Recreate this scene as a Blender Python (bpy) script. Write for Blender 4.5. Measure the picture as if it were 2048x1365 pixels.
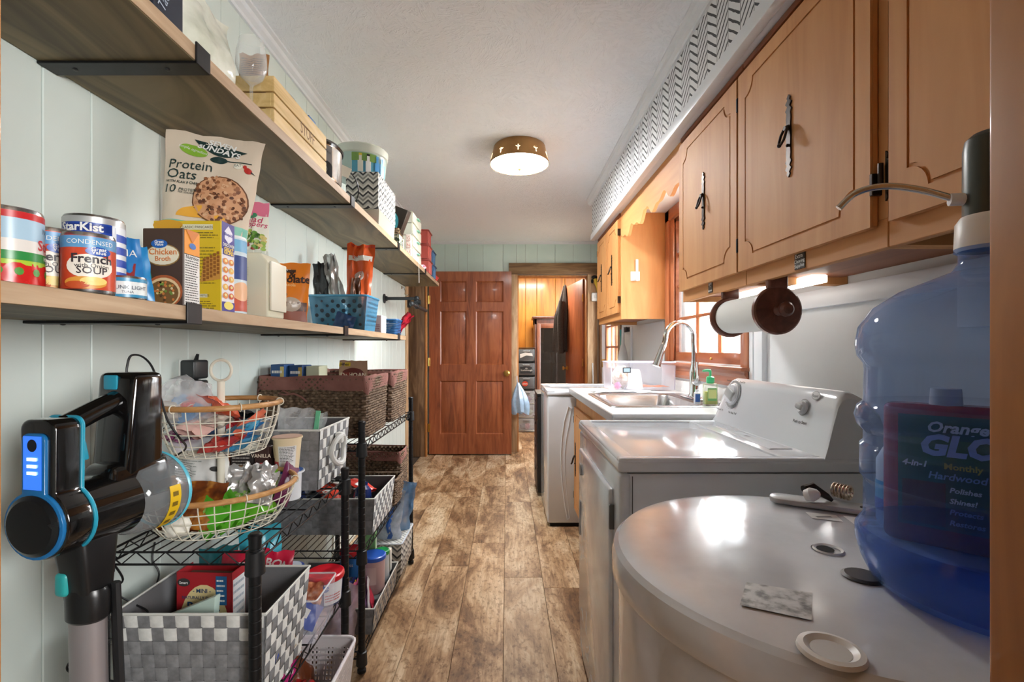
import bpy, bmesh, math, random
from mathutils import Vector, Matrix, noise
random.seed(7)
for o in list(bpy.data.objects): bpy.data.objects.remove(o)
sc=bpy.context.scene; col=sc.collection
R=math.radians; V=Vector; PI=math.pi
# ---------------------------------------------------------------- camera
CZ=1.17; F=960.0; VX,VY=1014.0,700.0           # eye height (m), focal length and vanishing point in pixels of 2048x1365
def at(x,y,d): return V(((x-VX)/F*d, d, CZ-(y-VY)/F*d))   # point of the room at distance d seen at pixel x,y
cam=bpy.data.cameras.new('camera'); cam.sensor_width=36; cam.lens=F/2048*36
cam.shift_x=(1024-VX)/2048; cam.shift_y=(VY-682.5)/2048; cam.clip_start=.02
co=bpy.data.objects.new('camera',cam); col.objects.link(co)
co.location=(0,0,CZ); co.rotation_euler=(R(90),0,0); sc.camera=co
# ---------------------------------------------------------------- sky, daylight, exposure
w=bpy.data.worlds.new('sky'); sc.world=w; w.use_nodes=True
bg=w.node_tree.nodes['Background']; bg.inputs[0].default_value=(.90,.96,1,1); bg.inputs[1].default_value=14.0
vs=sc.view_settings; vs.view_transform='Standard'; vs.look='None'; vs.gamma=1; vs.use_curve_mapping=False; vs.exposure=1.22
def area(name,loc,rot,sx,sy,power,colr=(1,1,1),portal=False):
    l=bpy.data.lights.new(name,'AREA'); l.shape='RECTANGLE'; l.size=sx; l.size_y=sy; l.energy=power; l.color=colr
    if portal: l.cycles.is_portal=True
    o=bpy.data.objects.new(name,l); col.objects.link(o); o.location=loc; o.rotation_euler=rot; return o
area('window_portal',(1.2,2.62,1.55),(0,R(90),0),1.0,1.1,1,portal=True)
area('door_glass_portal',(1.2,4.97,1.42),(0,R(90),0),1.0,.7,1,portal=True)
HALL_LIGHT=area('hall_fill_light',(1.15,-.80,1.45),V((-.66,.74,.12)).to_track_quat('-Z','Z').to_euler(),.7,.8,27,(1,.99,.97))  # added fill from behind the camera through the doorway, no lamp fixture
BACK_LIGHT=area('back_room_lamp',(.45,6.5,2.36),(0,0,0),.5,.5,26,(1,.9,.76))
# ---------------------------------------------------------------- materials
def lin(c):
    c=c/255.0
    return c/12.92 if c<=.04045 else ((c+.055)/1.055)**2.4
def rgb(r,g,b): return (lin(r),lin(g),lin(b),1)
MC={}
def newmat(name):
    m=bpy.data.materials.new(name); m.use_nodes=True
    nt=m.node_tree; return m,nt,nt.nodes['Principled BSDF']
def P(r,g,b,rough=.5,metal=0,emit=0,coat=0,spec=.5):
    k=(r,g,b,rough,metal,emit,coat,spec)
    if k in MC: return MC[k]
    m,nt,p=newmat('plain_%02x%02x%02x'%(int(r),int(g),int(b)))
    p.inputs['Base Color'].default_value=rgb(r,g,b); p.inputs['Roughness'].default_value=rough; p.inputs['Metallic'].default_value=metal
    p.inputs['Specular IOR Level'].default_value=spec
    if coat: p.inputs['Coat Weight'].default_value=coat; p.inputs['Coat Roughness'].default_value=.08
    if emit: p.inputs['Emission Color'].default_value=rgb(r,g,b); p.inputs['Emission Strength'].default_value=emit
    # faint procedural unevenness so that nothing is one dead flat tone
    n=nt.nodes; l=nt.links; tc=n.new('ShaderNodeTexCoord'); nz=n.new('ShaderNodeTexNoise'); nz.inputs['Scale'].default_value=35; nz.inputs['Detail'].default_value=3
    mp=n.new('ShaderNodeMapRange'); mp.inputs[3].default_value=max(0.02,rough-.06); mp.inputs[4].default_value=min(1,rough+.06)
    l.new(tc.outputs['Object'],nz.inputs['Vector']); l.new(nz.outputs['Fac'],mp.inputs[0]); l.new(mp.outputs[0],p.inputs['Roughness'])
    MC[k]=m; return m
def noisecol(name,stops,scale=(1,1,1),ns=4,detail=6,rough=.5,bump=0,bscale=None,rnd=0,dist=0,metal=0,coat=0,rough_n=.55,nrot=None,bdist=.002,spec=.5):
    m,nt,p=newmat(name); n=nt.nodes; l=nt.links
    tc=n.new('ShaderNodeTexCoord'); mp=n.new('ShaderNodeMapping'); mp.inputs['Scale'].default_value=scale
    if nrot: mp.inputs['Rotation'].default_value=nrot
    l.new(tc.outputs['Object'],mp.inputs['Vector'])
    if rnd:
        oi=n.new('ShaderNodeObjectInfo'); mu=n.new('ShaderNodeMath'); mu.operation='MULTIPLY'; mu.inputs[1].default_value=37
        cb=n.new('ShaderNodeCombineXYZ'); l.new(oi.outputs['Random'],mu.inputs[0])
        for i in range(3): l.new(mu.outputs[0],cb.inputs[i])
        l.new(cb.outputs[0],mp.inputs['Location'])
    nz=n.new('ShaderNodeTexNoise'); nz.inputs['Scale'].default_value=ns; nz.inputs['Detail'].default_value=detail; nz.inputs['Roughness'].default_value=rough_n; nz.inputs['Distortion'].default_value=dist
    l.new(mp.outputs[0],nz.inputs['Vector'])
    cr=n.new('ShaderNodeValToRGB'); el=cr.color_ramp.elements
    el[0].position=stops[0][0]; el[0].color=rgb(*stops[0][1]); el[1].position=stops[-1][0]; el[1].color=rgb(*stops[-1][1])
    for s in stops[1:-1]: e=el.new(s[0]); e.color=rgb(*s[1])
    l.new(nz.outputs['Fac'],cr.inputs[0]); out=cr.outputs[0]
    if rnd:
        hs=n.new('ShaderNodeHueSaturation'); mr=n.new('ShaderNodeMapRange'); mr.inputs[3].default_value=1-.12*rnd; mr.inputs[4].default_value=1+.12*rnd
        l.new(oi.outputs['Random'],mr.inputs[0]); l.new(mr.outputs[0],hs.inputs['Value']); l.new(out,hs.inputs['Color']); out=hs.outputs[0]
    l.new(out,p.inputs['Base Color']); p.inputs['Roughness'].default_value=rough; p.inputs['Metallic'].default_value=metal; p.inputs['Specular IOR Level'].default_value=spec
    if coat: p.inputs['Coat Weight'].default_value=coat; p.inputs['Coat Roughness'].default_value=.12
    if bump:
        b=n.new('ShaderNodeBump'); b.inputs['Strength'].default_value=bump; b.inputs['Distance'].default_value=bdist
        if bscale:
            n2=n.new('ShaderNodeTexNoise'); n2.inputs['Scale'].default_value=bscale; n2.inputs['Detail'].default_value=5
            l.new(mp.outputs[0],n2.inputs['Vector']); l.new(n2.outputs['Fac'],b.inputs['Height'])
        else: l.new(nz.outputs['Fac'],b.inputs['Height'])
        l.new(b.outputs[0],p.inputs['Normal'])
    return m
def wood(name,dark,mid,light,axis='z',rough=.4,rnd=0,s=1.0,bump=.15,coat=0,tight=9):
    sc_={'x':(1*s,tight*s,tight*s),'y':(tight*s,1*s,tight*s),'z':(tight*s,tight*s,1*s)}[axis]
    return noisecol(name,[(.28,dark),(.48,mid),(.72,light)],sc_,3.2,8,rough,bump,rnd=rnd,dist=1.1,coat=coat)
def clear(name,colr,alpha=.2,rough=.05,tint=None,noise_a=0,spec=1.0,edge=.6):
    """thin transparent plastic or glass: part of the light goes straight through, the rest is a glossy film"""
    m,nt,p=newmat(name); n=nt.nodes; l=nt.links
    p.inputs['Base Color'].default_value=rgb(*colr); p.inputs['Roughness'].default_value=rough
    p.inputs['Specular IOR Level'].default_value=spec
    tr=n.new('ShaderNodeBsdfTransparent'); tr.inputs[0].default_value=rgb(*(tint or (255,255,255)))
    mx=n.new('ShaderNodeMixShader'); fr=n.new('ShaderNodeLayerWeight'); fr.inputs[0].default_value=.25
    ad=n.new('ShaderNodeMath'); ad.operation='ADD'; ad.use_clamp=True; ad.inputs[1].default_value=alpha
    mu=n.new('ShaderNodeMath'); mu.operation='MULTIPLY'; mu.inputs[1].default_value=edge
    l.new(fr.outputs['Facing'],mu.inputs[0]); l.new(mu.outputs[0],ad.inputs[0])
    if noise_a:
        tc=n.new('ShaderNodeTexCoord'); nz=n.new('ShaderNodeTexNoise'); nz.inputs['Scale'].default_value=22; nz.inputs['Detail'].default_value=4
        l.new(tc.outputs['Object'],nz.inputs['Vector']); mr=n.new('ShaderNodeMapRange'); mr.inputs[1].default_value=.4; mr.inputs[2].default_value=.75; mr.inputs[3].default_value=alpha; mr.inputs[4].default_value=alpha+noise_a
        l.new(nz.outputs['Fac'],mr.inputs[0]); l.new(mr.outputs[0],ad.inputs[1])
    l.new(ad.outputs[0],mx.inputs[0]); l.new(tr.outputs[0],mx.inputs[1]); l.new(p.outputs[0],mx.inputs[2])
    l.new(mx.outputs[0],n['Material Output'].inputs[0]); return m
M={}
M['wall']=noisecol('mint_paint',[(.3,(205,216,210)),(.7,(214,224,219))],(1,1,1),3,3,.38,.25,60,bdist=.001)
M['farwall']=noisecol('teal_mint_paint',[(.3,(204,226,221)),(.7,(212,232,227))],(1,1,1),3,3,.4,.2,60,bdist=.001)
M['white_wall']=noisecol('white_wall_paint',[(.3,(216,219,222)),(.7,(226,229,232))],(1,1,1),3,3,.45,.15,60,bdist=.001)
M['white_trim']=P(226,230,235,.35)
M['groove']=P(190,202,198,.7)
M['enamel']=noisecol('white_enamel',[(.3,(216,220,226)),(.7,(224,228,233))],(1,1,1),2,2,.14,0,coat=.5)
M['enamel_worn']=noisecol('worn_white_enamel',[(.3,(196,200,206)),(.5,(212,216,221)),(.7,(220,224,229))],(1,1,1),6,8,.16,.05,90,coat=.6)
_n=M['enamel_worn'].node_tree; _t=_n.nodes.new('ShaderNodeTexCoord'); _z=_n.nodes.new('ShaderNodeTexNoise'); _z.inputs['Scale'].default_value=7; _z.inputs['Detail'].default_value=9; _z.inputs['Roughness'].default_value=.72; _z.inputs['Distortion'].default_value=1.5
_r=_n.nodes.new('ShaderNodeMapRange'); _r.inputs[1].default_value=.4; _r.inputs[2].default_value=.68; _r.inputs[3].default_value=.11; _r.inputs[4].default_value=.22
_n.links.new(_t.outputs['Object'],_z.inputs['Vector']); _n.links.new(_z.outputs['Fac'],_r.inputs[0]); _n.links.new(_r.outputs[0],_n.nodes['Principled BSDF'].inputs['Roughness']); _n.links.new(_r.outputs[0],_n.nodes['Principled BSDF'].inputs['Coat Roughness'])
M['honey']=wood('honey_maple',(192,130,74),(204,144,86),(214,157,99),'z',.6,0,.4,.03,0)
M['honey_y']=wood('honey_maple_rail',(190,127,71),(202,141,83),(212,154,96),'y',.6,0,.4,.03,0)
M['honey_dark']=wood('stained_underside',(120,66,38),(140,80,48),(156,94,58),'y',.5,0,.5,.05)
M['groove_wood']=P(92,52,22,.6)
M['door']=wood('mahogany_door',(116,58,30),(148,78,43),(170,98,58),'z',.42,0,.8,.05,.12)
M['door_trim']=wood('orange_fir',(150,90,42),(178,114,58),(198,136,78),'z',.45,0,.8,.05,.1)
M['barn']=wood('stained_pine',(88,60,38),(120,88,58),(160,126,90),'z',.6,0,.7,.2)
M['barn_x']=wood('stained_pine_header',(98,72,46),(128,98,66),(156,126,90),'x',.6,0,.7,.2)
M['pine']=wood('pale_pine',(150,112,78),(186,150,112),(214,184,148),'z',.6,0,.7,.15)
M['shelf']=None
M['shelf_edge']=wood('shelf_front_edge',(146,118,90),(172,144,114),(192,166,136),'y',.6,0,.6,.12)
M['paneling']=wood('amber_panelling',(168,96,22),(200,126,38),(220,152,62),'z',.3,1,.35,.03,.5)
M['cedar']=wood('cedar_window',(140,78,46),(168,102,66),(190,124,86),'z',.4,0,.7,.08,.3)
M['cedar_y']=wood('cedar_window_rail',(130,70,42),(158,92,60),(180,112,78),'y',.4,0,.7,.08,.3)
M['walnut']=wood('dark_cherry',(84,44,32),(112,62,46),(136,82,62),'y',.35,0,.7,.05,.4)
M['black_metal']=P(20,20,22,.42,.3); M['black_plastic']=P(22,22,24,.45); M['gloss_black']=P(14,13,13,.1,0,0,.8)
M['bronze']=P(52,40,32,.4,.7); M['brass']=P(196,156,84,.3,1); M['chrome']=P(226,228,230,.06,1); M['steel']=noisecol('brushed_steel',[(.3,(150,150,150)),(.7,(196,196,196))],(1,30,1),4,4,.26,0,metal=1)
M['glass']=clear('window_glass',(230,240,245),.03,.02)
M['plastic']=clear('clear_plastic',(232,230,244),.09,.08,edge=.45)
M['film']=clear('plastic_film',(240,242,244),.18,.12,noise_a=.35)
M['white']=P(232,232,230,.5); M['paper']=P(236,236,232,.8)
# floor boards: weathered print, tone differs from board to board
def plank_mat():
    m,nt,p=newmat('weathered_plank'); n=nt.nodes; l=nt.links
    tc=n.new('ShaderNodeTexCoord'); oi=n.new('ShaderNodeObjectInfo'); ml=n.new('ShaderNodeMath'); ml.operation='MULTIPLY'; ml.inputs[1].default_value=53
    cb=n.new('ShaderNodeCombineXYZ'); l.new(oi.outputs['Random'],ml.inputs[0])
    for i in range(3): l.new(ml.outputs[0],cb.inputs[i])
    va=n.new('ShaderNodeVectorMath'); l.new(tc.outputs['Object'],va.inputs[0]); l.new(cb.outputs[0],va.inputs[1])
    def nz(s,scale,d,r,di=0):
        mp=n.new('ShaderNodeMapping'); mp.inputs['Scale'].default_value=scale; l.new(va.outputs[0],mp.inputs[0])
        t=n.new('ShaderNodeTexNoise'); t.inputs['Scale'].default_value=s; t.inputs['Detail'].default_value=d; t.inputs['Roughness'].default_value=r; t.inputs['Distortion'].default_value=di; l.new(mp.outputs[0],t.inputs['Vector']); return t.outputs['Fac']
    def ramp(src,st):
        c=n.new('ShaderNodeValToRGB'); e=c.color_ramp.elements; e[0].position,e[0].color=st[0][0],rgb(*st[0][1]); e[1].position,e[1].color=st[-1][0],rgb(*st[-1][1])
        for a,b in st[1:-1]: x=e.new(a); x.color=rgb(*b)
        l.new(src,c.inputs[0]); return c.outputs[0]
    big=ramp(nz(5.5,(1,.34,1),9,.68,.6),[(.33,(92,66,46)),(.43,(146,112,80)),(.51,(190,158,122)),(.62,(222,200,170)),(.8,(230,214,190))])
    grain=ramp(nz(14,(6,.5,1),7,.7,.3),[(.35,(170,148,124)),(.5,(232,226,218)),(.7,(255,255,255))])
    spk=ramp(nz(60,(1,.6,1),4,.6),[(.36,(170,150,128)),(.46,(255,255,255)),(1,(255,255,255))])
    def mul(a,b,f):
        x=n.new('ShaderNodeMix'); x.data_type='RGBA'; x.blend_type='MULTIPLY'; x.inputs[0].default_value=f; l.new(a,x.inputs[6]); l.new(b,x.inputs[7]); return x.outputs[2]
    o=mul(mul(big,grain,.75),spk,.7)
    hs=n.new('ShaderNodeHueSaturation'); mr=n.new('ShaderNodeMapRange'); mr.inputs[3].default_value=.92; mr.inputs[4].default_value=1.16; l.new(oi.outputs['Random'],mr.inputs[0]); l.new(mr.outputs[0],hs.inputs['Value']); l.new(o,hs.inputs['Color'])
    l.new(hs.outputs[0],p.inputs['Base Color']); p.inputs['Roughness'].default_value=.42
    return m
M['plank']=plank_mat()
def ceiling_mat():
    m,nt,p=newmat('stomped_ceiling'); n=nt.nodes; l=nt.links
    tc=n.new('ShaderNodeTexCoord'); a=n.new('ShaderNodeTexNoise'); a.inputs['Scale'].default_value=34; a.inputs['Detail'].default_value=4; a.inputs['Distortion'].default_value=2.4
    vo=n.new('ShaderNodeTexVoronoi'); vo.inputs['Scale'].default_value=7; l.new(tc.outputs['Object'],vo.inputs['Vector'])
    vr=n.new('ShaderNodeVectorRotate'); vr.rotation_type='Z_AXIS'; mu=n.new('ShaderNodeMath'); mu.operation='MULTIPLY'; mu.inputs[1].default_value=6.28
    sp=n.new('ShaderNodeSeparateColor'); l.new(vo.outputs['Color'],sp.inputs[0]); l.new(sp.outputs[0],mu.inputs[0]); l.new(mu.outputs[0],vr.inputs['Angle']); l.new(tc.outputs['Object'],vr.inputs['Vector'])
    mp=n.new('ShaderNodeMapping'); mp.inputs['Scale'].default_value=(1.6,.45,1); l.new(vr.outputs[0],mp.inputs[0]); l.new(mp.outputs[0],a.inputs['Vector'])
    cr=n.new('ShaderNodeValToRGB'); cr.color_ramp.elements[0].position=.50; cr.color_ramp.elements[1].position=.62; l.new(a.outputs['Fac'],cr.inputs[0])
    b=n.new('ShaderNodeBump'); b.inputs['Strength'].default_value=.5; b.inputs['Distance'].default_value=.007; l.new(cr.outputs[0],b.inputs['Height']); l.new(b.outputs[0],p.inputs['Normal'])
    p.inputs['Base Color'].default_value=rgb(244,247,252); p.inputs['Roughness'].default_value=.9; return m
M['ceiling']=ceiling_mat()
def knotty(name,dark,mid,light,knot):
    m,nt,p=newmat(name); n=nt.nodes; l=nt.links
    tc=n.new('ShaderNodeTexCoord'); mp=n.new('ShaderNodeMapping'); mp.inputs['Scale'].default_value=(1,.34,1); l.new(tc.outputs['Object'],mp.inputs[0])
    vo=n.new('ShaderNodeTexVoronoi'); vo.inputs['Scale'].default_value=5.2; vo.feature='F1'; l.new(mp.outputs[0],vo.inputs['Vector'])
    mu=n.new('ShaderNodeMath'); mu.operation='MULTIPLY'; mu.inputs[1].default_value=1.3; l.new(vo.outputs['Distance'],mu.inputs[0])
    m2=n.new('ShaderNodeMapping'); m2.inputs['Scale'].default_value=(6.5,.55,6.5); l.new(tc.outputs['Object'],m2.inputs[0])
    ad=n.new('ShaderNodeVectorMath'); cb=n.new('ShaderNodeCombineXYZ'); l.new(mu.outputs[0],cb.inputs[0]); l.new(m2.outputs[0],ad.inputs[0]); l.new(cb.outputs[0],ad.inputs[1])
    nz=n.new('ShaderNodeTexNoise'); nz.inputs['Scale'].default_value=2.6; nz.inputs['Detail'].default_value=7; nz.inputs['Distortion'].default_value=.6; l.new(ad.outputs[0],nz.inputs['Vector'])
    cr=n.new('ShaderNodeValToRGB'); e=cr.color_ramp.elements; e[0].position=.3; e[0].color=rgb(*dark); e[1].position=.74; e[1].color=rgb(*light); x=e.new(.5); x.color=rgb(*mid); l.new(nz.outputs['Fac'],cr.inputs[0])
    k=n.new('ShaderNodeMapRange'); k.inputs[1].default_value=.05; k.inputs[2].default_value=.17; k.inputs[3].default_value=.85; k.inputs[4].default_value=0; l.new(vo.outputs['Distance'],k.inputs[0])
    mx=n.new('ShaderNodeMix'); mx.data_type='RGBA'; l.new(k.outputs[0],mx.inputs[0]); l.new(cr.outputs[0],mx.inputs[6]); mx.inputs[7].default_value=rgb(*knot)
    l.new(mx.outputs[2],p.inputs['Base Color']); p.inputs['Roughness'].default_value=.55; return m
M['shelf']=knotty('stained_shelf_board',(76,64,44),(108,94,66),(138,122,90),(58,52,42))
M['jamb']=wood('amber_jamb',(150,94,36),(178,118,50),(198,140,68),'z',.5,0,.5,.05,.1)
def herring_mat():
    m,nt,p=newmat('brush_stroke_herringbone_paper'); n=nt.nodes; l=nt.links
    def N(op,a,b=None,c=None):
        x=n.new('ShaderNodeMath'); x.operation=op
        for i,s in enumerate((a,b,c)):
            if s is None: continue
            if isinstance(s,(int,float)): x.inputs[i].default_value=s
            else: l.new(s,x.inputs[i])
        return x.outputs[0]
    tc=n.new('ShaderNodeTexCoord'); nz=n.new('ShaderNodeTexNoise'); nz.inputs['Scale'].default_value=26; l.new(tc.outputs['Object'],nz.inputs['Vector'])
    sp=n.new('ShaderNodeSeparateXYZ'); l.new(tc.outputs['Object'],sp.inputs[0])
    cw=.08; y=N('DIVIDE',sp.outputs['Y'],cw); fy=N('FRACT',y); par=N('MODULO',N('FLOOR',y),2.0)        # column parity 0/1
    sgn=N('SUBTRACT',N('MULTIPLY',par,2.0),1.0)
    zz=N('ADD',sp.outputs['Z'],N('MULTIPLY',N('MULTIPLY',N('SUBTRACT',fy,.5),cw*.85),sgn))
    zz=N('ADD',zz,N('MULTIPLY',N('SUBTRACT',nz.outputs['Fac'],.5),.012))
    st=N('FRACT',N('DIVIDE',zz,.033))
    wid=N('ADD',.30,N('MULTIPLY',N('SUBTRACT',nz.outputs['Fac'],.5),.22))
    ink=N('LESS_THAN',st,wid)
    edge=N('LESS_THAN',N('ABSOLUTE',N('SUBTRACT',fy,.5)),.47)      # stroke stops short of the column line
    line=N('LESS_THAN',N('SUBTRACT',.5,N('ABSOLUTE',N('SUBTRACT',fy,.5))),.022)
    k=N('MAXIMUM',N('MULTIPLY',ink,edge),N('MULTIPLY',line,.8))
    mx=n.new('ShaderNodeMix'); mx.data_type='RGBA'; mx.inputs[6].default_value=rgb(228,229,231); mx.inputs[7].default_value=rgb(52,54,58); l.new(k,mx.inputs[0])
    l.new(mx.outputs[2],p.inputs['Base Color']); p.inputs['Roughness'].default_value=.6; return m
M['herring']=herring_mat()
def chevron_mat(name,axis,pitch,period,amp,cols,off=0):
    """printed zigzag fabric: bands of colours along z, zigzag along the given axis"""
    m,nt,p=newmat(name); n=nt.nodes; l=nt.links
    tc=n.new('ShaderNodeTexCoord'); sp=n.new('ShaderNodeSeparateXYZ'); l.new(tc.outputs['Object'],sp.inputs[0])
    def N(op,a,b=None):
        x=n.new('ShaderNodeMath'); x.operation=op
        for i,s in enumerate((a,b)):
            if s is None: continue
            if isinstance(s,(int,float)): x.inputs[i].default_value=s
            else: l.new(s,x.inputs[i])
        return x.outputs[0]
    h=N('ADD',sp.outputs['X'],sp.outputs['Y'])
    z=N('ADD',sp.outputs['Z'],N('MULTIPLY',N('PINGPONG',h,period/2),amp/(period/2)))
    f=N('FRACT',N('ADD',N('DIVIDE',z,pitch),off))
    c=n.new('ShaderNodeValToRGB'); c.color_ramp.interpolation='CONSTANT'; e=c.color_ramp.elements; e[0].position=0; e[0].color=rgb(*cols[0]); e[1].position=1/len(cols); e[1].color=rgb(*cols[1])
    for i in range(2,len(cols)): x=e.new(i/len(cols)); x.color=rgb(*cols[i])
    l.new(f,c.inputs[0]); l.new(c.outputs[0],p.inputs['Base Color']); p.inputs['Roughness'].default_value=.7; return m
CH=[(52,54,58),(222,222,216),(196,196,190),(88,90,92),(226,226,220),(150,150,146),(206,206,200),(64,66,70),(232,232,226),(176,176,170)]
M['chevron']=chevron_mat('chevron_print','x',.105,.05,.022,CH)
# ---------------------------------------------------------------- mesh helpers
W={}
def bev(vs,fs,b,seg=2,ang=25):
    bm=bmesh.new(); bv=[bm.verts.new(v) for v in vs]
    for f in fs:
        try: bm.faces.new([bv[i] for i in f])
        except ValueError: pass
    bmesh.ops.recalc_face_normals(bm,faces=bm.faces[:])
    es=[e for e in bm.edges if len(e.link_faces)==2 and e.calc_face_angle(0)>R(ang)]
    bmesh.ops.bevel(bm,geom=es,offset=b,segments=seg,profile=.5,affect='EDGES',clamp_overlap=True)
    bm.verts.index_update(); o=([v.co.copy() for v in bm.verts],[[v.index for v in f.verts] for f in bm.faces]); bm.free(); return o
class MB:
    def __init__(s): s.v=[]; s.f=[]; s.mi=[]; s.m=0
    def add(s,vs,fs):
        o=len(s.v); s.v+=[V(v) for v in vs]; s.f+=[[i+o for i in f] for f in fs]; s.mi+=[s.m]*len(fs); return s
    def box(s,x0,x1,y0,y1,z0,z1,b=0,seg=2):
        if x0>x1: x0,x1=x1,x0
        if y0>y1: y0,y1=y1,y0
        if z0>z1: z0,z1=z1,z0
        vs=[(x,y,z) for x in (x0,x1) for y in (y0,y1) for z in (z0,z1)]
        fs=[(0,1,3,2),(4,6,7,5),(0,4,5,1),(2,3,7,6),(0,2,6,4),(1,5,7,3)]
        if b: vs,fs=bev(vs,fs,b,seg)
        return s.add(vs,fs)
    def hexa(s,p8,b=0,seg=2):   # bottom 4 then top 4, both counter-clockwise
        fs=[(3,2,1,0),(4,5,6,7),(0,1,5,4),(1,2,6,5),(2,3,7,6),(3,0,4,7)]
        vs=p8
        if b: vs,fs=bev(vs,fs,b,seg)
        return s.add(vs,fs)
    def taper(s,x0,x1,y0,y1,z0,z1,e,b=0):   # box whose foot is smaller by e on every side
        return s.hexa([(x0+e,y0+e,z0),(x1-e,y0+e,z0),(x1-e,y1-e,z0),(x0+e,y1-e,z0),(x0,y0,z1),(x1,y0,z1),(x1,y1,z1),(x0,y1,z1)],b)
    def prism(s,poly,ax,a,b,bv=0,seg=2):
        def pt(p,t): return {'x':(t,p[0],p[1]),'y':(p[0],t,p[1]),'z':(p[0],p[1],t)}[ax]
        n=len(poly); vs=[pt(p,a) for p in poly]+[pt(p,b) for p in poly]
        fs=[list(range(n))[::-1],list(range(n,2*n))]+[[i,(i+1)%n,n+(i+1)%n,n+i] for i in range(n)]
        if bv: vs,fs=bev(vs,fs,bv,seg)
        return s.add(vs,fs)
    def cyl(s,p0,p1,r0,r1=None,n=16,cap=True):
        r1=r0 if r1 is None else r1; p0=V(p0); p1=V(p1); d=(p1-p0).normalized()
        a=d.orthogonal().normalized(); b=d.cross(a)
        vs=[p0+(a*math.cos(t)+b*math.sin(t))*r0 for t in [2*PI*i/n for i in range(n)]]+[p1+(a*math.cos(t)+b*math.sin(t))*r1 for t in [2*PI*i/n for i in range(n)]]
        fs=[[i,(i+1)%n,n+(i+1)%n,n+i] for i in range(n)]
        if cap: fs+=[list(range(n))[::-1],list(range(n,2*n))]
        return s.add(vs,fs)
    def tube(s,pts,r,n=8,closed=False,caps=True):
        pts=[V(p) for p in pts]; N=len(pts); rs=r if isinstance(r,(list,tuple)) else [r]*N
        tg=[]
        for i in range(N):
            a=pts[(i-1)%N] if (closed or i>0) else pts[i]; b=pts[(i+1)%N] if (closed or i<N-1) else pts[i]
            t=(b-a); tg.append(t.normalized() if t.length>1e-9 else V((0,0,1)))
        nx=tg[0].orthogonal().normalized(); vs=[]
        for i in range(N):
            nx=(nx-tg[i]*nx.dot(tg[i]));
            nx=nx.normalized() if nx.length>1e-6 else tg[i].orthogonal().normalized()
            b=tg[i].cross(nx)
            vs+=[pts[i]+(nx*math.cos(2*PI*k/n)+b*math.sin(2*PI*k/n))*rs[i] for k in range(n)]
        fs=[]
        for i in range(N if closed else N-1):
            j=(i+1)%N
            fs+=[[i*n+k,i*n+(k+1)%n,j*n+(k+1)%n,j*n+k] for k in range(n)]
        if caps and not closed: fs+=[list(range(n))[::-1],list(range((N-1)*n,N*n))]
        return s.add(vs,fs)
    def lathe(s,prof,n=32,c=(0,0,0),M_=None):
        vs=[];fs=[];idx=[]
        for r,z in prof:
            if r<1e-6: idx.append([len(vs)]); vs.append(V((0,0,z)))
            else:
                idx.append(list(range(len(vs),len(vs)+n))); vs+=[V((r*math.cos(2*PI*k/n),r*math.sin(2*PI*k/n),z)) for k in range(n)]
        for a,b in zip(idx,idx[1:]):
            if len(a)==1 and len(b)==1: continue
            if len(a)==1: fs+=[[a[0],b[(k+1)%n],b[k]] for k in range(n)]
            elif len(b)==1: fs+=[[a[k],a[(k+1)%n],b[0]] for k in range(n)]
            else: fs+=[[a[k],a[(k+1)%n],b[(k+1)%n],b[k]] for k in range(n)]
        if M_: vs=[M_@v for v in vs]
        return s.add([v+V(c) for v in vs],fs)
    def grid(s,fn,nu,nv,wrap=False):
        cu=nu if wrap else nu+1
        vs=[fn(i/nu,j/nv) for j in range(nv+1) for i in range(cu)]
        fs=[[j*cu+i,j*cu+(i+1)%cu,(j+1)*cu+(i+1)%cu,(j+1)*cu+i] for j in range(nv) for i in range(nu)]
        return s.add(vs,fs)
    def blob(s,c,r,n=10,m_=6,wob=0,seed=0):
        c=V(c); r=V(r) if not isinstance(r,(int,float)) else V((r,r,r))
        def fn(u,v):
            a=2*PI*u; b=PI*(v-.5); p=V((math.cos(a)*math.cos(b),math.sin(a)*math.cos(b),math.sin(b)))
            k=1+wob*noise.noise(p*1.7+V((seed*3.1,seed,0))); return c+V((p.x*r.x,p.y*r.y,p.z*r.z))*k
        return s.grid(fn,n,m_,True)
    def xf(s,m): s.v=[m@v for v in s.v]; return s
    def mesh(s,mats,smooth=32):
        me=bpy.data.meshes.new('m'); me.from_pydata(s.v,[],s.f)
        for m in (mats if isinstance(mats,(list,tuple)) else [mats]): me.materials.append(m)
        if isinstance(mats,(list,tuple)) and len(mats)>1: me.polygons.foreach_set('material_index',s.mi)
        me.validate(); me.shade_smooth()
        me.set_sharp_from_angle(angle=R(smooth)); return me
    def build(s,name,mats,par=None,world=False,smooth=32,kind=None,label=None):
        wm=W.get(par.name,Matrix()) if par else Matrix()
        if world and par:
            iv=wm.inverted(); s.v=[iv@v for v in s.v]
        o=bpy.data.objects.new(name,s.mesh(mats,smooth)); col.objects.link(o)
        if par: o.parent=par
        W[o.name]=wm
        if kind: o['kind']=kind
        if label: o['label']=label
        return o
    def thing(s,name,mats,label,cat,loc=(0,0,0),rot=(0,0,0),group=None,smooth=32,kind=None):
        o=s.build(name,mats,smooth=smooth); place(o,loc,rot); tag(o,label,cat,group,kind); return o
def place(o,loc,rot=(0,0,0)):
    if isinstance(rot,(int,float)): rot=(0,0,rot)
    o.location=loc; o.rotation_euler=rot
    from mathutils import Euler
    W[o.name]=Matrix.Translation(loc)@Euler(rot).to_matrix().to_4x4()
def tag(o,label=None,cat=None,group=None,kind=None):
    if label: o['label']=label
    if cat: o['category']=cat
    if group: o['group']=group
    if kind: o['kind']=kind
    return o
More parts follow.
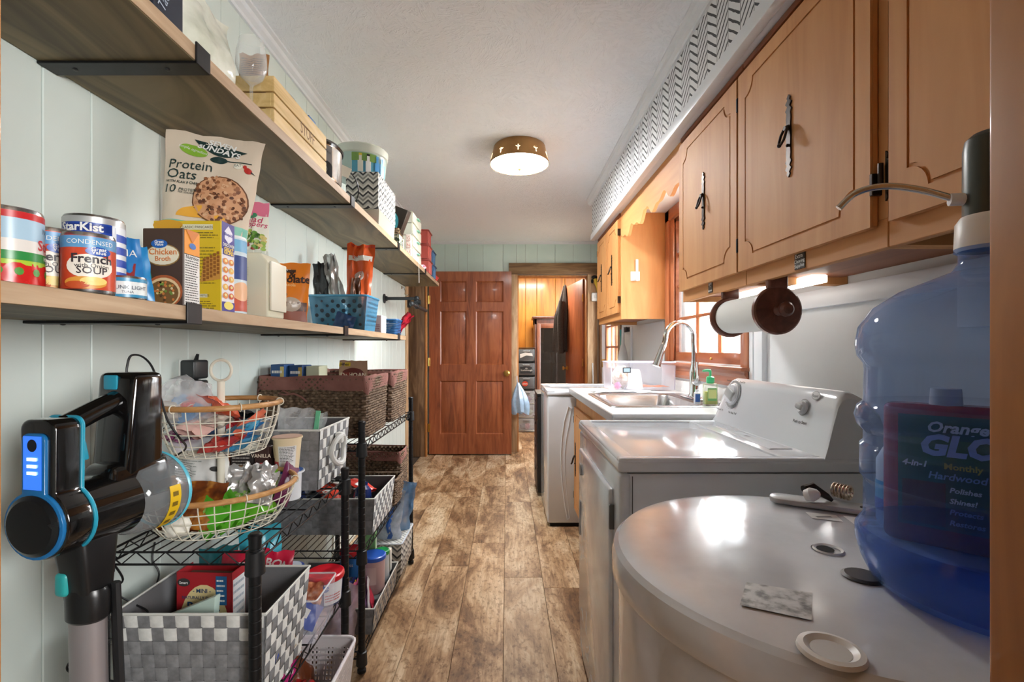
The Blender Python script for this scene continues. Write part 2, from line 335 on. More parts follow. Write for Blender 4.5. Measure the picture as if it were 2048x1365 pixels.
def thing(name,label,cat,loc=(0,0,0),rot=(0,0,0),group=None,kind=None):
    o=bpy.data.objects.new(name,None); col.objects.link(o); o.empty_display_size=.05
    place(o,loc,rot); return tag(o,label,cat,group,kind)
def copytree(o,loc=None,rot=None,label=None,par=None):
    c=o.copy(); col.objects.link(c)
    if par: c.parent=par; W[c.name]=W[par.name]
    else: place(c,loc,rot if rot is not None else o.rotation_euler)
    if label: c['label']=label
    for ch in o.children: copytree(ch,par=c)
    return c
def wmesh(name,par,fn,mats,world=False,**k):
    mb=MB(); fn(mb); return mb.build(name,mats,par,world,**k)
# ---------------------------------------------------------------- flat print: shapes and letters laid on a package
TX={}
def textmesh(s,bold=0,shear=0):
    k=(s,bold,shear)
    if k in TX: return TX[k]
    cu=bpy.data.curves.new('t','FONT'); cu.body=s; cu.resolution_u=2; cu.offset=bold; cu.shear=shear; cu.fill_mode='FRONT'
    ob=bpy.data.objects.new('t',cu); me=bpy.data.meshes.new_from_object(ob)
    vs=[(v.co.x,v.co.y) for v in me.vertices]; fs=[list(p.vertices) for p in me.polygons]
    bpy.data.objects.remove(ob); bpy.data.curves.remove(cu); bpy.data.meshes.remove(me)
    TX[k]=(vs,fs); return TX[k]
class Print:
    def __init__(s,mp,eps=.0006): s.mp=mp; s.mb=MB(); s.mats=[]; s.e=eps
    def _m(s,m):
        if m not in s.mats: s.mats.append(m)
        s.mb.m=s.mats.index(m)
    def rect(s,x0,y0,x1,y1,m,k=1,nx=1,ny=1):
        s._m(m); s.mb.grid(lambda u,v:s.mp(x0+(x1-x0)*u,y0+(y1-y0)*v,k*s.e),nx,ny); return s
    def ell(s,cx,cy,rx,ry,m,k=1,n=22,a0=0,a1=2*PI,rot=0):
        s._m(m)
        def fn(u,v):
            a=a0+(a1-a0)*u; x,y=rx*v*math.cos(a),ry*v*math.sin(a)
            return s.mp(cx+x*math.cos(rot)-y*math.sin(rot),cy+x*math.sin(rot)+y*math.cos(rot),k*s.e)
        s.mb.grid(fn,n,3); return s
    def poly(s,pts,m,k=1):
        s._m(m); cx=sum(q[0] for q in pts)/len(pts); cy=sum(q[1] for q in pts)/len(pts); N=len(pts)*3
        def fn(u,v):
            t=(u*len(pts))%len(pts); i=int(t); f=t-i; a,b=pts[i],pts[(i+1)%len(pts)]; x,y=a[0]+(b[0]-a[0])*f,a[1]+(b[1]-a[1])*f
            return s.mp(cx+(x-cx)*v,cy+(y-cy)*v,k*s.e)
        s.mb.grid(fn,N,4); return s
    def text(s,t,x,y,size,m,k=2,al='c',bold=.0,shear=0,arc=0,rot=0,sx=1):
        s._m(m); vs,fs=textmesh(t,bold,shear)
        if not vs: return s
        w=max(v[0] for v in vs); off={'c':-w/2,'l':0,'r':-w}[al]; out=[]
        for a,b in vs:
            px,py=(a+off)*size*sx,b*size
            if arc: th=px/arc; px,py=(arc+py)*math.sin(th),(arc+py)*math.cos(th)-arc
            if rot: px,py=px*math.cos(rot)-py*math.sin(rot),px*math.sin(rot)+py*math.cos(rot)
            out.append(s.mp(x+px,y+py,k*s.e))
        s.mb.add(out,fs); return s
    def lines(s,x0,y0,x1,y1,n,m,k=2,seed=1,th=.35):
        """rows of small unreadable print, as bars of word length"""
        r=random.Random(seed); h=(y1-y0)/n
        for i in range(n):
            y=y1-(i+.5)*h; x=x0; end=x1-r.random()*.25*(x1-x0)
            while x<end:
                l=min((x1-x0)*(.05+.14*r.random()),end-x); s.rect(x,y-h*th/2,x+l,y+h*th/2,m,k); x+=l+(x1-x0)*.025
        return s
    def build(s,par,name='printed_label',world=False): return s.mb.build(name,s.mats,par,world)
def plane_map(o,u,v,n):
    o,u,v,n=V(o),V(u),V(v),V(n); return lambda x,y,k:o+u*x+v*y+n*k
def cyl_map(r,a0=-PI/2,z0=0): return lambda x,y,k:V(((r+k)*math.cos(a0+x/r),(r+k)*math.sin(a0+x/r),z0+y))
def front_map(y=0): return plane_map((0,y,0),(1,0,0),(0,0,1),(0,-1,0))
def right_map(x): return plane_map((x,0,0),(0,1,0),(0,0,1),(1,0,0))
# ================================================================ the room
XL,XR,YN,YF,ZC=-.95,1.06,.30,5.50,2.41
def struct(name,mats,fn,world=True,par=None,label=None,smooth=32):
    mb=MB(); fn(mb); return mb.build(name,mats,par,kind='structure',smooth=smooth,label=label)
# floor: slab and its boards
fl=struct('floor',P(70,54,40,.8),lambda m:m.box(-2.6,XR+.12,-2.6,8.2,-.12,-.006),label='weathered brown and beige plank floor')
Wd=.195; seams=[-.014+Wd*k for k in range(-6,6)]
pm={}
def plank(x0,x1,y0,y1):
    key=(round(x1-x0,3),round(y1-y0,3))
    if key not in pm:
        a,b=key; mb=MB().box(-a/2+.0007,a/2-.0007,-b/2+.0007,b/2-.0007,-.006,0,.0012,1); pm[key]=mb.mesh(M['plank'])
    o=bpy.data.objects.new('floor_plank',pm[key]); col.objects.link(o); o.parent=fl; o.location=((x0+x1)/2,(y0+y1)/2,0)
J={5:2.594,6:2.905,7:2.467}
for i,a in enumerate(seams):
    x0=max(a,XL-.0); x1=min(a+Wd,XR)
    if x1-x0<.01: continue
    j=J.get(i-0,random.Random(i*7+3).uniform(1.9,3.1)) if True else 0
    k=round((a+.014)/Wd); j={-2:2.594,-1:2.905,0:2.467}.get(k,random.Random(k+40).uniform(1.9,3.1))
    y=j-1.22*4
    while y<8.1:
        y0=max(y,-.6); y1=min(y+1.22,8.1)
        if y1-y0>.05: plank(x0,x1,y0,y1)
        y+=1.22
struct('ceiling',M['ceiling'],lambda m:m.box(XL-.2,XR+.2,.2,YF+.06,ZC,ZC+.1),label='white textured plaster ceiling')
# left wall: backing and grooved boards
DL0,DL1,DLT=4.55,5.24,2.03          # doorway in the left wall
def lw(m):
    m.box(XL-.14,XL-.007,YN,DL0,0,ZC); m.box(XL-.14,XL-.007,DL0,DL1,DLT,ZC); m.box(XL-.14,XL-.007,DL1,YF+.1,0,ZC)
wl=struct('wall_left',M['groove'],lw,label='pale mint grooved board wall')
cuts=[.30,.42,.53,.69,.80,.982,1.097,1.314,1.43,1.594,1.705]; rr=random.Random(5)
while cuts[-1]<DL0-.1: cuts.append(cuts[-1]+rr.choice([.11,.16,.215,.10,.14]))
cuts[-1]=DL0
for a,b in zip(cuts,cuts[1:]):
    MB().box(XL-.007,XL,a+.001,b-.001,0,ZC-.002,.002,1).build('wall_board',M['wall'],wl)
MB().box(XL-.007,XL,DL0,DL1,DLT,ZC-.002,.002,1).build('wall_board',M['wall'],wl)
MB().box(XL-.007,XL,DL1+.002,YF-.006,0,ZC-.002,.002,1).build('wall_board',M['wall'],wl)
# far wall with doorway to the back room
DX0,DX1,DT=.115,.925,2.025
def fw(m):
    m.box(XL-.1,DX0,YF+.006,YF+.12,0,ZC); m.box(DX1,XR+.12,YF+.006,YF+.12,0,ZC); m.box(DX0,DX1,YF+.006,YF+.12,DT,ZC)
wf=struct('wall_back',M['groove'],fw,label='teal mint grooved board wall at the far end')
gx=[XL]+[(x-VX)/F*5.5 for x in (862,890,917.6,934.7,966,1006,1032.7,1050.8,1074.6,1110,1146.5,1182)]+[XR]
for a,b in zip(gx,gx[1:]):
    z0=0 if b<=DX0+.03 else (DT+.02 if a<DX1 else 0)
    MB().box(a+.0015,b-.0015,YF-.002,YF+.006,z0,ZC-.002,.002,1).build('wall_board',M['farwall'],wf)
# right wall with window opening and outside door opening
WY0,WY1,WZ0,WZ1=2.13,3.10,1.10,2.02
EY0,EY1,EZ1=4.52,5.36,2.03
def rw(m):
    x0,x1=XR,XR+.12
    m.box(x0,x1,YN,WY0,0,ZC); m.box(x0,x1,WY0,WY1,0,WZ0); m.box(x0,x1,WY0,WY1,WZ1,ZC); m.box(x0,x1,WY1,EY0,0,ZC); m.box(x0,x1,EY0,EY1,EZ1,ZC); m.box(x0,x1,EY1,YF+.1,0,ZC)
struct('wall_right',M['white_wall'],rw,label='smooth white wall behind the machines')
# near wall: the doorway the picture is taken through
def nw(m):
    m.box(-1.2,-.47,YN,YN+.10,0,ZC); m.box(.47,1.2,YN,YN+.10,0,ZC); m.box(-.47,.47,YN,YN+.10,2.08,ZC)
struct('wall_front',M['wall'],nw,label='wall with the doorway nearest the viewer')
struct('trim_1',M['jamb'],lambda m:(m.box(.392,.47,.20,.392,0,2.08,.004),m.box(.47,.55,.392,.402,0,2.13,.003)),label='orange brown wooden door jamb at the right edge')
struct('trim_2',M['jamb'],lambda m:(m.box(-.47,-.411,.20,.392,0,2.08,.004),m.box(-.55,-.47,.392,.402,0,2.13,.003)),label='wooden door jamb at the left edge')
# the hall behind the viewer (closed, so that daylight comes only through real openings)
def hall(m):
    m.box(-2.6,-2.5,-2.6,YN,0,2.5); m.box(2.5,2.6,-2.6,YN,0,2.5); m.box(-2.6,2.6,-2.7,-2.6,0,2.5); m.box(-2.6,2.6,-2.7,YN,2.42,2.5)
    m.box(-2.6,-1.2,YN,YN+.1,0,2.5); m.box(1.2,2.6,YN,YN+.1,0,2.5); m.box(1.1,2.6,-2.6,YN,-.12,-.006)
struct('wall_hall',P(120,92,66,.7),hall,label='walls of the hall behind the viewer')
# crown mouldings
def crown(pts,par=None):
    # profile (out from wall, down from ceiling)
    return [(0,0),(.042,0),(.042,-.008),(.030,-.014),(.026,-.030),(.012,-.040),(.010,-.052),(0,-.052)]
pr=crown(0)
struct('trim_3',M['white_trim'],lambda m:m.prism([(XL+a,ZC+b) for a,b in pr],'y',YN+.1,YF),label='white crown moulding over the mint wall')
struct('trim_4',M['white_trim'],lambda m:m.prism([(YF-a*.6,ZC+b*.6) for a,b in pr],'x',XL,XR),label='white crown moulding at the far end')
# soffit over the cabinets: papered face, white edge board, crown
SX,SZ,SY1=.70,2.075,3.95
sf=struct('soffit',M['white_trim'],lambda m:m.box(SX+.012,XR,YN+.1,SY1-.012,SZ,ZC),label='boxed soffit papered with black brush stroke herringbone')
MB().box(SX,SX+.012,YN+.1,SY1,SZ+.035,ZC).build('wallpaper',M['herring'],sf)
MB().box(SX+.012,XR,SY1-.012,SY1,SZ+.035,ZC).build('wallpaper',M['herring'],sf)
MB().box(SX-.012,SX+.02,YN+.1,SY1+.012,SZ-.006,SZ+.042,.004).box(SX+.02,XR,SY1-.012,SY1+.012,SZ-.006,SZ+.042,.004).build('edge_board',M['white_trim'],sf)
MB().prism([(SX-a,ZC+b) for a,b in pr],'y',YN+.1,SY1+.042).prism([(SY1+a,ZC+b) for a,b in pr],'x',SX,XR).build('crown_moulding',M['white_trim'],sf)
# ---------------------------------------------------------------- window in the right wall
w1=thing('window_1','cedar window with small panes over the sink',None,(XR,(WY0+WY1)/2,WZ0),kind='structure'); w1['kind']='structure'
def wp(name,mat,fn,par=None):
    mb=MB(); fn(mb); return mb.build(name,mat,par or w1,world=True)
# casing, stool and apron
wp('casing',M['cedar'],lambda m:m.box(XR-.020,XR+.004,WY1-.01,3.163,1.05,2.07,.003))
wp('casing',M['cedar'],lambda m:m.box(XR-.008,XR+.004,WY1-.055,WY1,1.10,2.03,.003))
wp('casing',M['cedar'],lambda m:m.box(XR-.020,XR+.004,2.075,WY0+.012,1.05,2.07,.003))
wp('head_casing',M['cedar_y'],lambda m:m.box(XR-.020,XR+.004,2.06,3.163,2.0,2.07,.003))
wp('sill',M['cedar_y'],lambda m:m.box(XR-.050,XR+.10,2.07,3.163,1.075,1.092,.004))
wp('apron',M['cedar_y'],lambda m:m.prism([(XR,1.075),(XR-.034,1.075),(XR-.034,1.06),(XR-.022,1.045),(XR-.026,1.02),(XR-.014,1.0),(XR,1.0)],'y',2.075,3.163))
gy=[2.165,2.375,2.63,2.885,3.075]; gy=[2.165,2.45,2.735,3.04]; gz0,gz1=1.155,1.985
sash=wp('sash',M['cedar_y'],lambda m:(m.box(XR+.01,XR+.045,WY0,WY1,WZ0-.01,gz0,.003),m.box(XR+.01,XR+.045,WY0,WY1,gz1,WZ1,.003),m.box(XR+.01,XR+.045,WY0,gy[0],gz0,gz1,.003),m.box(XR+.01,XR+.045,gy[3],WY1,gz0,gz1,.003)))
nr=4; zs=[gz0+(gz1-gz0)*i/nr for i in range(nr+1)]
for a in gy[1:3]: wp('muntin',M['cedar'],lambda m:m.prism([(XR+.018,a-.004),(XR+.028,a-.011),(XR+.042,a-.011),(XR+.042,a+.011),(XR+.028,a+.011),(XR+.018,a+.004)],'z',gz0,gz1),sash)
for z in zs[1:-1]: wp('muntin',M['cedar_y'],lambda m:m.box(XR+.02,XR+.04,gy[0],gy[3],z-.009,z+.009,.004),sash)
for i in range(3):
    for k in range(nr): wp('pane',M['glass'],lambda m:m.box(XR+.030,XR+.033,gy[i],gy[i+1],zs[k],zs[k+1]),sash)
wp('sash_lift',M['brass'],lambda m:m.lathe([(0,.0),(.006,.002),(.008,.008),(.004,.012),(0,.013)],12,(XR+.008,2.50,1.122),Matrix.Rotation(R(-90),4,'Y')),sash)
# white storm frame outside the glass
wp('storm_frame',P(238,240,240,.4),lambda m:(m.box(XR+.09,XR+.12,WY0,WY0+.03,WZ0,WZ1),m.box(XR+.07,XR+.12,WY1-.16,WY1,WZ0,WZ1),m.box(XR+.085,XR+.12,WY1-.24,WY1-.2,WZ0,WZ1),m.box(XR+.09,XR+.12,WY0,WY1,WZ1-.03,WZ1)))
struct('trim_5',M['white_trim'],lambda m:(m.box(XR-.014,XR,2.045,2.075,.987,1.372),m.box(XR-.022,XR,1.955,2.02,.987,1.372,.003)),label='white vertical wall strip beside the window')
struct('trim_6',M['white_trim'],lambda m:(m.box(XR-.02,XR,.42,1.955,1.312,1.372,.003),m.box(XR-.03,XR,1.02,1.10,1.22,1.372,.003)),label='white ledger strip under the wall cabinets')
# ---------------------------------------------------------------- outside: yard and neighbouring house
struct('yard',noisecol('dry_lawn',[(.3,(150,140,120)),(.7,(190,182,160))],(1,1,1),2,6,.9),lambda m:m.box(1.4,16,-4,16,-.6,-.5),label='pale ground outside the window')
nh=thing('neighbouring_house','pale brick house with light roof seen through the window','house',(6.2,8.3,-.5))
brickm=noisecol('pale_brick',[(.3,(206,190,182)),(.7,(224,212,204))],(1,1,1),5,3,.8)
MB().box(-1.6,1.6,-3.6,3.2,0,2.35).build('wall',brickm,nh)
MB().prism([(-2.0,2.3),(0,3.5),(2.0,2.3),(2.0,2.2),(-2.0,2.2)],'y',-3.9,3.5).build('roof',P(196,192,190,.8),nh)
MB().box(-1.64,-1.6,-3.6,3.2,1.55,1.63).box(-1.64,-1.6,-2.2,-1.3,.5,1.4).build('white_trim',P(240,240,240,.5),nh)
tr=thing('garden_tree','leafy tree standing beyond the neighbouring house','tree',(7.0,15.4,-.5))
MB().tube([(0,0,0),(.1,0,2),(.0,.1,4)],[.18,.13,.05],10).build('trunk',P(110,90,70,.9),tr)
mb=MB(); r_=random.Random(3)
for i in range(420):
    a=r_.uniform(0,2*PI); q=r_.random()**.5*1.9; z=3.2+r_.uniform(-1.3,2.2); c=V((q*math.cos(a),q*math.sin(a),z)); d=V((r_.uniform(-1,1),r_.uniform(-1,1),r_.uniform(-1,1))).normalized()*.14; e=d.orthogonal().normalized()*.08
    mb.add([c-d,c+e,c+d,c-e],[(0,1,2,3)])
mb.build('foliage',P(150,175,120,.7),tr,kind='stuff')
# ---------------------------------------------------------------- outside door in the right wall (far end)
d2=thing('door_2','reddish half glazed outside door with small panes',None,(XR+.03,EY1,0),kind='structure')
def dp(name,mat,fn,par=None):
    mb=MB(); fn(mb); return mb.build(name,mat,par or d2,world=True)
ey=[EY0+.11+(EY1-EY0-.2)*i/3 for i in range(4)]; ez=[.98+.88*i/4 for i in range(5)]
dp('slab',M['cedar'],lambda m:(m.box(XR+.03,XR+.07,EY0+.02,ey[0],0.01,EZ1-.02,.003),m.box(XR+.03,XR+.07,ey[3],EY1-.01,0.01,EZ1-.02,.003),m.box(XR+.03,XR+.07,ey[0],ey[3],.01,ez[0],.003),m.box(XR+.03,XR+.07,ey[0],ey[3],ez[4],EZ1-.02,.003)))
for a in ey[1:3]: dp('muntin',M['cedar'],lambda m:m.box(XR+.035,XR+.065,a-.011,a+.011,ez[0],ez[4],.004))
for z in ez[1:4]: dp('muntin',M['cedar_y'],lambda m:m.box(XR+.035,XR+.065,ey[0],ey[3],z-.011,z+.011,.004))
for i in range(3):
    for k in range(4): dp('pane',M['glass'],lambda m:m.box(XR+.049,XR+.052,ey[i],ey[i+1],ez[k],ez[k+1]))
for z in (.35,1.02,1.75): dp('hinge',M['brass'],lambda m:m.box(XR-.004,XR+.03,EY1-.02,EY1+.012,z-.045,z+.045,.002))
struct('trim_7',M['barn'],lambda m:(m.box(XR-.018,XR,EY0-.09,EY0+.005,0,2.08,.003),m.box(XR-.018,XR,EY1-.005,YF-.002,0,2.08,.003)),label='stained pine casing of the outside door')
# ---------------------------------------------------------------- doorway to the back room: casing, header
struct('trim_8',M['pine'],lambda m:m.box(DX0-.065,DX0+.004,YF-.022,YF,0,DT+.01,.003),label='pale pine casing left of the back doorway')
struct('trim_9',M['pine'],lambda m:m.box(DX1-.004,1.035,YF-.022,YF,0,DT+.01,.003),label='knotty pine casing right of the back doorway')
struct('trim_10',M['barn_x'],lambda m:m.box(.02,1.05,YF-.030,YF,DT+.005,DT+.135,.003),label='dark stained header board over the back doorway')
struct('trim_11',M['door_trim'],lambda m:(m.box(DX0,DX0+.018,YF,YF+.12,0,DT,.002),m.box(DX1-.018,DX1,YF,YF+.12,0,DT,.002),m.box(DX0,DX1,YF,YF+.12,DT-.018,DT,.002)),label='orange wooden lining of the back doorway')
# back room shell
BY=7.75
def br(m):
    m.box(-.75,-.65,YF+.12,BY+.1,0,2.41); m.box(1.85,1.95,YF+.12,BY+.1,0,2.41); m.box(-.75,1.95,BY,BY+.1,0,2.41); m.box(-.75,1.95,YF+.12,BY+.1,2.41,2.5); m.box(XR+.1,1.95,YF+.12,8.2,-.1,0)
wb=struct('wall_back_room',P(120,74,30,.6),br,label='amber wood panelling in the back room')
px_=[-.65,-.42,-.3,-.05,.18,.30,.48,.78,.93,1.1,1.35,1.5,1.84]
for a,b in zip(px_,px_[1:]): MB().box(a+.002,b-.002,BY-.012,BY,0,2.41,.004,1).build('wall_board',M['paneling'],wb)
# left doorway trim and the closet beyond
struct('trim_12',M['pine'],lambda m:(m.box(XL-.13,XL+.004,DL0-.002,DL0+.018,0,DLT,.002),m.box(XL-.001,XL+.016,DL0-.075,DL0+.004,0,DLT+.06,.003)),label='pale casing on the near side of the closet doorway')
struct('trim_13',M['barn'],lambda m:m.box(XL-.13,XL+.052,DL1-.004,DL1+.016,0,DLT+.06,.003),label='dark stained jamb beside the six panel door')
struct('trim_14',M['door_trim'],lambda m:m.box(XL+.052,XL+.074,DL1-.006,DL1+.05,0,DLT+.02,.003),label='orange wooden door stop strip beside the hinges')
struct('wall_closet',P(96,70,50,.8),lambda m:(m.box(-2.0,-1.9,4.2,5.7,0,2.41),m.box(-1.9,XL-.14,5.45,5.55,0,2.41),m.box(-1.9,XL-.14,4.1,4.2,0,2.41),m.box(-2.0,XL-.14,4.1,5.6,2.3,2.41)),label='dim closet behind the left doorway')
for i,(yy,c,lab) in enumerate([(4.95,(120,34,40),'dark red garment hanging in the closet'),(5.06,(28,24,28),'black garment hanging in the closet'),(5.2,(70,52,48),'brown patterned garment hanging in the closet')]):
    def g(u,v,i=i): 
        a=2*PI*u; s_=.16+.1*v; return V((s_*math.cos(a)*(1+.12*math.sin(5*a+i)),.045*math.sin(a)*(1+.2*math.sin(7*a)),1.75-1.15*v+.05*math.cos(a)))
    mb=MB().grid(g,28,10,True); h=mb.thing('garment',P(*c,.9),lab,'clothing',(-1.46,yy,.0),group='garments in the closet')
# ---------------------------------------------------------------- six panel door, swung open against the far wall
def panel_door(name,label,w,h,loc,rz,mat,kindpanels=True):
    t=thing(name,label,None,loc,rz,kind='structure'); th=.035
    st=.115; ms=.10; cols=[(.125,.415),(.52,.826)]; rows=[(.25,.905),(1.075,1.70),(1.82,1.935)] if False else [(.231,.821),(.999,1.594),(1.695,1.928)]
    def slab(m):
        xs=[0,cols[0][0],cols[0][1],cols[1][0],cols[1][1],w]; 
        for a,b in ((0,cols[0][0]),(cols[0][1],cols[1][0]),(cols[1][1],w)): m.box(a,b,-th/2,th/2,.008,h)
        zz=[.008,rows[0][0],rows[0][1],rows[1][0],rows[1][1],rows[2][0],rows[2][1],h]
        for c in cols:
            for a,b in zip(zz[0::2],zz[1::2]): m.box(c[0],c[1],-th/2,th/2,a,b)
        for c in cols:
            for r in rows: m.box(c[0],c[1],-.004,.004,r[0],r[1])
    mb=MB(); slab(mb); mb.build('slab',mat,t)
    for c in cols:
        for r in rows:
            mb=MB()
            for sg in (-1,1):
                e=.045; a0,a1,b0,b1=c[0]+.012,c[1]-.012,r[0]+.012,r[1]-.012
                q=[(a0,sg*.006,b0),(a1,sg*.006,b0),(a1,sg*.006,b1),(a0,sg*.006,b1),(a0+e*.6,sg*.015,b0+e*.6),(a1-e*.6,sg*.015,b0+e*.6),(a1-e*.6,sg*.015,b1-e*.6),(a0+e*.6,sg*.015,b1-e*.6)]
                mb.add(q,[(4,5,6,7),(0,1,5,4),(1,2,6,5),(2,3,7,6),(3,0,4,7)])
                # bevelled sticking round the field
                f0=[(c[0],sg*th/2,r[0]),(c[1],sg*th/2,r[0]),(c[1],sg*th/2,r[1]),(c[0],sg*th/2,r[1]),(c[0]+.012,sg*.006,r[0]+.012),(c[1]-.012,sg*.006,r[0]+.012),(c[1]-.012,sg*.006,r[1]-.012),(c[0]+.012,sg*.006,r[1]-.012)]
                mb.add(f0,[(0,1,5,4),(1,2,6,5),(2,3,7,6),(3,0,4,7)])
            mb.build('raised_panel',mat,t)
    return t
d1=panel_door('door_1','reddish brown six panel wooden door standing open',.915,2.035,(-.865,5.34,.004),0,M['door'])
def knob(m,y,s=-1):
    m.lathe([(0,0),(.034,0),(.034,.004),(.024,.010),(.012,.014),(.011,.036),(.020,.042),(.028,.052),(.028,.060),(.020,.068),(0,.071)],24,(.862,y,.904),Matrix.Rotation(R(90),4,'X'))
mb=MB(); knob(mb,-.0175); mb.build('door_knob',M['brass'],d1,label='round brass door knob')
for z in (.30,1.03,1.72): MB().box(-.020,.014,-.022,-.0165,z-.046,z+.046,.001,1).cyl((-.004,-.026,z-.046),(-.004,-.026,z+.046),.0065,n=10).build('hinge',M['brass'],d1,label='brass butt hinge')
# back room door: flat slab, ajar
d3=thing('door_3','plain reddish slab door opening into the back room',None,(DX1-.02,YF+.14,0),kind='structure')
ang=R(98)
place(d3,(DX1-.022,YF+.125,0),(0,0,ang))
MB().box(0,.76,-.018,.018,.01,2.0,.002).build('slab',M['door'],d3)
MB().lathe([(0,0),(.03,0),(.028,.006),(.011,.012),(.011,.034),(.026,.048),(.024,.062),(0,.066)],20,(.69,.018,.93),Matrix.Rotation(R(-90),4,'X')).build('door_knob',M['brass'],d3,label='brass knob')
for z in (.25,1.02,1.78): MB().box(-.012,.012,.012,.022,z-.045,z+.045,.001,1).build('hinge',M['brass'],d3)
# ---------------------------------------------------------------- ceiling lamp
lt=thing('ceiling_lamp','round flush ceiling lamp with pierced brass drum and glowing frosted disc','lamp',(.076,2.93,ZC-.11))
LB=noisecol('aged_brass',[(.3,(150,108,58)),(.7,(186,142,86))],(1,1,1),6,4,.45,metal=.35)
MB().lathe([(.150,.11),(.156,.104),(.179,.012),(.180,0),(.176,0),(.174,.012)],56).build('drum',LB,lt)
em=P(250,250,250,.4,0,54.0)
MB().lathe([(0,-.022),(.06,-.0195),(.12,-.010),(.165,.001),(.175,.008)],56).build('diffuser',em,lt,label='glowing frosted glass diffuser')
MB().lathe([(0,-.034),(.009,-.033),(.011,-.026),(.007,-.020),(0,-.020)],16).build('finial',M['brass'],lt)
ec=P(255,222,170,.4,0,5.0)
for k in range(10):
    a=R(-90+36*k-4); 
    def dm(u,v,kk=0): 
        z=.02+v; r=.1785-.025*(z-.012)/.092+.0012; return V((r*math.cos(a+u/r),r*math.sin(a+u/r),z))
    mb=MB(); mb.add([dm(-.002,.0),dm(.002,.0),dm(.002,.062),dm(-.002,.062)],[(0,1,2,3)])
    for s_ in (-1,1):
        for z in (.022,.035,.048):
            mb.add([dm(s_*.006,z-.002),dm(s_*.013,z+.004),dm(s_*.013,z+.008),dm(s_*.006,z+.002)],[(0,1,2,3)])
    mb.build('pierced_sprig',ec,lt)
# ================================================================ wall cabinets
CX=.754; CZ0,CZ1=1.373,2.075
def notch(s0,s1,z0,z1,r=.045,st=.010,n=6):
    """panel outline with scooped corners, counter-clockwise from bottom left"""
    pts=[]; 
    for cx,cz,sx,sz in ((s0,z0,1,1),(s1,z0,-1,1),(s1,z1,-1,-1),(s0,z1,1,-1)):
        arc=[(cx+sx*r*math.sin(t),cz+sz*r*math.cos(t)) for t in [PI/2*i/n for i in range(n+1)]]
        c=[(cx,cz+sz*(r+st))]+arc+[(cx+sx*(r+st),cz)]
        if sx*sz<0: c=c[::-1]
        pts.append(c)
    return pts
def cab_door(par,Yl,w,z0,z1,hinge_near=True,handle=True,xf=CX,hs=None,mar=.045):
    """door on a face looking towards -x; Yl = its far edge, w its width"""
    t=.018; mp=lambda s,z,k:V((xf-k,Yl-s,z))
    mb=MB().box(xf-t+.004,xf-.001,Yl-w,Yl,z0,z1,.002,1)
    g=.003
    inn=notch(mar+g,w-mar-g,z0+mar+g,z1-mar-g); out=notch(mar-g,w-mar+g,z0+mar-g,z1-mar+g)
    fi=[p for c in inn for p in c]; n=len(fi)
    vs=[mp(a,b,t) for a,b in fi]+[mp(a,b,t-.0045) for a,b in fi]
    mb.add(vs,[list(range(n))]+[[i,(i+1)%n,n+(i+1)%n,n+i] for i in range(n)])
    cor=[(0,z0),(w,z0),(w,z1),(0,z1)]; ring=[];rout=[]
    for ci,c in enumerate(out):
        for k,p in enumerate(c):
            ring.append(p); q=cor[ci]
            if k in (0,len(c)-1):
                q=(p[0],cor[ci][1]) if abs(p[1]-(z0+mar-g))<1e-6 or abs(p[1]-(z1-mar+g))<1e-6 else (cor[ci][0],p[1])
            rout.append(q)
    n=len(ring); vs=[mp(a,b,t) for a,b in ring]+[mp(a,b,t) for a,b in rout]+[mp(a,b,t-.0045) for a,b in ring]+[mp(a,b,t-.0045) for a,b in rout]
    fs=[]
    for i in range(n):
        j=(i+1)%n; fs+=[[i,n+i,n+j,j],[i,j,2*n+j,2*n+i],[n+i,3*n+i,3*n+j,n+j]]
    mb.add(vs,fs)
    d=mb.build('door',M['honey'],par,world=True)
    # dark stained bottom of the routed line
    gm=MB(); vs=[mp(a,b,t-.0043) for a,b in fi]+[mp(a,b,t-.0043) for a,b in ring]; n=len(fi); gm.add(vs,[[i,(i+1)%n,n+(i+1)%n,n+i] for i in range(n)]); gm.build('routed_line',M['groove_wood'],d,world=True)
    if handle:
        hy=Yl-w*(hs or .5); hz=(z0+z1)/2+.0; H=.108
        prof=[(0,-H),(.007,-H+.008),(.004,-H+.014),(.013,-H+.022),(.005,-H+.031),(.013,-H+.040),(.008,-H+.048)]
        half=prof+[(.010,-.045),(.0085,-.03),(.0095,0)]; right=half+[(a,-b) for a,b in half[::-1][1:]]; poly=right+[(-a,b) for a,b in right[::-1][1:-1]]
        mb=MB(); n=len(poly); f=[mp(Yl-hy+a,hz+b,t+.004) for a,b in poly]; b_=[mp(Yl-hy+a,hz+b,t) for a,b in poly]
        mb.add(f+b_,[list(range(n))]+[[i,(i+1)%n,n+(i+1)%n,n+i] for i in range(n)])
        for zz in (-.025,.025): mb.blob(mp(Yl-hy,hz+zz,t+.006),.004,8,5)
        h=mb.build('handle_plate',M['bronze'],d,world=True,label='dark ornate back plate')
        mb=MB(); y=Yl-hy
        loop=[(0,.010,.010),(.008,.013,.008),(.012,.018,-.006),(.011,.023,-.024),(.005,.027,-.034),(0,.028,-.036),(-.005,.027,-.034),(-.011,.023,-.024),(-.012,.018,-.006),(-.008,.013,.008)]
        mb.tube([mp(y+a,hz+c+.01,t+b-.002) for a,b,c in loop],.0034,8,True); mb.blob(mp(y,hz-.026,t+.027),.0055,8,6); mb.cyl(mp(y,hz+.02,t),mp(y,hz+.02,t+.014),.006)
        mb.build('drop_pull',M['bronze'],d,world=True)
    for hz in (z0+.085,z1-.085):
        s=w+.004 if hinge_near else -.004
        MB().box(xf-t-.002,xf+.001,Yl-s-.004,Yl-s+.004,hz-.022,hz+.022,.001,1).build('hinge',M['bronze'],d,world=True)
    return d
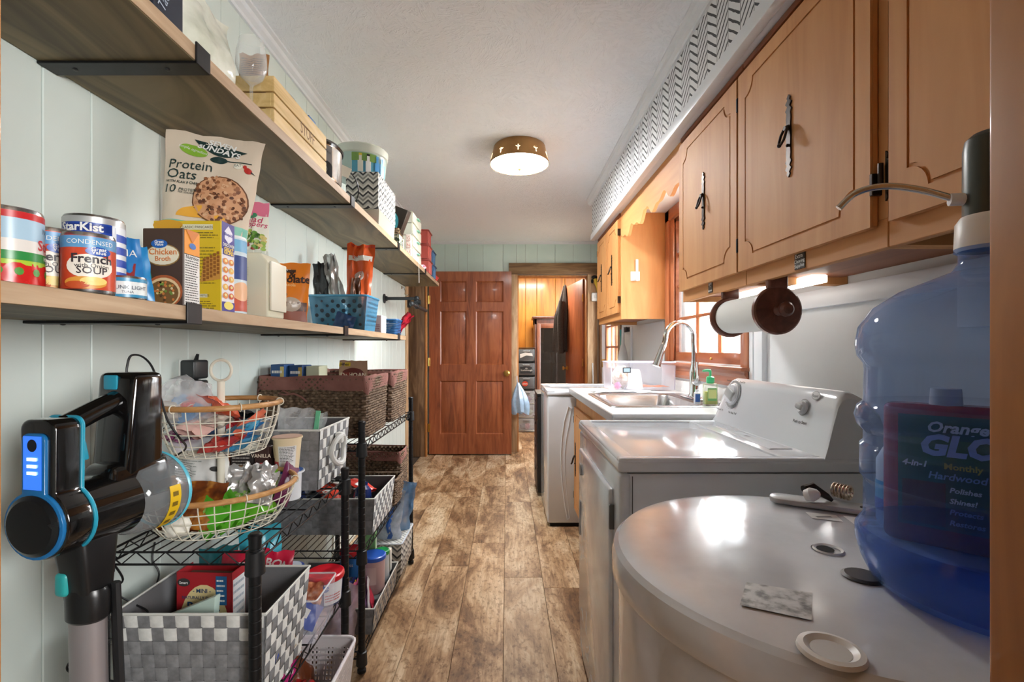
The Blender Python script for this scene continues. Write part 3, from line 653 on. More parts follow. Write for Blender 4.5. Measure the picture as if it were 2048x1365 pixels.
def ornate_hinge(par,Y,z):
    mp=lambda s,zz,k:V((CX-k,Y-s,zz)); pr=[(0,-.05),(.006,-.042),(.003,-.034),(.010,-.026),(.012,-.01),(.010,0)]; pr=pr+[(a,-b) for a,b in pr[::-1][1:]]
    n=len(pr); f=[mp(a,z+b,.004) for a,b in pr]; b_=[mp(a,z+b,0) for a,b in pr]
    MB().add(f+b_,[list(range(n))]+[[i,(i+1)%n,n+(i+1)%n,n+i] for i in range(n)]).cyl(mp(-.004,z-.026,.010),mp(-.004,z+.026,.010),.005,n=10).build('hinge',M['bronze'],par,world=True,label='ornate bronze hinge leaf')
def wall_cab(label,Y0,Y1,doors,hn=True):
    t=thing('wall_cabinet',label,'cabinet',(CX,(Y0+Y1)/2,CZ0),group='honey maple wall cabinets')
    mb=MB().box(CX+.02,XR-.001,Y0,Y0+.018,CZ0,CZ1).box(CX+.02,XR-.001,Y1-.018,Y1,CZ0,CZ1).box(XR-.02,XR-.001,Y0,Y1,CZ0+.03,CZ1).box(CX+.02,XR-.001,Y0,Y1,CZ1-.02,CZ1)
    mb.build('carcass',M['honey'],t,world=True)
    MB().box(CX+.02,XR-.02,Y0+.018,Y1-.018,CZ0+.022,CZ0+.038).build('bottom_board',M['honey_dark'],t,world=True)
    MB().box(CX,CX+.02,Y0,Y1,CZ0,1.432,.0015,1).build('bottom_rail',M['honey_y'],t,world=True)
    MB().box(CX,CX+.02,Y0,Y1,2.025,CZ1,.0015,1).build('top_rail',M['honey_y'],t,world=True)
    for a in (Y0,Y1-.035): MB().box(CX,CX+.02,a,a+.035,1.432,2.025).build('stile',M['honey'],t,world=True)
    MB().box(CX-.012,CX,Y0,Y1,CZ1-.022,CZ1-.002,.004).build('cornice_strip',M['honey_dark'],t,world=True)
    for a,wd,near in doors: cab_door(t,a,wd,1.418,2.037,near)
    return t
k1=wall_cab('honey maple wall cabinet beside the sink window',1.512,2.056,[(2.052,.512,True)])
k2=wall_cab('middle honey maple wall cabinet with ornate hinge above the dryer',.95,1.51,[(1.528,.555,True)])
ornate_hinge(k2,.952,1.515); ornate_hinge(k2,.952,1.95)
k3=wall_cab('nearest honey maple wall cabinet over the water heater',.402,.948,[(.926,.50,True)])
k4=wall_cab('far honey maple wall cabinet with two narrow doors',3.17,3.93,[(3.915,.355,False),(3.545,.355,True)])
MB().box(CX+.0,XR-.001,3.165,3.1715,CZ0,CZ1).build('end_panel',M['honey'],k4,world=True)
# scalloped valance between the cabinets
n=60; low=[]
for i in range(n+1):
    s=i/n; y=2.057+s*1.112; q=abs(s-.5)*2; z=1.905+.020*math.cos(q*PI*4.0)+.012*math.sin(q*PI*8)+.012*(1-q); low.append((y,z))
MB().prism(low+[(3.169,CZ1),(2.057,CZ1)],'x',CX,CX+.018).thing('window_valance',M['honey_y'],'scalloped wooden valance board above the sink window','valance')
# adhesive hook on the cabinet side
hk=thing('adhesive_hook','white adhesive hook on the cabinet end panel','hook',(.845,3.165,1.655))
MB().box(-.03,.03,-.006,0,-.03,.03,.002).build('base_plate',M['white'],hk)
MB().box(.002,.018,-.012,-.006,-.03,.11,.003).tube([(.01,-.008,-.028),(.01,-.024,-.03),(.01,-.03,-.012)],.006).build('hook_arm',M['white'],hk)
# name tags
def ctag(label,Y,z,w,h,lines):
    t=thing('name_tag',label,'sign',(CX-.0016,Y,z)); MB().box(-.0012,.0012,-w/2,w/2,-h/2,h/2,.001,1).build('plate',P(58,48,38,.6),t)
    p=Print(plane_map((-.0013,0,0),(0,-1,0),(0,0,1),(-1,0,0)),.0002)
    for s,x,y,sz in lines: p.text(s,x,y,sz,M['paper'],bold=.01,rot=.05)
    p.build(t,'lettering')
ctag('dark name tag reading extra cleaning supplies',1.233,1.3995,.044,.044,[('Extra',-.002,.007,.015),('Cleaning',0,-.005,.0125),('Supplies',0,-.017,.0125)])
ctag('small dark name tag under the cabinet door by the window',1.775,1.402,.034,.044,[('Lights',0,.008,.012),('+',0,-.003,.012),('Batteries',0,-.016,.009)])
# paper towel holder
ph=thing('paper_towel_holder','dark cherry paper towel holder screwed under the cabinet','holder',(.79,1.40,CZ0))
c0,c1=V((0,-.004,-.088)),V((0,.29,-.088))
mb=MB().lathe([(0,0),(.066,0),(.071,.004),(.071,.016),(.066,.020),(0,.020)],40,c0,Matrix.Rotation(R(-90),4,'X')); mb.build('end_disc',M['walnut'],ph)
mb=MB().lathe([(0,0),(.066,0),(.071,.004),(.071,.016),(.066,.020),(0,.020)],40,c1,Matrix.Rotation(R(-90),4,'X')); mb.build('end_disc',M['walnut'],ph)
for y in (-.004,.29): MB().box(-.03,.03,y-.001,y+.021,-.026,.021,.008,3).build('mount_block',M['walnut'],ph)
MB().lathe([(0,.052),(.014,.050),(.021,.042),(.021,.034),(.013,.022),(.010,.012),(.016,.004),(.016,0),(0,0)],20,(0,-.004,-.088),Matrix.Rotation(R(90),4,'X')).build('knob',M['walnut'],ph)
rl=thing('paper_towel_roll','white paper towel roll on the cherry holder','paper towel',(.79,1.417,CZ0-.088))
MB().lathe([(.02,0),(.058,0),(.058,.268),(.02,.268)],40,(0,0,0),Matrix.Rotation(R(-90),4,'X')).build('paper',M['paper'],rl)
# under-cabinet strip, its glow added to brighten the wall and dryer console
MB().box(.90,.95,1.42,1.95,CZ0-.004,CZ0+.02,.004).thing('glow_strip',P(250,246,236,.3,0,1.5),'slim strip with an added glow under the cabinets behind the paper towels','lamp')
# ================================================================ dryer
dr=thing('dryer','white tumble dryer with knob console beside the sink','dryer',(.63,1.52,0))
def D(name,mat,fn,par=None,**k):
    mb=MB(); fn(mb); return mb.build(name,mat,par or dr,world=True,**k)
DX,DY0,DY1,DZ=.28,1.19,1.85,.90
D('cabinet',M['enamel'],lambda m:m.box(DX+.004,.99,DY0+.003,DY1-.003,.02,DZ-.037,.008))
D('front_panel',M['enamel_worn'],lambda m:m.box(DX,DX+.03,DY0,DY1,.02,DZ-.038,.010,3))
D('side_seam',P(60,60,62,.6),lambda m:m.box(DX+.0305,DX+.0325,DY0+.0015,DY0+.004,.03,DZ-.045))
D('top_panel',M['enamel'],lambda m:(m.box(DX-.004,.992,DY0-.002,DY1+.002,DZ-.036,DZ-.006,.008,3),m.box(DX-.002,.99,DY0,DY0+.03,DZ-.02,DZ,.0055,3),m.box(DX-.002,.99,DY1-.03,DY1,DZ-.02,DZ,.0055,3),m.box(DX-.0015,DX+.04,DY0+.02,DY1-.02,DZ-.02,DZ-.0002,.0055,3),m.box(.69,.9885,DY0+.02,DY1-.02,DZ-.02,DZ-.0004,.003)))
D('top_seam',P(66,66,68,.6),lambda m:m.box(DX+.02,.98,DY0+.006,DY1-.006,DZ-.0385,DZ-.0355))
dd=D('door',M['enamel_worn'],lambda m:m.box(DX-.012,DX+.004,1.262,1.79,.20,.805,.012,3),label='white dryer door')
D('door_handle',P(120,122,124,.4),lambda m:m.box(DX-.0135,DX-.008,1.757,1.781,.49,.615,.008),dd,label='grey recessed door grip')
D('door_hinge',P(90,92,94,.4),lambda m:(m.box(DX-.013,DX+.002,1.252,1.262,.70,.765,.002)),dd)
D('brand_plate',P(120,122,126,.4),lambda m:m.lathe([(0,.003),(.02,.003),(.022,0)],24,(DX-.012,1.745,.735),Matrix.Rotation(R(-90),4,'Y')),dd)
for a,b in ((DX+.05,DY0+.05),(DX+.05,DY1-.05),(.94,DY0+.05),(.94,DY1-.05)): D('foot',M['black_plastic'],lambda m:m.cyl((a,b,0),(a,b,.022),.018))
# console: lofted section, rounded ends
sec=[(.788,0),(.796,.03),(.808,.085),(.822,.142),(.832,.160),(.846,.168),(.862,.166),(.890,.150),(.925,.115),(.945,.06),(.950,0)]
def hY(y):
    a=(DY1-y)/.095; b=(y-DY0)/.02
    f=1
    if a<1: f=.12+.88*math.sqrt(max(0,1-(1-a)**2))
    if b<1: f=min(f,.90+.10*math.sqrt(max(0,1-(1-b)**2)))
    return f
ysx=[DY0,DY0+.003,DY0+.008,DY0+.02,DY0+.2,DY0+.4,DY1-.095,DY1-.075,DY1-.055,DY1-.035,DY1-.025,DY1-.012,DY1-.004,DY1]
mb=MB(); ns=len(sec); vs=[]
for y in ysx: vs+=[V((x,y,DZ-.002+z*hY(y))) for x,z in sec]
fs=[[i*ns+k,i*ns+k+1,(i+1)*ns+k+1,(i+1)*ns+k] for i in range(len(ysx)-1) for k in range(ns-1)]+[list(range(ns)),list(range((len(ysx)-1)*ns,len(ysx)*ns))]
mb.add(vs,fs); cons=mb.build('console',M['enamel'],dr,world=True,label='sloped white control console')
sl=V((.034,0,.142)).normalized(); nrm=V((-sl.z,0,sl.x)); fo=V((.7865,0,DZ))
cm=plane_map(fo,(0,-1,0),sl,nrm)
def dial(y,z,r,name,ang):
    t_=(z-DZ)/sl.z; c=cm(-y,t_,.0); mt=nrm.to_track_quat('Z','Y').to_matrix().to_4x4()
    mb=MB().lathe([(r*1.02,0),(r*1.02,.004),(r*.96,.006),(r*.9,.006),(r*.86,.011),(r*.80,.014),(0,.014)],36,c,mt)
    d=mb.build(name,M['enamel'],cons,world=True)
    g=MB().box(-r*.46,r*.46,-r*.80,r*.80,.006,.019,.006,3); g.xf(Matrix.Translation(c)@mt@Matrix.Rotation(R(ang),4,'Z')); g.build('grip',P(168,169,170,.4),d,world=True)
    k=MB().lathe([(r*1.25,.001),(r*1.06,.001)],36,c,mt); k.build('dial_ring',P(150,151,152,.5),cons,world=True)
dial(1.725,1.010,.040,'cycle_dial',70); dial(1.315,1.012,.019,'start_knob',80)
p=Print(cm,.0005); ink=P(40,40,42,.6)
zz=lambda z:(z-DZ)/sl.z
p.text('Push to Start',-1.315,zz(.968),.0115,ink,4,bold=.03).text('Automatic Dry',-1.765,zz(1.053),.009,ink,4,bold=.02).text('Timed Dry',-1.675,zz(1.053),.009,ink,4,bold=.02).text('Automatic Dry',-1.795,zz(.945),.009,ink,4,bold=.02).text('No Heat Fluff',-1.695,zz(.943),.0105,ink,4,bold=.03)
for k in range(26):
    a=2*PI*k/26; p.rect(-1.725+.054*math.cos(a)-.0012,zz(1.010)+.054*math.sin(a)-.0012,-1.725+.054*math.cos(a)+.0012,zz(1.010)+.054*math.sin(a)+.0015,ink,4)
p.ell(-1.275,zz(1.048),.018,.012,P(176,178,180,.4),2).ell(-1.275,zz(1.048),.016,.010,P(226,227,228,.4),3).text('Roper',-1.275,zz(1.044),.010,P(120,122,124,.5),5,bold=.02)
p.build(cons,'lettering',True)
D('lint_door',M['enamel'],lambda m:m.hexa([(.71,1.30,DZ-.002),(.775,1.30,DZ-.002),(.775,1.72,DZ-.002),(.735,1.72,DZ-.002),(.712,1.302,DZ+.002),(.773,1.302,DZ+.002),(.773,1.718,DZ+.002),(.737,1.718,DZ+.002)],.001),label='lint screen door on the dryer top')
Print(plane_map((0,0,DZ+.0021),(1,0,0),(0,1,0),(0,0,1)),.0004).poly([(.735,1.49),(.75,1.47),(.75,1.51)],P(110,112,114,.5)).build(dr,'arrow_mark',True)
# ================================================================ washer
ws=thing('washer','white washing machine with an arched rib on its side, behind the sink counter','washer',(.6,3.46,0))
def Wm(name,mat,fn,par=None,**k):
    mb=MB(); fn(mb); return mb.build(name,mat,par or ws,world=True,**k)
WX,WY_0,WY_1=.267,3.164,3.775
Wm('cabinet',M['enamel'],lambda m:m.box(WX,.95,WY_0,WY_1,.025,.862,.012,3))
Wm('top_panel',M['enamel'],lambda m:(m.box(WX-.004,.96,WY_0-.003,WY_1+.003,.866,.897,.010,3),m.box(WX-.004,.96,WY_1-.05,WY_1+.003,.89,.905,.005),m.box(WX-.004,WX+.05,WY_0-.003,WY_1+.003,.89,.903,.005)))
Wm('base_gap',P(40,40,42,.7),lambda m:m.box(WX+.02,.93,WY_0+.02,WY_1-.02,0,.026))
arc=[at(x,y,WY_0-.0005) for x,y in ((1137,814),(1129,842),(1124.5,872),(1122.3,905),(1122.5,940),(1125.5,975),(1130,1012),(1135,1040))]
arc2=[at(x,y,WY_0-.0005) for x,y in ((1137,814),(1143,818),(1139,845),(1132,880),(1129.5,912),(1130,945),(1132.5,978),(1136.5,1014),(1139,1037),(1135,1040))]
Wm('side_rib',M['enamel'],lambda m:(m.tube(arc,.0045,8),m.tube(arc2,.0035,8)))
# black drawer cart beyond the washer
bc=thing('drawer_cart','black plastic drawer cart standing beyond the washer','cart',(.42,4.02,0))
MB().box(-.175,.18,-.2,.2,.03,.80,.004).build('frame',M['black_plastic'],bc)
for k in range(4): MB().box(-.181,-.172,-.185,.185,.05+.187*k,.225+.187*k,.006).box(-.187,-.18,-.06,.06,.18+.187*k,.2+.187*k,.003).build('drawer',P(30,30,33,.35),bc)
MB().box(-.18,.185,-.205,.205,.80,.82,.004).build('top',M['black_plastic'],bc)
# ================================================================ sink counter
KX,KZ=.41,.92
ct=thing('worktop','white laminate worktop around the stainless sink','worktop',(.74,2.5,KZ-.035))
def K(name,mat,fn,par=None,**k):
    mb=MB(); fn(mb); return mb.build(name,mat,par or ct,world=True,**k)
sx0,sx1,sy0,sy1=.49,.90,2.115,2.68
K('slab',P(232,233,233,.25),lambda m:(m.box(KX,sx0,1.857,3.158,KZ-.036,KZ,.002,1),m.box(sx1,XR-.001,1.857,3.158,KZ-.036,KZ,.002,1),m.box(sx0,sx1,1.857,sy0,KZ-.036,KZ),m.box(sx0,sx1,sy1,3.158,KZ-.036,KZ)))
K('front_edge',P(160,161,162,.3),lambda m:m.box(KX-.003,KX+.001,1.857,3.158,KZ-.036,KZ-.003))
K('backsplash',P(232,233,233,.25),lambda m:m.box(XR-.018,XR-.001,1.857,3.158,KZ,KZ+.065,.003))
sk=thing('sink','stainless steel drop in sink with a deep bowl','sink',(.70,2.4,KZ))
def S(name,mat,fn,par=None,**k):
    mb=MB(); fn(mb); return mb.build(name,mat,par or sk,world=True,**k)
def rrect(x0,x1,y0,y1,r,n=6):
    o=[]
    for cx,cy,a in ((x1-r,y1-r,0),(x0+r,y1-r,90),(x0+r,y0+r,180),(x1-r,y0+r,270)):
        o+=[(cx+r*math.cos(R(a+90*i/n)),cy+r*math.sin(R(a+90*i/n))) for i in range(n+1)]
    return o
def bowl(m):
    rings=[(rrect(.452,.985,2.075,2.72,.03),KZ+.001),(rrect(.456,.981,2.079,2.716,.03),KZ+.005),(rrect(.492,.888,2.12,2.676,.055),KZ+.004),(rrect(.500,.880,2.128,2.668,.055),KZ-.006),(rrect(.520,.860,2.148,2.648,.07),KZ-.15),(rrect(.555,.825,2.19,2.61,.07),KZ-.172)]
    vs=[];N=len(rings[0][0])
    for r,z in rings: vs+=[(x,y,z) for x,y in r]
    fs=[[k*N+i,k*N+(i+1)%N,(k+1)*N+(i+1)%N,(k+1)*N+i] for k in range(len(rings)-1) for i in range(N)]+[list(range((len(rings)-1)*N,len(rings)*N))]
    m.add(vs,fs)
S('bowl',M['steel'],bowl,smooth=50)
S('drain',M['chrome'],lambda m:m.lathe([(.045,.002),(.04,.005),(.032,.0),(0,-.001)],24,(.69,2.4,KZ-.172)))
fc=thing('faucet','chrome gooseneck kitchen faucet with pull down spray head','faucet',(.935,2.40,KZ+.005))
MB().box(-.03,.03,-.125,.125,0,.012,.010,3).build('deck_plate',M['chrome'],fc)
MB().lathe([(.028,.010),(.027,.018),(.022,.03),(.0215,.13),(.019,.15),(.0145,.17),(.0145,.19)],28).build('body',M['chrome'],fc)
goose=[(0,0,.17),(0,0,.24),(-.004,-.004,.29)]+[(-.078+.078*math.cos(t),-.02*(1-math.cos(t)),.30+.082*math.sin(t)) for t in [PI*i/14 for i in range(1,14)]]+[(-.158,-.04,.29),(-.165,-.042,.265)]
MB().tube(goose,.0125,14).build('gooseneck',M['chrome'],fc)
MB().tube([(-.165,-.042,.268),(-.172,-.044,.25),(-.186,-.048,.215),(-.200,-.052,.178),(-.205,-.053,.165)],[.0145,.016,.0165,.019,.0205],18).build('spray_head',M['chrome'],fc)
MB().tube([(.0,-.02,.085),(.0,-.045,.085)],.017,16).build('lever_hub',M['chrome'],fc)
MB().tube([(0,-.04,.09),(0,-.046,.12),(-.004,-.052,.185)],[.008,.007,.006],10).build('lever',M['chrome'],fc)
# base cabinet below
bcab=thing('sink_cabinet','honey maple base cabinet under the sink','cabinet',(.76,2.5,0))
def B(name,mat,fn,par=None,**k):
    mb=MB(); fn(mb); return mb.build(name,mat,par or bcab,world=True,**k)
B('carcass',M['honey'],lambda m:(m.box(.455,.475,1.86,3.155,.10,.883),m.box(.475,XR-.002,1.86,1.88,.10,.883),m.box(.475,XR-.002,3.135,3.155,.10,.883),m.box(.475,XR-.002,1.86,3.155,.10,.12)))
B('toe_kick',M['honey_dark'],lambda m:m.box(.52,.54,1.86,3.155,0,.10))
for a in (3.13,2.50): cab_door(bcab,a,.60,.14,.80,False,True,.455,.12)
# things on the counter
fb=at(1228,783,2.89)
bx=thing('clear_storage_bin','clear plastic storage bin with a grey label window, behind the sink','bin',(.822,3.02,KZ+.006))
def tub(m,x0,x1,y0,y1,z0,z1,e,t=.003):
    o0=[(x0+e,y0+e),(x1-e,y0+e),(x1-e,y1-e),(x0+e,y1-e)]; o1=[(x0,y0),(x1,y0),(x1,y1),(x0,y1)]
    vs=[(x,y,z0) for x,y in o0]+[(x,y,z1) for x,y in o1]; m.add(vs,[(0,1,2,3)]+[(i,(i+1)%4,4+(i+1)%4,4+i) for i in range(4)])
mb=MB(); tub(mb,-.195,.195,-.125,.125,0,.168,.006); mb.build('tub',clear('frosted_bin',(228,228,242),.2,.12),bx)
mb=MB(); q=rrect(-.199,.199,-.129,.129,.02,3); mb.tube([(x,y,.168) for x,y in q],.0045,6,True); 
for x,y in ((-.19,-.12),(.19,-.12)): mb.tube([(x,y,.003),(x*1.02,y*1.02,.166)],.003,6)
mb.build('rim',clear('lavender_rim',(226,222,246),.55,.15),bx)
Print(front_map(-.1262)).rect(-.125,.105,-.075,.137,P(50,54,62,.4),1).rect(-.119,.110,-.081,.132,P(150,172,180,.4),2).build(bx,'label_window')
def lump(name,label,cat,loc,r,c,seed=1,rough=.7,group=None,mat=None):
    mb=MB().blob((0,0,r[2]),r,18,12,.35,seed); return mb.thing(name,mat or P(*c,rough),label,cat,loc,group=group)
lump('snack_bag','beige paper bag of crumbs in the clear bin','bag',(.715,3.02,KZ+.012),(.055,.07,.068),(206,186,164),2,mat=noisecol('crumb_bag',[(.35,(170,128,92)),(.5,(214,196,176)),(.7,(228,216,202))],(1,1,1),30,4,.6))
lump('pink_pouch','small pink pouch at the corner of the clear bin','pouch',(.675,2.93,KZ+.012),(.02,.022,.02),(214,120,160),4)
MB().grid(lambda u,v:V(((u-.5)*.2,(v-.5)*.12,.012+.012*noise.noise(V((u*4,v*4,1))))),10,8).thing('orange_packet',P(204,120,70,.4),'flat orange foil packet in the clear bin','packet',(.89,2.98,KZ+.012))
MB().lathe([(.034,0),(.052,.0),(.036,.10),(.030,.115),(.022,.12),(.020,.118),(.034,.1),(.05,.002)],24).thing('white_scoop',P(236,236,234,.4),'white plastic funnel standing in the clear bin','funnel',(.785,2.955,KZ+.011))
def cloth(u,v): return V((-.06+.36*v+.02*math.sin(6*u),-.06+.12*u,.003+.006*abs(math.sin(5*u+4*v))+.004*noise.noise(V((u*5,v*9,0)))))
MB().grid(cloth,14,24).thing('dish_cloth',P(238,238,236,.9),'white folded cloth lying behind the sink bowl','cloth',(.56,2.80,KZ+.002))
sd=thing('soap_dispenser','clear pump bottle of yellow green hand soap with green pump','soap',(.90,2.125,KZ+.006))
MB().prism(rrect(-.03,.03,-.02,.02,.012,4),'z',0.001,.095,.006).build('bottle',clear('soap_bottle',(214,224,190),.22,.1),sd)
MB().prism(rrect(-.027,.027,-.017,.017,.01,4),'z',.003,.06,.004).build('liquid_soap',P(196,204,96,.2),sd)
MB().lathe([(.0,.095),(.012,.095),(.017,.1),(.017,.122),(.012,.126),(.005,.128),(.005,.152),(0,.152)],18).tube([(0,0,.150),(-.012,0,.153),(-.034,0,.150)],[.007,.006,.004],8).build('pump',P(70,196,130,.35),sd)
Print(front_map(-.0203)).rect(-.02,.02,.02,.075,P(120,190,120,.5)).rect(-.018,.03,.018,.07,P(214,226,150,.5),2).build(sd)
sd2=thing('small_bottle','small white and blue bottle beside the hand soap','bottle',(.855,2.16,KZ+.006))
MB().lathe([(0,0),(.014,0),(.014,.05),(.008,.056),(.008,.064),(0,.064)],16).build('bottle',P(226,230,240,.3),sd2)
Print(cyl_map(.0141)).rect(-.012,.01,.012,.045,P(60,110,200,.5),1,6).build(sd2)
# wall things at the far right
rk=thing('tool_rack','black clip rack for brushes on the white wall','rack',(XR-.001,4.20,1.345))
MB().box(-.02,0,-.10,.10,-.02,.02,.004).build('bar',M['black_plastic'],rk)
for y in (-.06,0,.06): MB().box(-.04,-.02,y-.016,y+.016,-.022,.022,.006).build('clip',P(40,40,42,.5),rk)
MB().prism([(-.012,.0),(-.05,-.30),(.05,-.30),(.012,.0)],'x',-.012,0,.004).cyl((-.006,0,0),(-.006,0,.06),.010).thing('squeegee',P(70,160,160,.4),'teal squeegee hanging from the black rack','squeegee',(XR-.045,4.26,1.29))
MB().lathe([(0,-.42),(.045,-.42),(.055,-.30),(.035,-.15),(.014,-.08),(.011,.06),(0,.06)],18).thing('toilet_brush',P(225,226,228,.4),'white long handled brush hanging from the black rack','brush',(XR-.06,4.14,1.30))
MB().box(XR-.018,XR-.001,3.19,3.99,.925,1.365,.004).thing('wall_board_panel',P(206,208,208,.5),'plain pale grey board on the wall beneath the far cabinet','board')
MB().box(XR-.030,XR-.001,3.995,4.03,.925,1.365,.003).thing('corner_strip',M['white_trim'],'narrow white strip at the edge of the grey board','strip')
yt=thing('hand_tool','yellow and black hand tool hanging on the pine casing','tool',(1.005,YF-.04,1.95))
MB().tube([(.0,0,.03),(.01,0,-.02),(.025,0,-.07),(.03,0,-.13)],[.018,.022,.016,.012],10).build('handle',P(226,196,60,.4),yt)
MB().blob((-.01,0,.045),(.035,.018,.022),12,8).blob((-.035,0,.0),(.014,.014,.025),10,6).build('head',M['black_plastic'],yt)
tb=thing('wall_timer','white round edged wall timer box on the pine casing','timer',(1.005,YF-.023,1.77))
MB().box(-.045,.045,-.035,0,-.05,.05,.014,3).build('case',P(236,234,228,.4),tb)
MB().lathe([(.02,0),(.02,.006),(0,.007)],18,(0,-.035,.005),Matrix.Rotation(R(90),4,'X')).build('dial',P(210,208,200,.4),tb)
MB().tube([(1.04,YF-.012,1.71),(1.043,YF-.012,1.3),(1.04,YF-.012,.5)],.004,6).thing('wall_cable',P(206,204,200,.5),'thin pale cable running down the pine casing','cable')
MB().cyl((1.0,YF-.05,.02),(.975,YF-.03,1.02),.008).thing('white_rod',P(232,232,230,.4),'thin white rod leaning on the pine casing','rod')
# back room things
dt=thing('drawer_tower','stack of six plastic drawers with black and white frames','drawers',(.275,6.98,0))
for k in range(6):
    z0=.01+.196*k; up=k>=3
    MB().box(-.125,.125,-.17,.17,z0,z0+.012).box(-.125,-.119,-.17,.17,z0,z0+.19).box(.119,.125,-.17,.17,z0,z0+.19).box(-.125,.125,.165,.17,z0,z0+.19).build('frame',M['black_plastic'] if up else P(220,216,206,.4),dt)
    d=MB().box(-.117,.117,-.185,-.178,z0+.018,z0+.185,.006).box(-.117,.117,-.178,.15,z0+.018,z0+.022).build('drawer',clear('smoke_drawer',(120,124,130),.55,.25) if up else clear('clear_drawer',(220,222,226),.32,.2),dt)
    MB().box(-.05,.05,-.192,-.184,z0+.150,z0+.166,.004).build('pull',P(150,152,156,.4),d)
    pr=Print(front_map(-.1862))
    if k==5: pr.poly([(-.09,z0+.06),(.0,z0+.10),(.09,z0+.09),(.08,z0+.13),(-.02,z0+.14),(-.09,z0+.12)],P(226,226,228,.6))
    if k==4: pr.rect(-.09,z0+.04,.08,z0+.135,P(40,42,46,.5)).text('Scarborough',0,z0+.075,.032,M['paper']).ell(0,z0+.11,.018,.012,P(150,150,150,.5),2)
    if k==3: pr.ell(-.02,z0+.09,.042,.036,P(216,70,44,.5)).text('plum',-.02,z0+.08,.034,M['paper'],bold=.02)
    if pr.mats: pr.build(d)
MB().box(-.128,.128,-.175,.172,1.186,1.2,.004).build('top',M['black_plastic'],dt)
for k,(c,x) in enumerate([((206,120,150),.02),((90,110,150),-.05),((200,60,120),-.02),((120,170,120),.05),((150,70,140),.03),((220,190,120),-.04)]):
    lump('craft_bundle','%s craft bundle inside a clear tower drawer'%['pink','slate blue','magenta','pale green','purple','straw'][k],'bundle',(.275+x,6.9,.035+.196*(k//2)),(.045,.05,.04),c,k)
CUR=wood('curio_cherry',(50,26,18),(72,38,26),(92,52,36),'z',.35,0,.7,.05,.3)
cc=thing('curio_cabinet','dark cherry curio cabinet with a glass door','cabinet',(.70,7.35,0))
MB().box(-.29,-.255,-.2,.2,0,1.63,.003).box(.255,.29,-.2,.2,0,1.63,.003).box(-.29,.29,.185,.2,0,1.63).box(-.29,.29,-.2,.2,.02,.12).box(-.29,.29,-.2,.2,1.55,1.63).build('carcass',CUR,cc)
MB().box(-.32,.32,-.23,.2,1.63,1.67,.010,3).build('cornice',CUR,cc)
g=MB().box(-.255,-.20,-.222,-.2,.12,1.56,.004).box(.20,.255,-.222,-.2,.12,1.56,.004).box(-.2,.2,-.222,-.2,.12,.19,.004).box(-.2,.2,-.222,-.2,1.49,1.56,.004).build('door',wood('cherry_frame',(70,34,18),(92,48,28),(112,64,40),'z',.35,0,.7,.05,.3),cc)
MB().box(-.2,.2,-.212,-.208,.19,1.49).build('pane',clear('dark_glass',(60,52,46),.25,.02,(150,140,130)),g)
for z in (.55,.95,1.25): MB().box(-.25,.25,-.18,.18,z,z+.012).build('shelf',CUR,cc)
for k,(x,z,c,l) in enumerate([(-.1,.562,(170,180,190),'pale blue'),(.06,.562,(150,140,120),'tan'),(-.08,.962,(190,190,196),'silver'),(.08,.962,(90,110,130),'grey blue')]):
    MB().lathe([(0,0),(.04,0),(.06,.08),(.045,.16),(.02,.2),(.024,.22),(0,.22)],18).thing('vase',P(*c,.3),l+' vase behind the curio cabinet glass','vase',(.70+x,7.35,z))
# jacket over the back room door
jk=thing('jacket','dark grey fleece jacket hanging from the slab door','jacket',(.795,6.33,1.98))
def jf(u,v):
    a=2*PI*u; wd=.02+.085*min(1,v*2.2)+.02*v; f=1+.18*math.sin(4*a+3*v)+.08*math.sin(9*a)
    return V((-.035-.03*v+wd*math.cos(a)*f*.9,.06*math.sin(a)*f*min(1,v*3+.2),.03-.86*v+.02*math.sin(3*a)))
MB().grid(jf,30,22,True).build('body',noisecol('fleece',[(.3,(52,46,44)),(.7,(78,70,66))],(1,1,1),90,4,.95,.5),jk)
MB().tube([(-.08,-.05,-.18),(-.10,-.07,-.42),(-.095,-.08,-.66),(-.09,-.08,-.86)],[.04,.045,.04,.034],12).build('sleeve',noisecol('fleece_sleeve',[(.3,(48,42,40)),(.7,(72,64,60))],(1,1,1),90,4,.95,.5),jk)
# blue plastic bag on the casing
bb=thing('shopping_bag','pale blue plastic shopping bag hanging at the door edge','bag',(.125,5.40,.80))
def bf(u,v):
    a=2*PI*u; w_=.012+.085*math.sin(min(1,v*1.05)*PI*.62)**1.2; return V((w_*math.cos(a)*(1+.15*math.sin(5*a+4*v))+.03*v,w_*.6*math.sin(a)*(1+.2*math.sin(7*a)),-.34*v+.02*math.sin(3*a)*v))
MB().grid(bf,36,20,True).build('bag',clear('blue_bag_film',(176,206,232),.62,.25,noise_a=.25),bb)
MB().tube([(-.01,.0,.0),(-.012,.04,.06),(-.01,.08,.07)],.004,6).build('handle_loop',P(180,206,230,.4),bb)
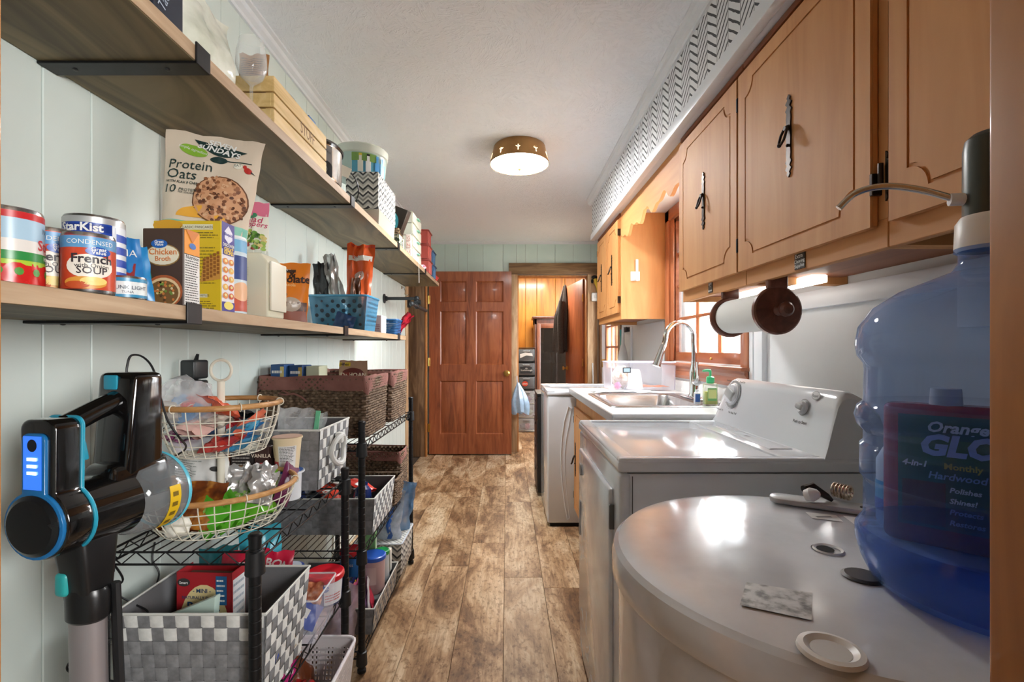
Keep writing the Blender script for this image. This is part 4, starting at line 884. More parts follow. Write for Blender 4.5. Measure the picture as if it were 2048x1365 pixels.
# ================================================================ left wall: shelves
SXF=-.63; UZ0,UZ1=1.757,1.787; LZ0,LZ1=1.230,1.257
def shelf(label,y0,y1,z0,z1):
    t=thing('shelf_board',label,'shelf',((XL+SXF)/2,(y0+y1)/2,z0))
    MB().box(XL+.001,SXF-.001,y0,y1,z0,z1,.002,1).build('board',M['shelf'],t,world=True)
    MB().box(SXF-.001,SXF,y0+.001,y1-.001,z0+.001,z1-.001).build('front_edge',M['shelf_edge'],t,world=True)
shelf('near piece of the upper stained pine wall shelf',.44,.986,UZ0-.002,UZ1)
shelf('long stained pine upper wall shelf over the mint wall',.988,4.45,UZ0,UZ1)
shelf('near piece of the lower stained pine wall shelf',.44,.946,LZ0-.002,LZ1)
shelf('long stained pine lower wall shelf over the wire racks',.948,2.99,LZ0,LZ1)
def bracket(y,z0,z1,lab):
    t=thing('shelf_bracket',lab,'bracket',(XL,y,z0),group='black shelf brackets')
    MB().box(.001,SXF-XL+.004,-.0225,.0225,-.006,-.0005,.001,1).build('arm',M['black_metal'],t)
    MB().box(SXF-XL+.0005,SXF-XL+.005,-.0225,.0225,-.006,z1-z0+.006,.001,1).build('front_lip',M['black_metal'],t)
    for x in (.06,.25): MB().lathe([(0,-.009),(.004,-.008),(.005,-.006),(0,-.006)],8,(x,0,0)).build('screw',P(60,60,60,.4,.8),t)
for y,n_ in ((.99,'nearest'),(1.95,'second'),(2.78,'third'),(3.70,'farthest')): bracket(y,UZ0-.0025 if y<1 else UZ0,UZ1,'%s black flat bracket under the upper shelf'%n_)
for y,n_ in ((.962,'nearest'),(1.87,'middle'),(2.79,'far'),): bracket(y,LZ0-.0025 if y<1 else LZ0,LZ1,'%s black flat bracket under the lower shelf'%n_)
# ---------------------------------------------------------------- packaging helpers
white=M['paper']; blk=P(30,28,28,.5)
def pack(name,label,cat,x0,x1,y0,y1,z0,h,mat,front=None,right=None,group=None,b=.0015,rz=0):
    w,d=x1-x0,y1-y0; t=thing(name,label,cat,((x0+x1)/2,(y0+y1)/2,z0),rz,group=group)
    MB().box(-w/2,w/2,-d/2,d/2,0,h,b,1).build('carton',mat,t)
    if front: p=Print(front_map(-d/2)); front(p,w,h); p.build(t)
    if right: p=Print(right_map(w/2)); right(p,d,h); p.build(t)
    return t
def can(name,label,loc,r,h,mat,fn,n=36,cat='can',a0=-PI/2,lid=None):
    t=thing(name,label,cat,loc)
    MB().lathe([(0,0),(r*.95,0),(r,.004),(r,h-.004),(r*.96,h),(r*.93,h),(r*.92,h-.004),(0,h-.004)],n).build('tin',lid or M['steel'],t)
    q=r+.0003; MB().lathe([(q,.006),(q,h-.006)],n).build('paper_label',mat,t)
    p=Print(cyl_map(q,a0),.0004); fn(p,r,h); p.build(t); return t
def pouch_fn(w,h,dp,seed=0,crk=.004,tw=1.0,bw=1.0,top=1.5,bot=.5,lean=0):
    def f(u,v,side,eps=0):
        wx=w/2*(bw+(tw-bw)*v)*(1-.02*math.sin(v*PI)); t=dp*max(0,1-abs(u)**2.6)**.6*min(1,bot+2.4*v)*min(1,(1-v)*top)
        n1=noise.noise(V((u*2.2+seed*7,v*3.1,seed)))*crk*2+noise.noise(V((u*6+seed*3,v*8,seed+5)))*crk
        return V((u*wx+noise.noise(V((v*5,seed,u)))*crk*.8,side*(t+eps)+n1*(1-.5*abs(u)),h*v+noise.noise(V((u*2,seed*2,3)))*crk*(1.5 if v>.9 else .3)+lean*0))
    return f
def pouch(name,label,cat,loc,rot,w,h,dp,mat,seed=0,prints=None,group=None,nu=14,nv=16,kids=None,**k):
    f=pouch_fn(w,h,dp,seed,**k); mb=MB()
    mb.grid(lambda u,v:f(2*u-1,v,-1),nu,nv); mb.grid(lambda u,v:f(1-2*u,v,1),nu,nv)
    o=mb.thing(name,mat,label,cat,loc,rot,group,smooth=60)
    if prints:
        def mp(x,y,e):
            v=min(.999,max(0,y/h)); wx=w/2*(k.get('bw',1)+(k.get('tw',1)-k.get('bw',1))*v); u=max(-1,min(1,x/wx)); p=f(u,v,-1,.0012+e); return p
        pr=Print(mp); prints(pr,w,h); pr.build(o)
    return o
# ---------------------------------------------------------------- lower shelf, from the near end
def tomato(p,r,h):
    p.rect(-PI*r,h*.86,PI*r,h*.94,P(196,40,44,.3),1,40).rect(-PI*r,h*.60,PI*r,h*.86,P(170,200,220,.3),1,40).rect(-PI*r,h*.36,PI*r,h*.60,P(228,222,216,.3),1,40).rect(-PI*r,h*.34,PI*r,h*.45,P(48,140,70,.3),2,40).rect(-PI*r,h*.28,PI*r,h*.345,P(170,200,60,.3),2,40)
    for k in range(-5,6): p.ell(k*.02,h*.16,.016,h*.15,P(200+k*3%10,36,34,.25),2+k%2,14); p.ell(k*.02+.002,h*.2,.005,h*.05,P(80,150,60,.3),4,8)
    for a in (-.035,.075): p.text('Stewed',a,h*.50,.021,P(200,60,64,.4),3,bold=.02).text('Tomatoes',a,h*.455,.010,P(200,60,64,.4),3).text('Italian Style',a,h*.375,.009,white,4).text('NO SALT',a,h*.72,.011,P(40,60,90,.4),3)
can('tomato_can','can of stewed tomatoes with red rim at the near shelf end',(-.712,.685,LZ1),.0375,.112,P(206,60,58,.3),tomato,a0=-PI/2+.5)
def soup(p,r,h):
    p.rect(-PI*r,h*.74,PI*r,h*.93,P(92,150,196,.3),1,40).rect(-PI*r,h*.05,-r*1.15,h*.93,P(196,70,44,.3),2,20)
    for k in range(4): p.rect(-r*1.9,h*(.8-.13*k)-.0012,-r*1.3,h*(.8-.13*k)+.0012,P(96,34,28,.4),3,4)
    p.rect(-r*1.75,h*.08,-r*1.35,h*.26,M['paper'],3,4)
    for k in range(5): p.rect(-r*1.72+k*.003,h*.09,-r*1.72+k*.003+.0015,h*.25,blk,4)
    p.text('CONDENSED',.012,h*.80,.010,white,3,sx=1.0).ell(.012,h*.44,.030,h*.2,P(232,226,214,.4),2).ell(.022,h*.69,.016,h*.075,P(30,80,170,.3),4).text('Great',.022,h*.70,.008,white,5,bold=.02).text('Value',.022,h*.645,.008,white,5,bold=.02)
    p.text('French',.014,h*.50,.0185,P(46,40,46,.4),4,bold=.025).text('with Onion',.014,h*.42,.009,P(46,40,46,.4),4).text('SOUP',.014,h*.32,.015,P(60,50,56,.4),4,bold=.01)
    p.ell(.006,h*.17,.026,h*.10,P(214,150,60,.4),4).ell(.016,h*.2,.016,h*.07,P(232,206,120,.4),5).ell(-.004,h*.13,.015,h*.06,P(190,80,40,.4),5)
can('soup_can','first can of french onion soup behind the tomato can',(-.735,.775,LZ1),.0345,.105,P(200,72,44,.3),soup,a0=-PI/2+.42)
can('soup_can','front can of french onion soup at the shelf edge',(-.664,.762,LZ1),.0335,.094,P(200,72,44,.3),soup,a0=-PI/2+.42)
def tuna(p,r,h):
    p.rect(-PI*r,h*.9,PI*r,h*.97,P(210,214,216,.3,.6),1,40).rect(-.02,h*.80,.05,h*.88,P(20,50,130,.3),2,6).text('StarKist',0,h*.80,.020,white,3,bold=.03).rect(.045,.01,.10,h*.9,P(226,230,236,.3),2,10)
    for k in range(5): p.rect(.052,h*(.12+.15*k),.085,h*(.12+.15*k)+h*.09,P(40,80,180,.3),3,4)
can('tuna_can','large blue tuna can standing behind the soup cans',(-.749,.872,LZ1),.044,.150,P(28,66,158,.3),tuna,a0=-PI/2+.25)
def lite(p,r,h): p.rect(-PI*r,h*.75,PI*r,h*.9,P(60,140,180,.3),1,30).rect(-PI*r,h*.08,PI*r,h*.2,P(60,140,180,.3),1,30).text('CHUNK LIGHT',.008,h*.42,.009,P(60,70,90,.4),3).text('TUNA',.008,h*.25,.006,P(60,70,90,.4),3)
can('small_tuna_can','little white and teal tuna can in front of the tuna can',(-.669,.842,LZ1),.030,.040,P(222,228,228,.3),lite,a0=-PI/2+.5)
for i,(x,c,l,dy) in enumerate([(-.757,(38,120,186),'blue',0),(-.753,(44,136,196),'lighter blue',.015),(-.758,(40,128,110),'green',.030)]):
    def pr_(p,w,h,i=i):
        if i==0: p.rect(-w*.42,h*.3,w*.3,h*.62,P(150,50,50,.4)).rect(-w*.42,h*.05,w*.3,h*.28,P(40,40,46,.4)).text('TUNA',0,h*.72,.02,white)
    pouch('tuna_pouch','%s foil tuna pouch leaning beside the broth carton'%l,'pouch',(x,.938+dy,LZ1),(R(-4),0,R(28)),.085,.135-.012*i,.010,P(*c,.3),i,pr_,tw=.7,bw=1.1)
def broth(p,w,h):
    p.ell(0,h*.66,w*.42,h*.14,P(150,120,70,.4),1).ell(0,h*.66,w*.40,h*.125,P(228,222,196,.5),2).text('Chicken',.001,h*.665,.0175,P(214,120,50,.5),4,bold=.01).text('Broth',.001,h*.585,.014,P(214,120,50,.5),4,bold=.01).ell(-.006,h*.80,w*.2,h*.055,P(40,100,180,.4),4).text('Great',-.006,h*.81,.008,white,5,bold=.02).text('Value',-.006,h*.775,.008,white,5,bold=.02)
    p.ell(.002,h*.2,w*.46,h*.21,P(168,90,50,.5),1).ell(.002,h*.19,w*.41,h*.185,P(222,196,150,.5),2).ell(.002,h*.18,w*.37,h*.16,P(120,88,48,.5),3)
    r=random.Random(4)
    for k in range(38): a=r.uniform(0,6.28); q=r.random()**.5; p.ell(.002+q*w*.33*math.cos(a),h*.18+q*h*.14*math.sin(a),.0028,.0028,P(*r.choice([(190,170,80),(110,140,60),(200,120,60),(220,200,150),(90,60,36)]),.5),4+k%3,7)
def broth_r(p,d,h):
    p.rect(-d*.46,h*.04,d*.46,h*.68,P(226,224,220,.5)).rect(-d*.46,h*.69,d*.46,h*.99,P(232,150,40,.5)).lines(-d*.42,h*.06,d*.42,h*.62,18,blk,2,3).text('Nutrition',0,h*.63,.011,blk,2,bold=.02).poly([(-d*.4,h),(0,h*.84),(d*.4,h)],P(206,120,30,.5),3).ell(0,h*.8,d*.2,h*.04,P(60,110,180,.4),3)
pack('broth_carton','brown chicken broth carton on the lower shelf','carton',-.748,-.664,.985,1.038,LZ1,.163,P(74,56,46,.45),broth,broth_r)
def panc(p,w,h):
    p.rect(-w*.1,h*.90,w*.38,h*.96,P(226,222,190,.5)).text('CLASSIC PANCAKES',w*.14,h*.915,.0085,P(90,80,60,.5)).lines(-w*.02,h*.8,w*.46,h*.88,3,P(120,104,40,.5),2,5).lines(.01,h*.3,w*.46,h*.72,12,P(150,130,40,.5),2,9).rect(w*.0,h*.16,w*.3,h*.20,P(226,222,190,.5)).text('CLASSIC WAFFLES',w*.15,h*.17,.007,P(90,80,60,.5)).ell(-w*.28,h*.95,w*.22,h*.06,P(214,160,40,.5),2)
    for a in range(5):
        for b in range(6): p.rect(w*.24+a*.008,h*.34+b*.009+a*.004,w*.24+a*.008+.0062,h*.34+b*.009+a*.004+.007,P(150,94,40,.5),4)
    p.poly([(w*.2,h*.33),(w*.5,h*.36),(w*.5,h*.62),(w*.26,h*.58)],P(206,150,70,.5),3).lines(-w*.02,h*.03,w*.46,h*.13,4,P(120,104,40,.5),2,15)
def panc_r(p,d,h):
    p.rect(-d*.48,0.002,d*.48,h*.998,P(226,222,226,.5)).rect(-d*.48,h*.70,d*.48,h*.998,P(64,54,140,.5),2).poly([(-d*.3,h*.9),(0,h*.97),(d*.3,h*.9),(d*.3,h*.82),(0,h*.77),(-d*.3,h*.82)],P(226,224,240,.5),3).text('Bisquick',0,h*.855,.010,P(60,60,150,.5),4,bold=.02).text('DISCOVER',0,h*.735,.010,white,4,bold=.02).rect(-d*.4,h*.64,d*.4,h*.72,P(64,54,140,.5),3).text('GREAT',0,h*.685,.012,P(240,206,60,.5),4,bold=.03).text('RECIPES',0,h*.65,.0105,P(240,206,60,.5),4,bold=.03)
    r=random.Random(2)
    for k in range(5):
        for s in (-1,1): p.ell(s*d*.22,h*(.57-.095*k),d*.2,h*.036,P(*r.choice([(214,130,60),(206,90,50),(226,170,80),(180,60,60)]),.5),3,12).ell(s*d*.22,h*(.575-.095*k),d*.1,h*.018,P(232,214,150,.5),4,8)
    p.rect(-d*.48,0.002,d*.48,h*.12,P(64,54,140,.5),3).ell(0,h*.08,d*.36,h*.045,P(232,214,110,.5),4)
pack('pancake_box','tall yellow pancake mix box with recipes on its side','box',-.818,-.661,1.110,1.163,LZ1,.212,P(222,190,40,.5),panc,panc_r)
def oatc(p,r,h): p.rect(-PI*r,h*.8,PI*r,h*.95,P(120,180,220,.4),1,30).rect(-PI*r,h*.45,PI*r,h*.75,P(60,80,140,.4),1,30).rect(-PI*r,h*.05,PI*r,h*.35,P(196,90,70,.4),1,30).ell(.03,h*.3,.03,h*.12,P(230,180,140,.4),2)
can('oats_canister','round blue and white canister beside the pancake box',(-.714,1.225,LZ1),.044,.20,P(206,222,232,.4),oatc,cat='canister',lid=P(228,230,232,.4),a0=-PI/2+.7)
# tall carton, mostly hidden, that the oats pouch stands on
pack('brown_carton','plain brown carton hidden behind the pancake box','carton',-.93,-.765,1.275,1.345,LZ1,.165,P(160,120,80,.7))
def oats(p,w,h):
    teal=P(128,196,176,.5); dk=P(30,56,54,.5)
    p.rect(-w*.5,h*.0,w*.5,h*.20,teal,1,14,4).ell(w*.02,h*.25,w*.26,h*.10,P(232,170,60,.5),1,a0=0,a1=PI).rect(-w*.47,h*.19,w*.47,h*.215,teal,2,14,1)
    for a in (-.3,.0,.2): p.rect(w*a,h*.1,w*(a+.12),h*.16,dk,2).rect(w*(a+.02),h*.07,w*(a+.035),h*.12,dk,2).rect(w*(a+.09),h*.07,w*(a+.105),h*.12,dk,2)
    p.ell(w*.16,h*.42,w*.275,h*.215,P(112,70,40,.6),1,26,rot=.5).ell(w*.16,h*.42,w*.26,h*.205,P(214,160,120,.6),2,26,rot=.5)
    r=random.Random(8)
    for k in range(150):
        a=r.uniform(0,6.28); q=r.random()**.5; x,y=q*w*.24*math.cos(a),q*h*.21*math.sin(a); x,y=x*math.cos(.5)-y*math.sin(.5)*1.1,x*math.sin(.5)+y*math.cos(.5)
        p.ell(w*.16+x,h*.42+y,.0055,.0042,P(*r.choice([(196,140,100),(150,96,62),(92,54,36),(222,178,140),(120,74,48)]),.6),3+k%4,6,rot=r.uniform(0,3))
    bowl=[(-w*.22,h*.945),(w*.36,h*.875)]+[(w*(.36-.58*t)+0,h*(.875+.07*t)-h*.10*math.sin(PI*t)) for t in [i/10 for i in range(1,10)]]
    p.poly(bowl,dk,2).text('SEVEN',w*.08,h*.893,.021,white,5,bold=.03,rot=-.17,sx=1.2).text('SUNDAYS',w*.06,h*.838,.0215,white,5,bold=.03,rot=-.17,sx=1.15)
    p.ell(w*.08,h*.775,w*.09,h*.03,dk,2,rot=.05).rect(w*.15,h*.775,w*.42,h*.783,dk,2,5).ell(-w*.20,h*.835,w*.16,h*.048,P(140,186,60,.5),1,rot=-.25).text('simple ingredients',-w*.2,h*.83,.011,white,3,rot=-.25)
    p.text('Protein',-w*.43,h*.66,.036,dk,6,'l').text('Oats',-w*.43,h*.57,.038,dk,6,'l').text('WITH FLAX & CHIA',-w*.42,h*.53,.009,dk,6,'l',bold=.02).text('10',-w*.43,h*.44,.032,dk,6,'l').text('PROTEIN',-w*.27,h*.465,.011,dk,6,'l').text('PER SERVING',-w*.27,h*.445,.007,dk,6,'l').ell(w*.28,h*.745,w*.045,h*.025,P(240,236,220,.5),2).text('EAT',w*.28,h*.742,.010,dk,3)
    red=P(190,50,44,.5); p.ell(w*.39,h*.715,w*.045,h*.025,red,2,rot=-.5).ell(w*.355,h*.745,w*.02,h*.016,red,3).poly([(w*.42,h*.70),(w*.47,h*.69),(w*.42,h*.715)],dk,3)
pouch('oats_pouch','cream stand up pouch of protein oats leaning under the upper shelf','pouch',(-.79,1.245,LZ1+.167),(R(-6),R(4),R(12)),.232,.318,.035,P(222,206,186,.45),3,oats,nu=22,nv=26,tw=1.04,bw=.86,crk=.005)
# napkin/tea dispenser in cream plastic
nd=thing('cream_dispenser','cream plastic dispenser box with a scooped front flap','dispenser',(-.70,1.345,LZ1))
cm_=P(218,214,190,.4)
MB().prism([(-.052,0),(.052,0),(.052,.15),(.030,.178),(-.052,.178)],'y',-.045,.052,.006,3).build('case',cm_,nd)
MB().prism([(-.04,.02),(.05,.02),(.05,.155),(-.04,.155)],'x',.053,.060,.003).build('flap',P(226,222,204,.4),nd)
for z in (.045,.125):
    for k in range(5): MB().box(-.03-.0+.0,.0,-.0462,-.0452,z+.005*k-.01,z+.005*k-.008).build('vent_rib',P(200,196,172,.4),nd)
def salad(p,w,h):
    p.rect(-w*.5,h*.72,w*.5,h*.985,P(206,110,140,.4),1,6,2).ell(0,h*.72,w*.16,h*.055,P(60,140,100,.4),3).rect(-w*.5,.0,w*.5,h*.08,P(200,206,196,.4),1,6).text('Salad',0,h*.58,.026,P(190,60,100,.4),3,shear=.3,bold=.01).text('Toppers',0,h*.50,.022,P(190,60,100,.4),3,shear=.3,bold=.01)
    r=random.Random(5)
    for k in range(60): p.ell(r.uniform(-w*.42,w*.40),h*r.uniform(.1,.42),.007,.005,P(*r.choice([(90,140,50),(150,180,80),(60,100,40),(206,190,120),(150,60,50)]),.5),2+k%3,7)
pouch('salad_topping_pouch','clear and pink salad topping pouch on the cream dispenser','pouch',(-.715,1.35,LZ1+.179),(R(-4),0,R(14)),.082,.155,.016,P(226,228,216,.3),6,salad,tw=1.0)
def choc(p,w,h):
    p.rect(-w*.36,h*.83,w*.22,h*.88,P(60,36,24,.5)).text('PROTEIN',-.012,h*.842,.013,white,3,bold=.02).text('oats &',-w*.40,h*.735,.034,P(56,30,20,.5),3,'l',bold=.03).text('chocolate',-w*.42,h*.655,.034,P(56,30,20,.5),3,'l',bold=.03).text('crunchy granola',-w*.4,h*.59,.014,P(244,210,150,.5),3,'l')
    p.ell(-w*.05,h*.44,w*.13,h*.05,P(150,96,60,.5),2).rect(-w*.5,h*.06,w*.46,h*.32,P(92,50,34,.4),1,10,4).ell(w*.16,h*.28,w*.2,h*.12,P(186,170,156,.3),2).rect(-w*.5,0,w*.46,h*.17,P(160,96,80,.4),2,10,3)
pouch('granola_pouch','bright orange oats and chocolate granola pouch','pouch',(-.694,1.505,LZ1),(R(-3),0,R(8)),.142,.187,.024,P(226,128,32,.3),9,choc,tw=1.02,bw=.92)
# blue plastic basket with holes, on the lower shelf
pb=thing('blue_basket','translucent blue plastic basket with round holes on the lower shelf','basket',(-.765,2.27,LZ1))
bm_=clear('blue_plastic',(70,150,190),.5,.2,(190,225,240)); mb=MB(); tub(mb,-.132,.132,-.1,.1,0.001,.158,.016); mb.build('shell',bm_,pb)
mb=MB().tube([(x,y,.158) for x,y in rrect(-.136,.136,-.104,.104,.02,3)],.005,6,True); mb.build('rim',clear('blue_rim',(80,165,205),.75,.2),pb)
p=Print(plane_map((0,-.0845,0),(1,0,0),(0,-.1,1),(0,-1,0)),.0006); r=random.Random(3); dk_=P(20,46,62,.6)
for i in range(9):
    for j in range(6):
        if (i+j)%2==0: q=r.uniform(.005,.011); p.ell(-.098+i*.0245,.028+j*.021,q,q,dk_,1,12)
for_=p.build(pb,'hole'); for_['kind']='stuff'
p=Print(plane_map((.117,0,0),(0,1,0),(.1,0,1),(1,0,0)),.0006)
for i in range(7):
    for j in range(6): p.ell(-.07+i*.0235+(j%2)*.01,.03+j*.020,.0075,.0035,dk_ if (i*3+j)%3 else P(60,110,130,.5),1,8,rot=.9)
for_=p.build(pb,'side_hole'); for_['kind']='stuff'
bx_,by_=-.765,2.27
pouch('chip_bag','crumpled black foil bag sticking out of the blue basket','bag',(bx_-.06,by_-.02,LZ1+.01),(R(4),R(-8),R(5)),.16,.31,.035,P(36,36,38,.25),11,tw=.45,bw=.9,crk=.014)
pouch('chip_bag','silver lined open foil bag in the blue basket','bag',(bx_-.0,by_-.045,LZ1+.01),(R(2),R(-10),R(-10)),.12,.35,.026,P(186,186,184,.18,.7),12,tw=.5,bw=1.0,crk=.016)
pouch('chip_bag','brown snack bag squeezed between foil bags in the blue basket','bag',(bx_+.045,by_-.03,LZ1+.01),(0,R(4),R(20)),.07,.24,.022,P(110,66,40,.35),13,tw=.6,crk=.012)
def orangeprint(p,w,h): p.rect(-w*.4,h*.80,w*.4,h*.86,P(232,226,214,.4),1,6).text('SKINNY',0,h*.83,.018,white,3,bold=.02).rect(-w*.5,h*.96,w*.5,h*.99,P(206,60,30,.3),1,6).ell(0,h*.62,w*.18,h*.06,P(206,190,180,.4),2)
pouch('snack_bag','tall twisted orange and white snack bag in the blue basket','bag',(bx_+.045,by_+.03,LZ1+.01),(R(-6),R(2),R(8)),.14,.42,.028,P(226,96,44,.22),14,orangeprint,tw=.95,bw=.75,crk=.014)
pouch('blue_packet','navy packet pressed against the blue basket front','packet',(bx_+.02,by_-.108,LZ1+.001),(R(-3),R(18),R(4)),.09,.075,.004,P(26,62,108,.35),15,crk=.004)
pack('pink_box','small pink and white carton beyond the blue basket','carton',-.70,-.645,2.46,2.56,LZ1,.09,P(232,206,204,.6),lambda p,w,h:p.lines(-w*.4,h*.1,w*.4,h*.5,4,P(150,60,60,.6)),lambda p,d,h:p.rect(-d*.49,.001,d*.49,h*.99,white))
sb=thing('small_blue_basket','small woven style blue basket at the end of the lower shelf','basket',(-.715,2.83,LZ1))
mb=MB()
for k in range(9):
    z=.004+.009*k; e=.075+.010*k/8; mb.tube([(x,y,z) for x,y in rrect(-e,e,-e*1.0,e*1.0,.025,3)],.0042,6,True)
mb.build('weave',P(44,96,146,.4),sb,kind='stuff'); MB().box(-.073,.073,-.073,.073,.001,.004).tube([(x,y,.084) for x,y in rrect(-.088,.088,-.088,.088,.025,3)],.006,6,True).build('rim',P(48,104,156,.4),sb)
pouch('candy_wrapper','shiny red candy wrapper sticking out of the small blue basket','wrapper',(-.665,2.87,LZ1+.02),(R(10),R(40),R(10)),.05,.14,.012,P(206,40,60,.25),16,crk=.01)
lump('white_pouch','pale pouch lying in the small blue basket','pouch',(-.73,2.82,LZ1+.01),(.05,.05,.04),(226,228,230),5)
# pipe rail and hook on the wall beyond the shelf
pl=thing('pipe_rail','black iron pipe rail fixed to the mint wall','rail',(XL,3.70,1.565))
MB().lathe([(0,0),(.036,0),(.036,.008),(.018,.012),(.018,.026),(0,.026)],20,(.001,0,0),Matrix.Rotation(R(90),4,'Y')).build('flange',P(52,54,56,.5,.5),pl)
MB().cyl((.02,0,0),(.25,0,0),.0125,n=12).build('arm',P(52,54,56,.5,.5),pl)
MB().blob((.255,0,0),.021,12,8).blob((.255,0,-.06),.021,12,8).cyl((.255,0,0),(.255,0,-.06),.015).cyl((.235,0,-.03),(.285,0,-.03),.017).build('elbow',P(48,50,52,.5,.5),pl)
MB().cyl((.255,-.20,-.06),(.255,.42,-.06),.014,n=12).blob((.255,-.2,-.06),.019,10,8).build('rail',P(56,58,60,.5,.5),pl)
MB().tube([(0,0,.03),(.02,0,.03),(.03,0,.0),(.028,0,-.03),(.045,0,-.045),(.06,0,-.03)],.005,8).lathe([(0,0),(.014,0),(.012,.006),(0,.007)],12,(0,0,.03),Matrix.Rotation(R(90),4,'Y')).thing('coat_hook',M['chrome'],'small chrome coat hook on the mint wall','hook',(XL+.001,4.32,1.70))
MB().box(0,.03,-.02,.02,-.045,.045,.005).thing('black_latch',M['black_plastic'],'small black box on the closet casing','latch',(XL+.017,4.51,1.61))
# ================================================================ wire racks
def rack(label,x0,x1,y0,y1,levels,top):
    t=thing('wire_rack',label,'rack',((x0+x1)/2,(y0+y1)/2,0)); cx,cy=(x0+x1)/2,(y0+y1)/2; w,d=(x1-x0)/2,(y1-y0)/2
    pr=[(0,.004),(.016,.006),(.016,.016),(.0125,.020)]; z=.05
    while z<top-.03: pr+=[(.0125,z),(.0118,z+.001),(.0118,z+.0025),(.0125,z+.0035)]; z+=.025
    pr+=[(.0125,top-.012),(.014,top-.012),(.014,top-.004),(.010,top),(0,top)]
    for sx in (-1,1):
        for sy in (-1,1):
            p=MB().lathe(pr,14,(sx*w,sy*d,0)).build('post',M['black_metal'],t)
            for L in levels: MB().lathe([(.013,L-.045),(.020,L-.043),(.018,L+.004),(.013,L+.006)],14,(sx*w,sy*d,0)).build('collar',M['black_plastic'],p)
    for L in levels:
        mb=MB(); a,b=w-.004,d-.004; hi,lo=L,L-.026
        for zz in (hi,lo): mb.tube([(-a,-b,zz),(a,-b,zz),(a,b,zz),(-a,b,zz)],.0028,6,True)
        for (p0,p1) in (((-a,-b),(a,-b)),((a,-b),(a,b)),((a,b),(-a,b)),((-a,b),(-a,-b))):
            ln=math.hypot(p1[0]-p0[0],p1[1]-p0[1]); n=max(4,int(ln/.028)//2*2)
            mb.tube([(p0[0]+(p1[0]-p0[0])*i/n,p0[1]+(p1[1]-p0[1])*i/n,hi if i%2==0 else lo) for i in range(n+1)],.0017,5)
        f=mb.build('shelf_truss',M['black_metal'],t)
        mb=MB(); n=int(2*a/.024)
        for i in range(1,n): mb.tube([(-a+2*a*i/n,-b,hi+.002),(-a+2*a*i/n,b,hi+.002)],.0016,5)
        for k in range(1,4): mb.tube([(-a,-b+2*b*k/4,hi-.002),(a,-b+2*b*k/4,hi-.002)],.0024,5)
        mb.build('deck_wires',M['black_metal'],t,kind='stuff')
    return t
R1X0,R1X1,R1Y0,R1Y1=-.85,-.53,1.01,1.57
rack('short black wire rack holding the tiered baskets',R1X0,R1X1,R1Y0,R1Y1,[.09,.378,.742],.785)
R2X0,R2X1,R2Y0,R2Y1=-.925,-.525,1.735,2.62
rack('taller black wire rack holding the wicker baskets',R2X0,R2X1,R2Y0,R2Y1,[.075,.44,.828],.912)
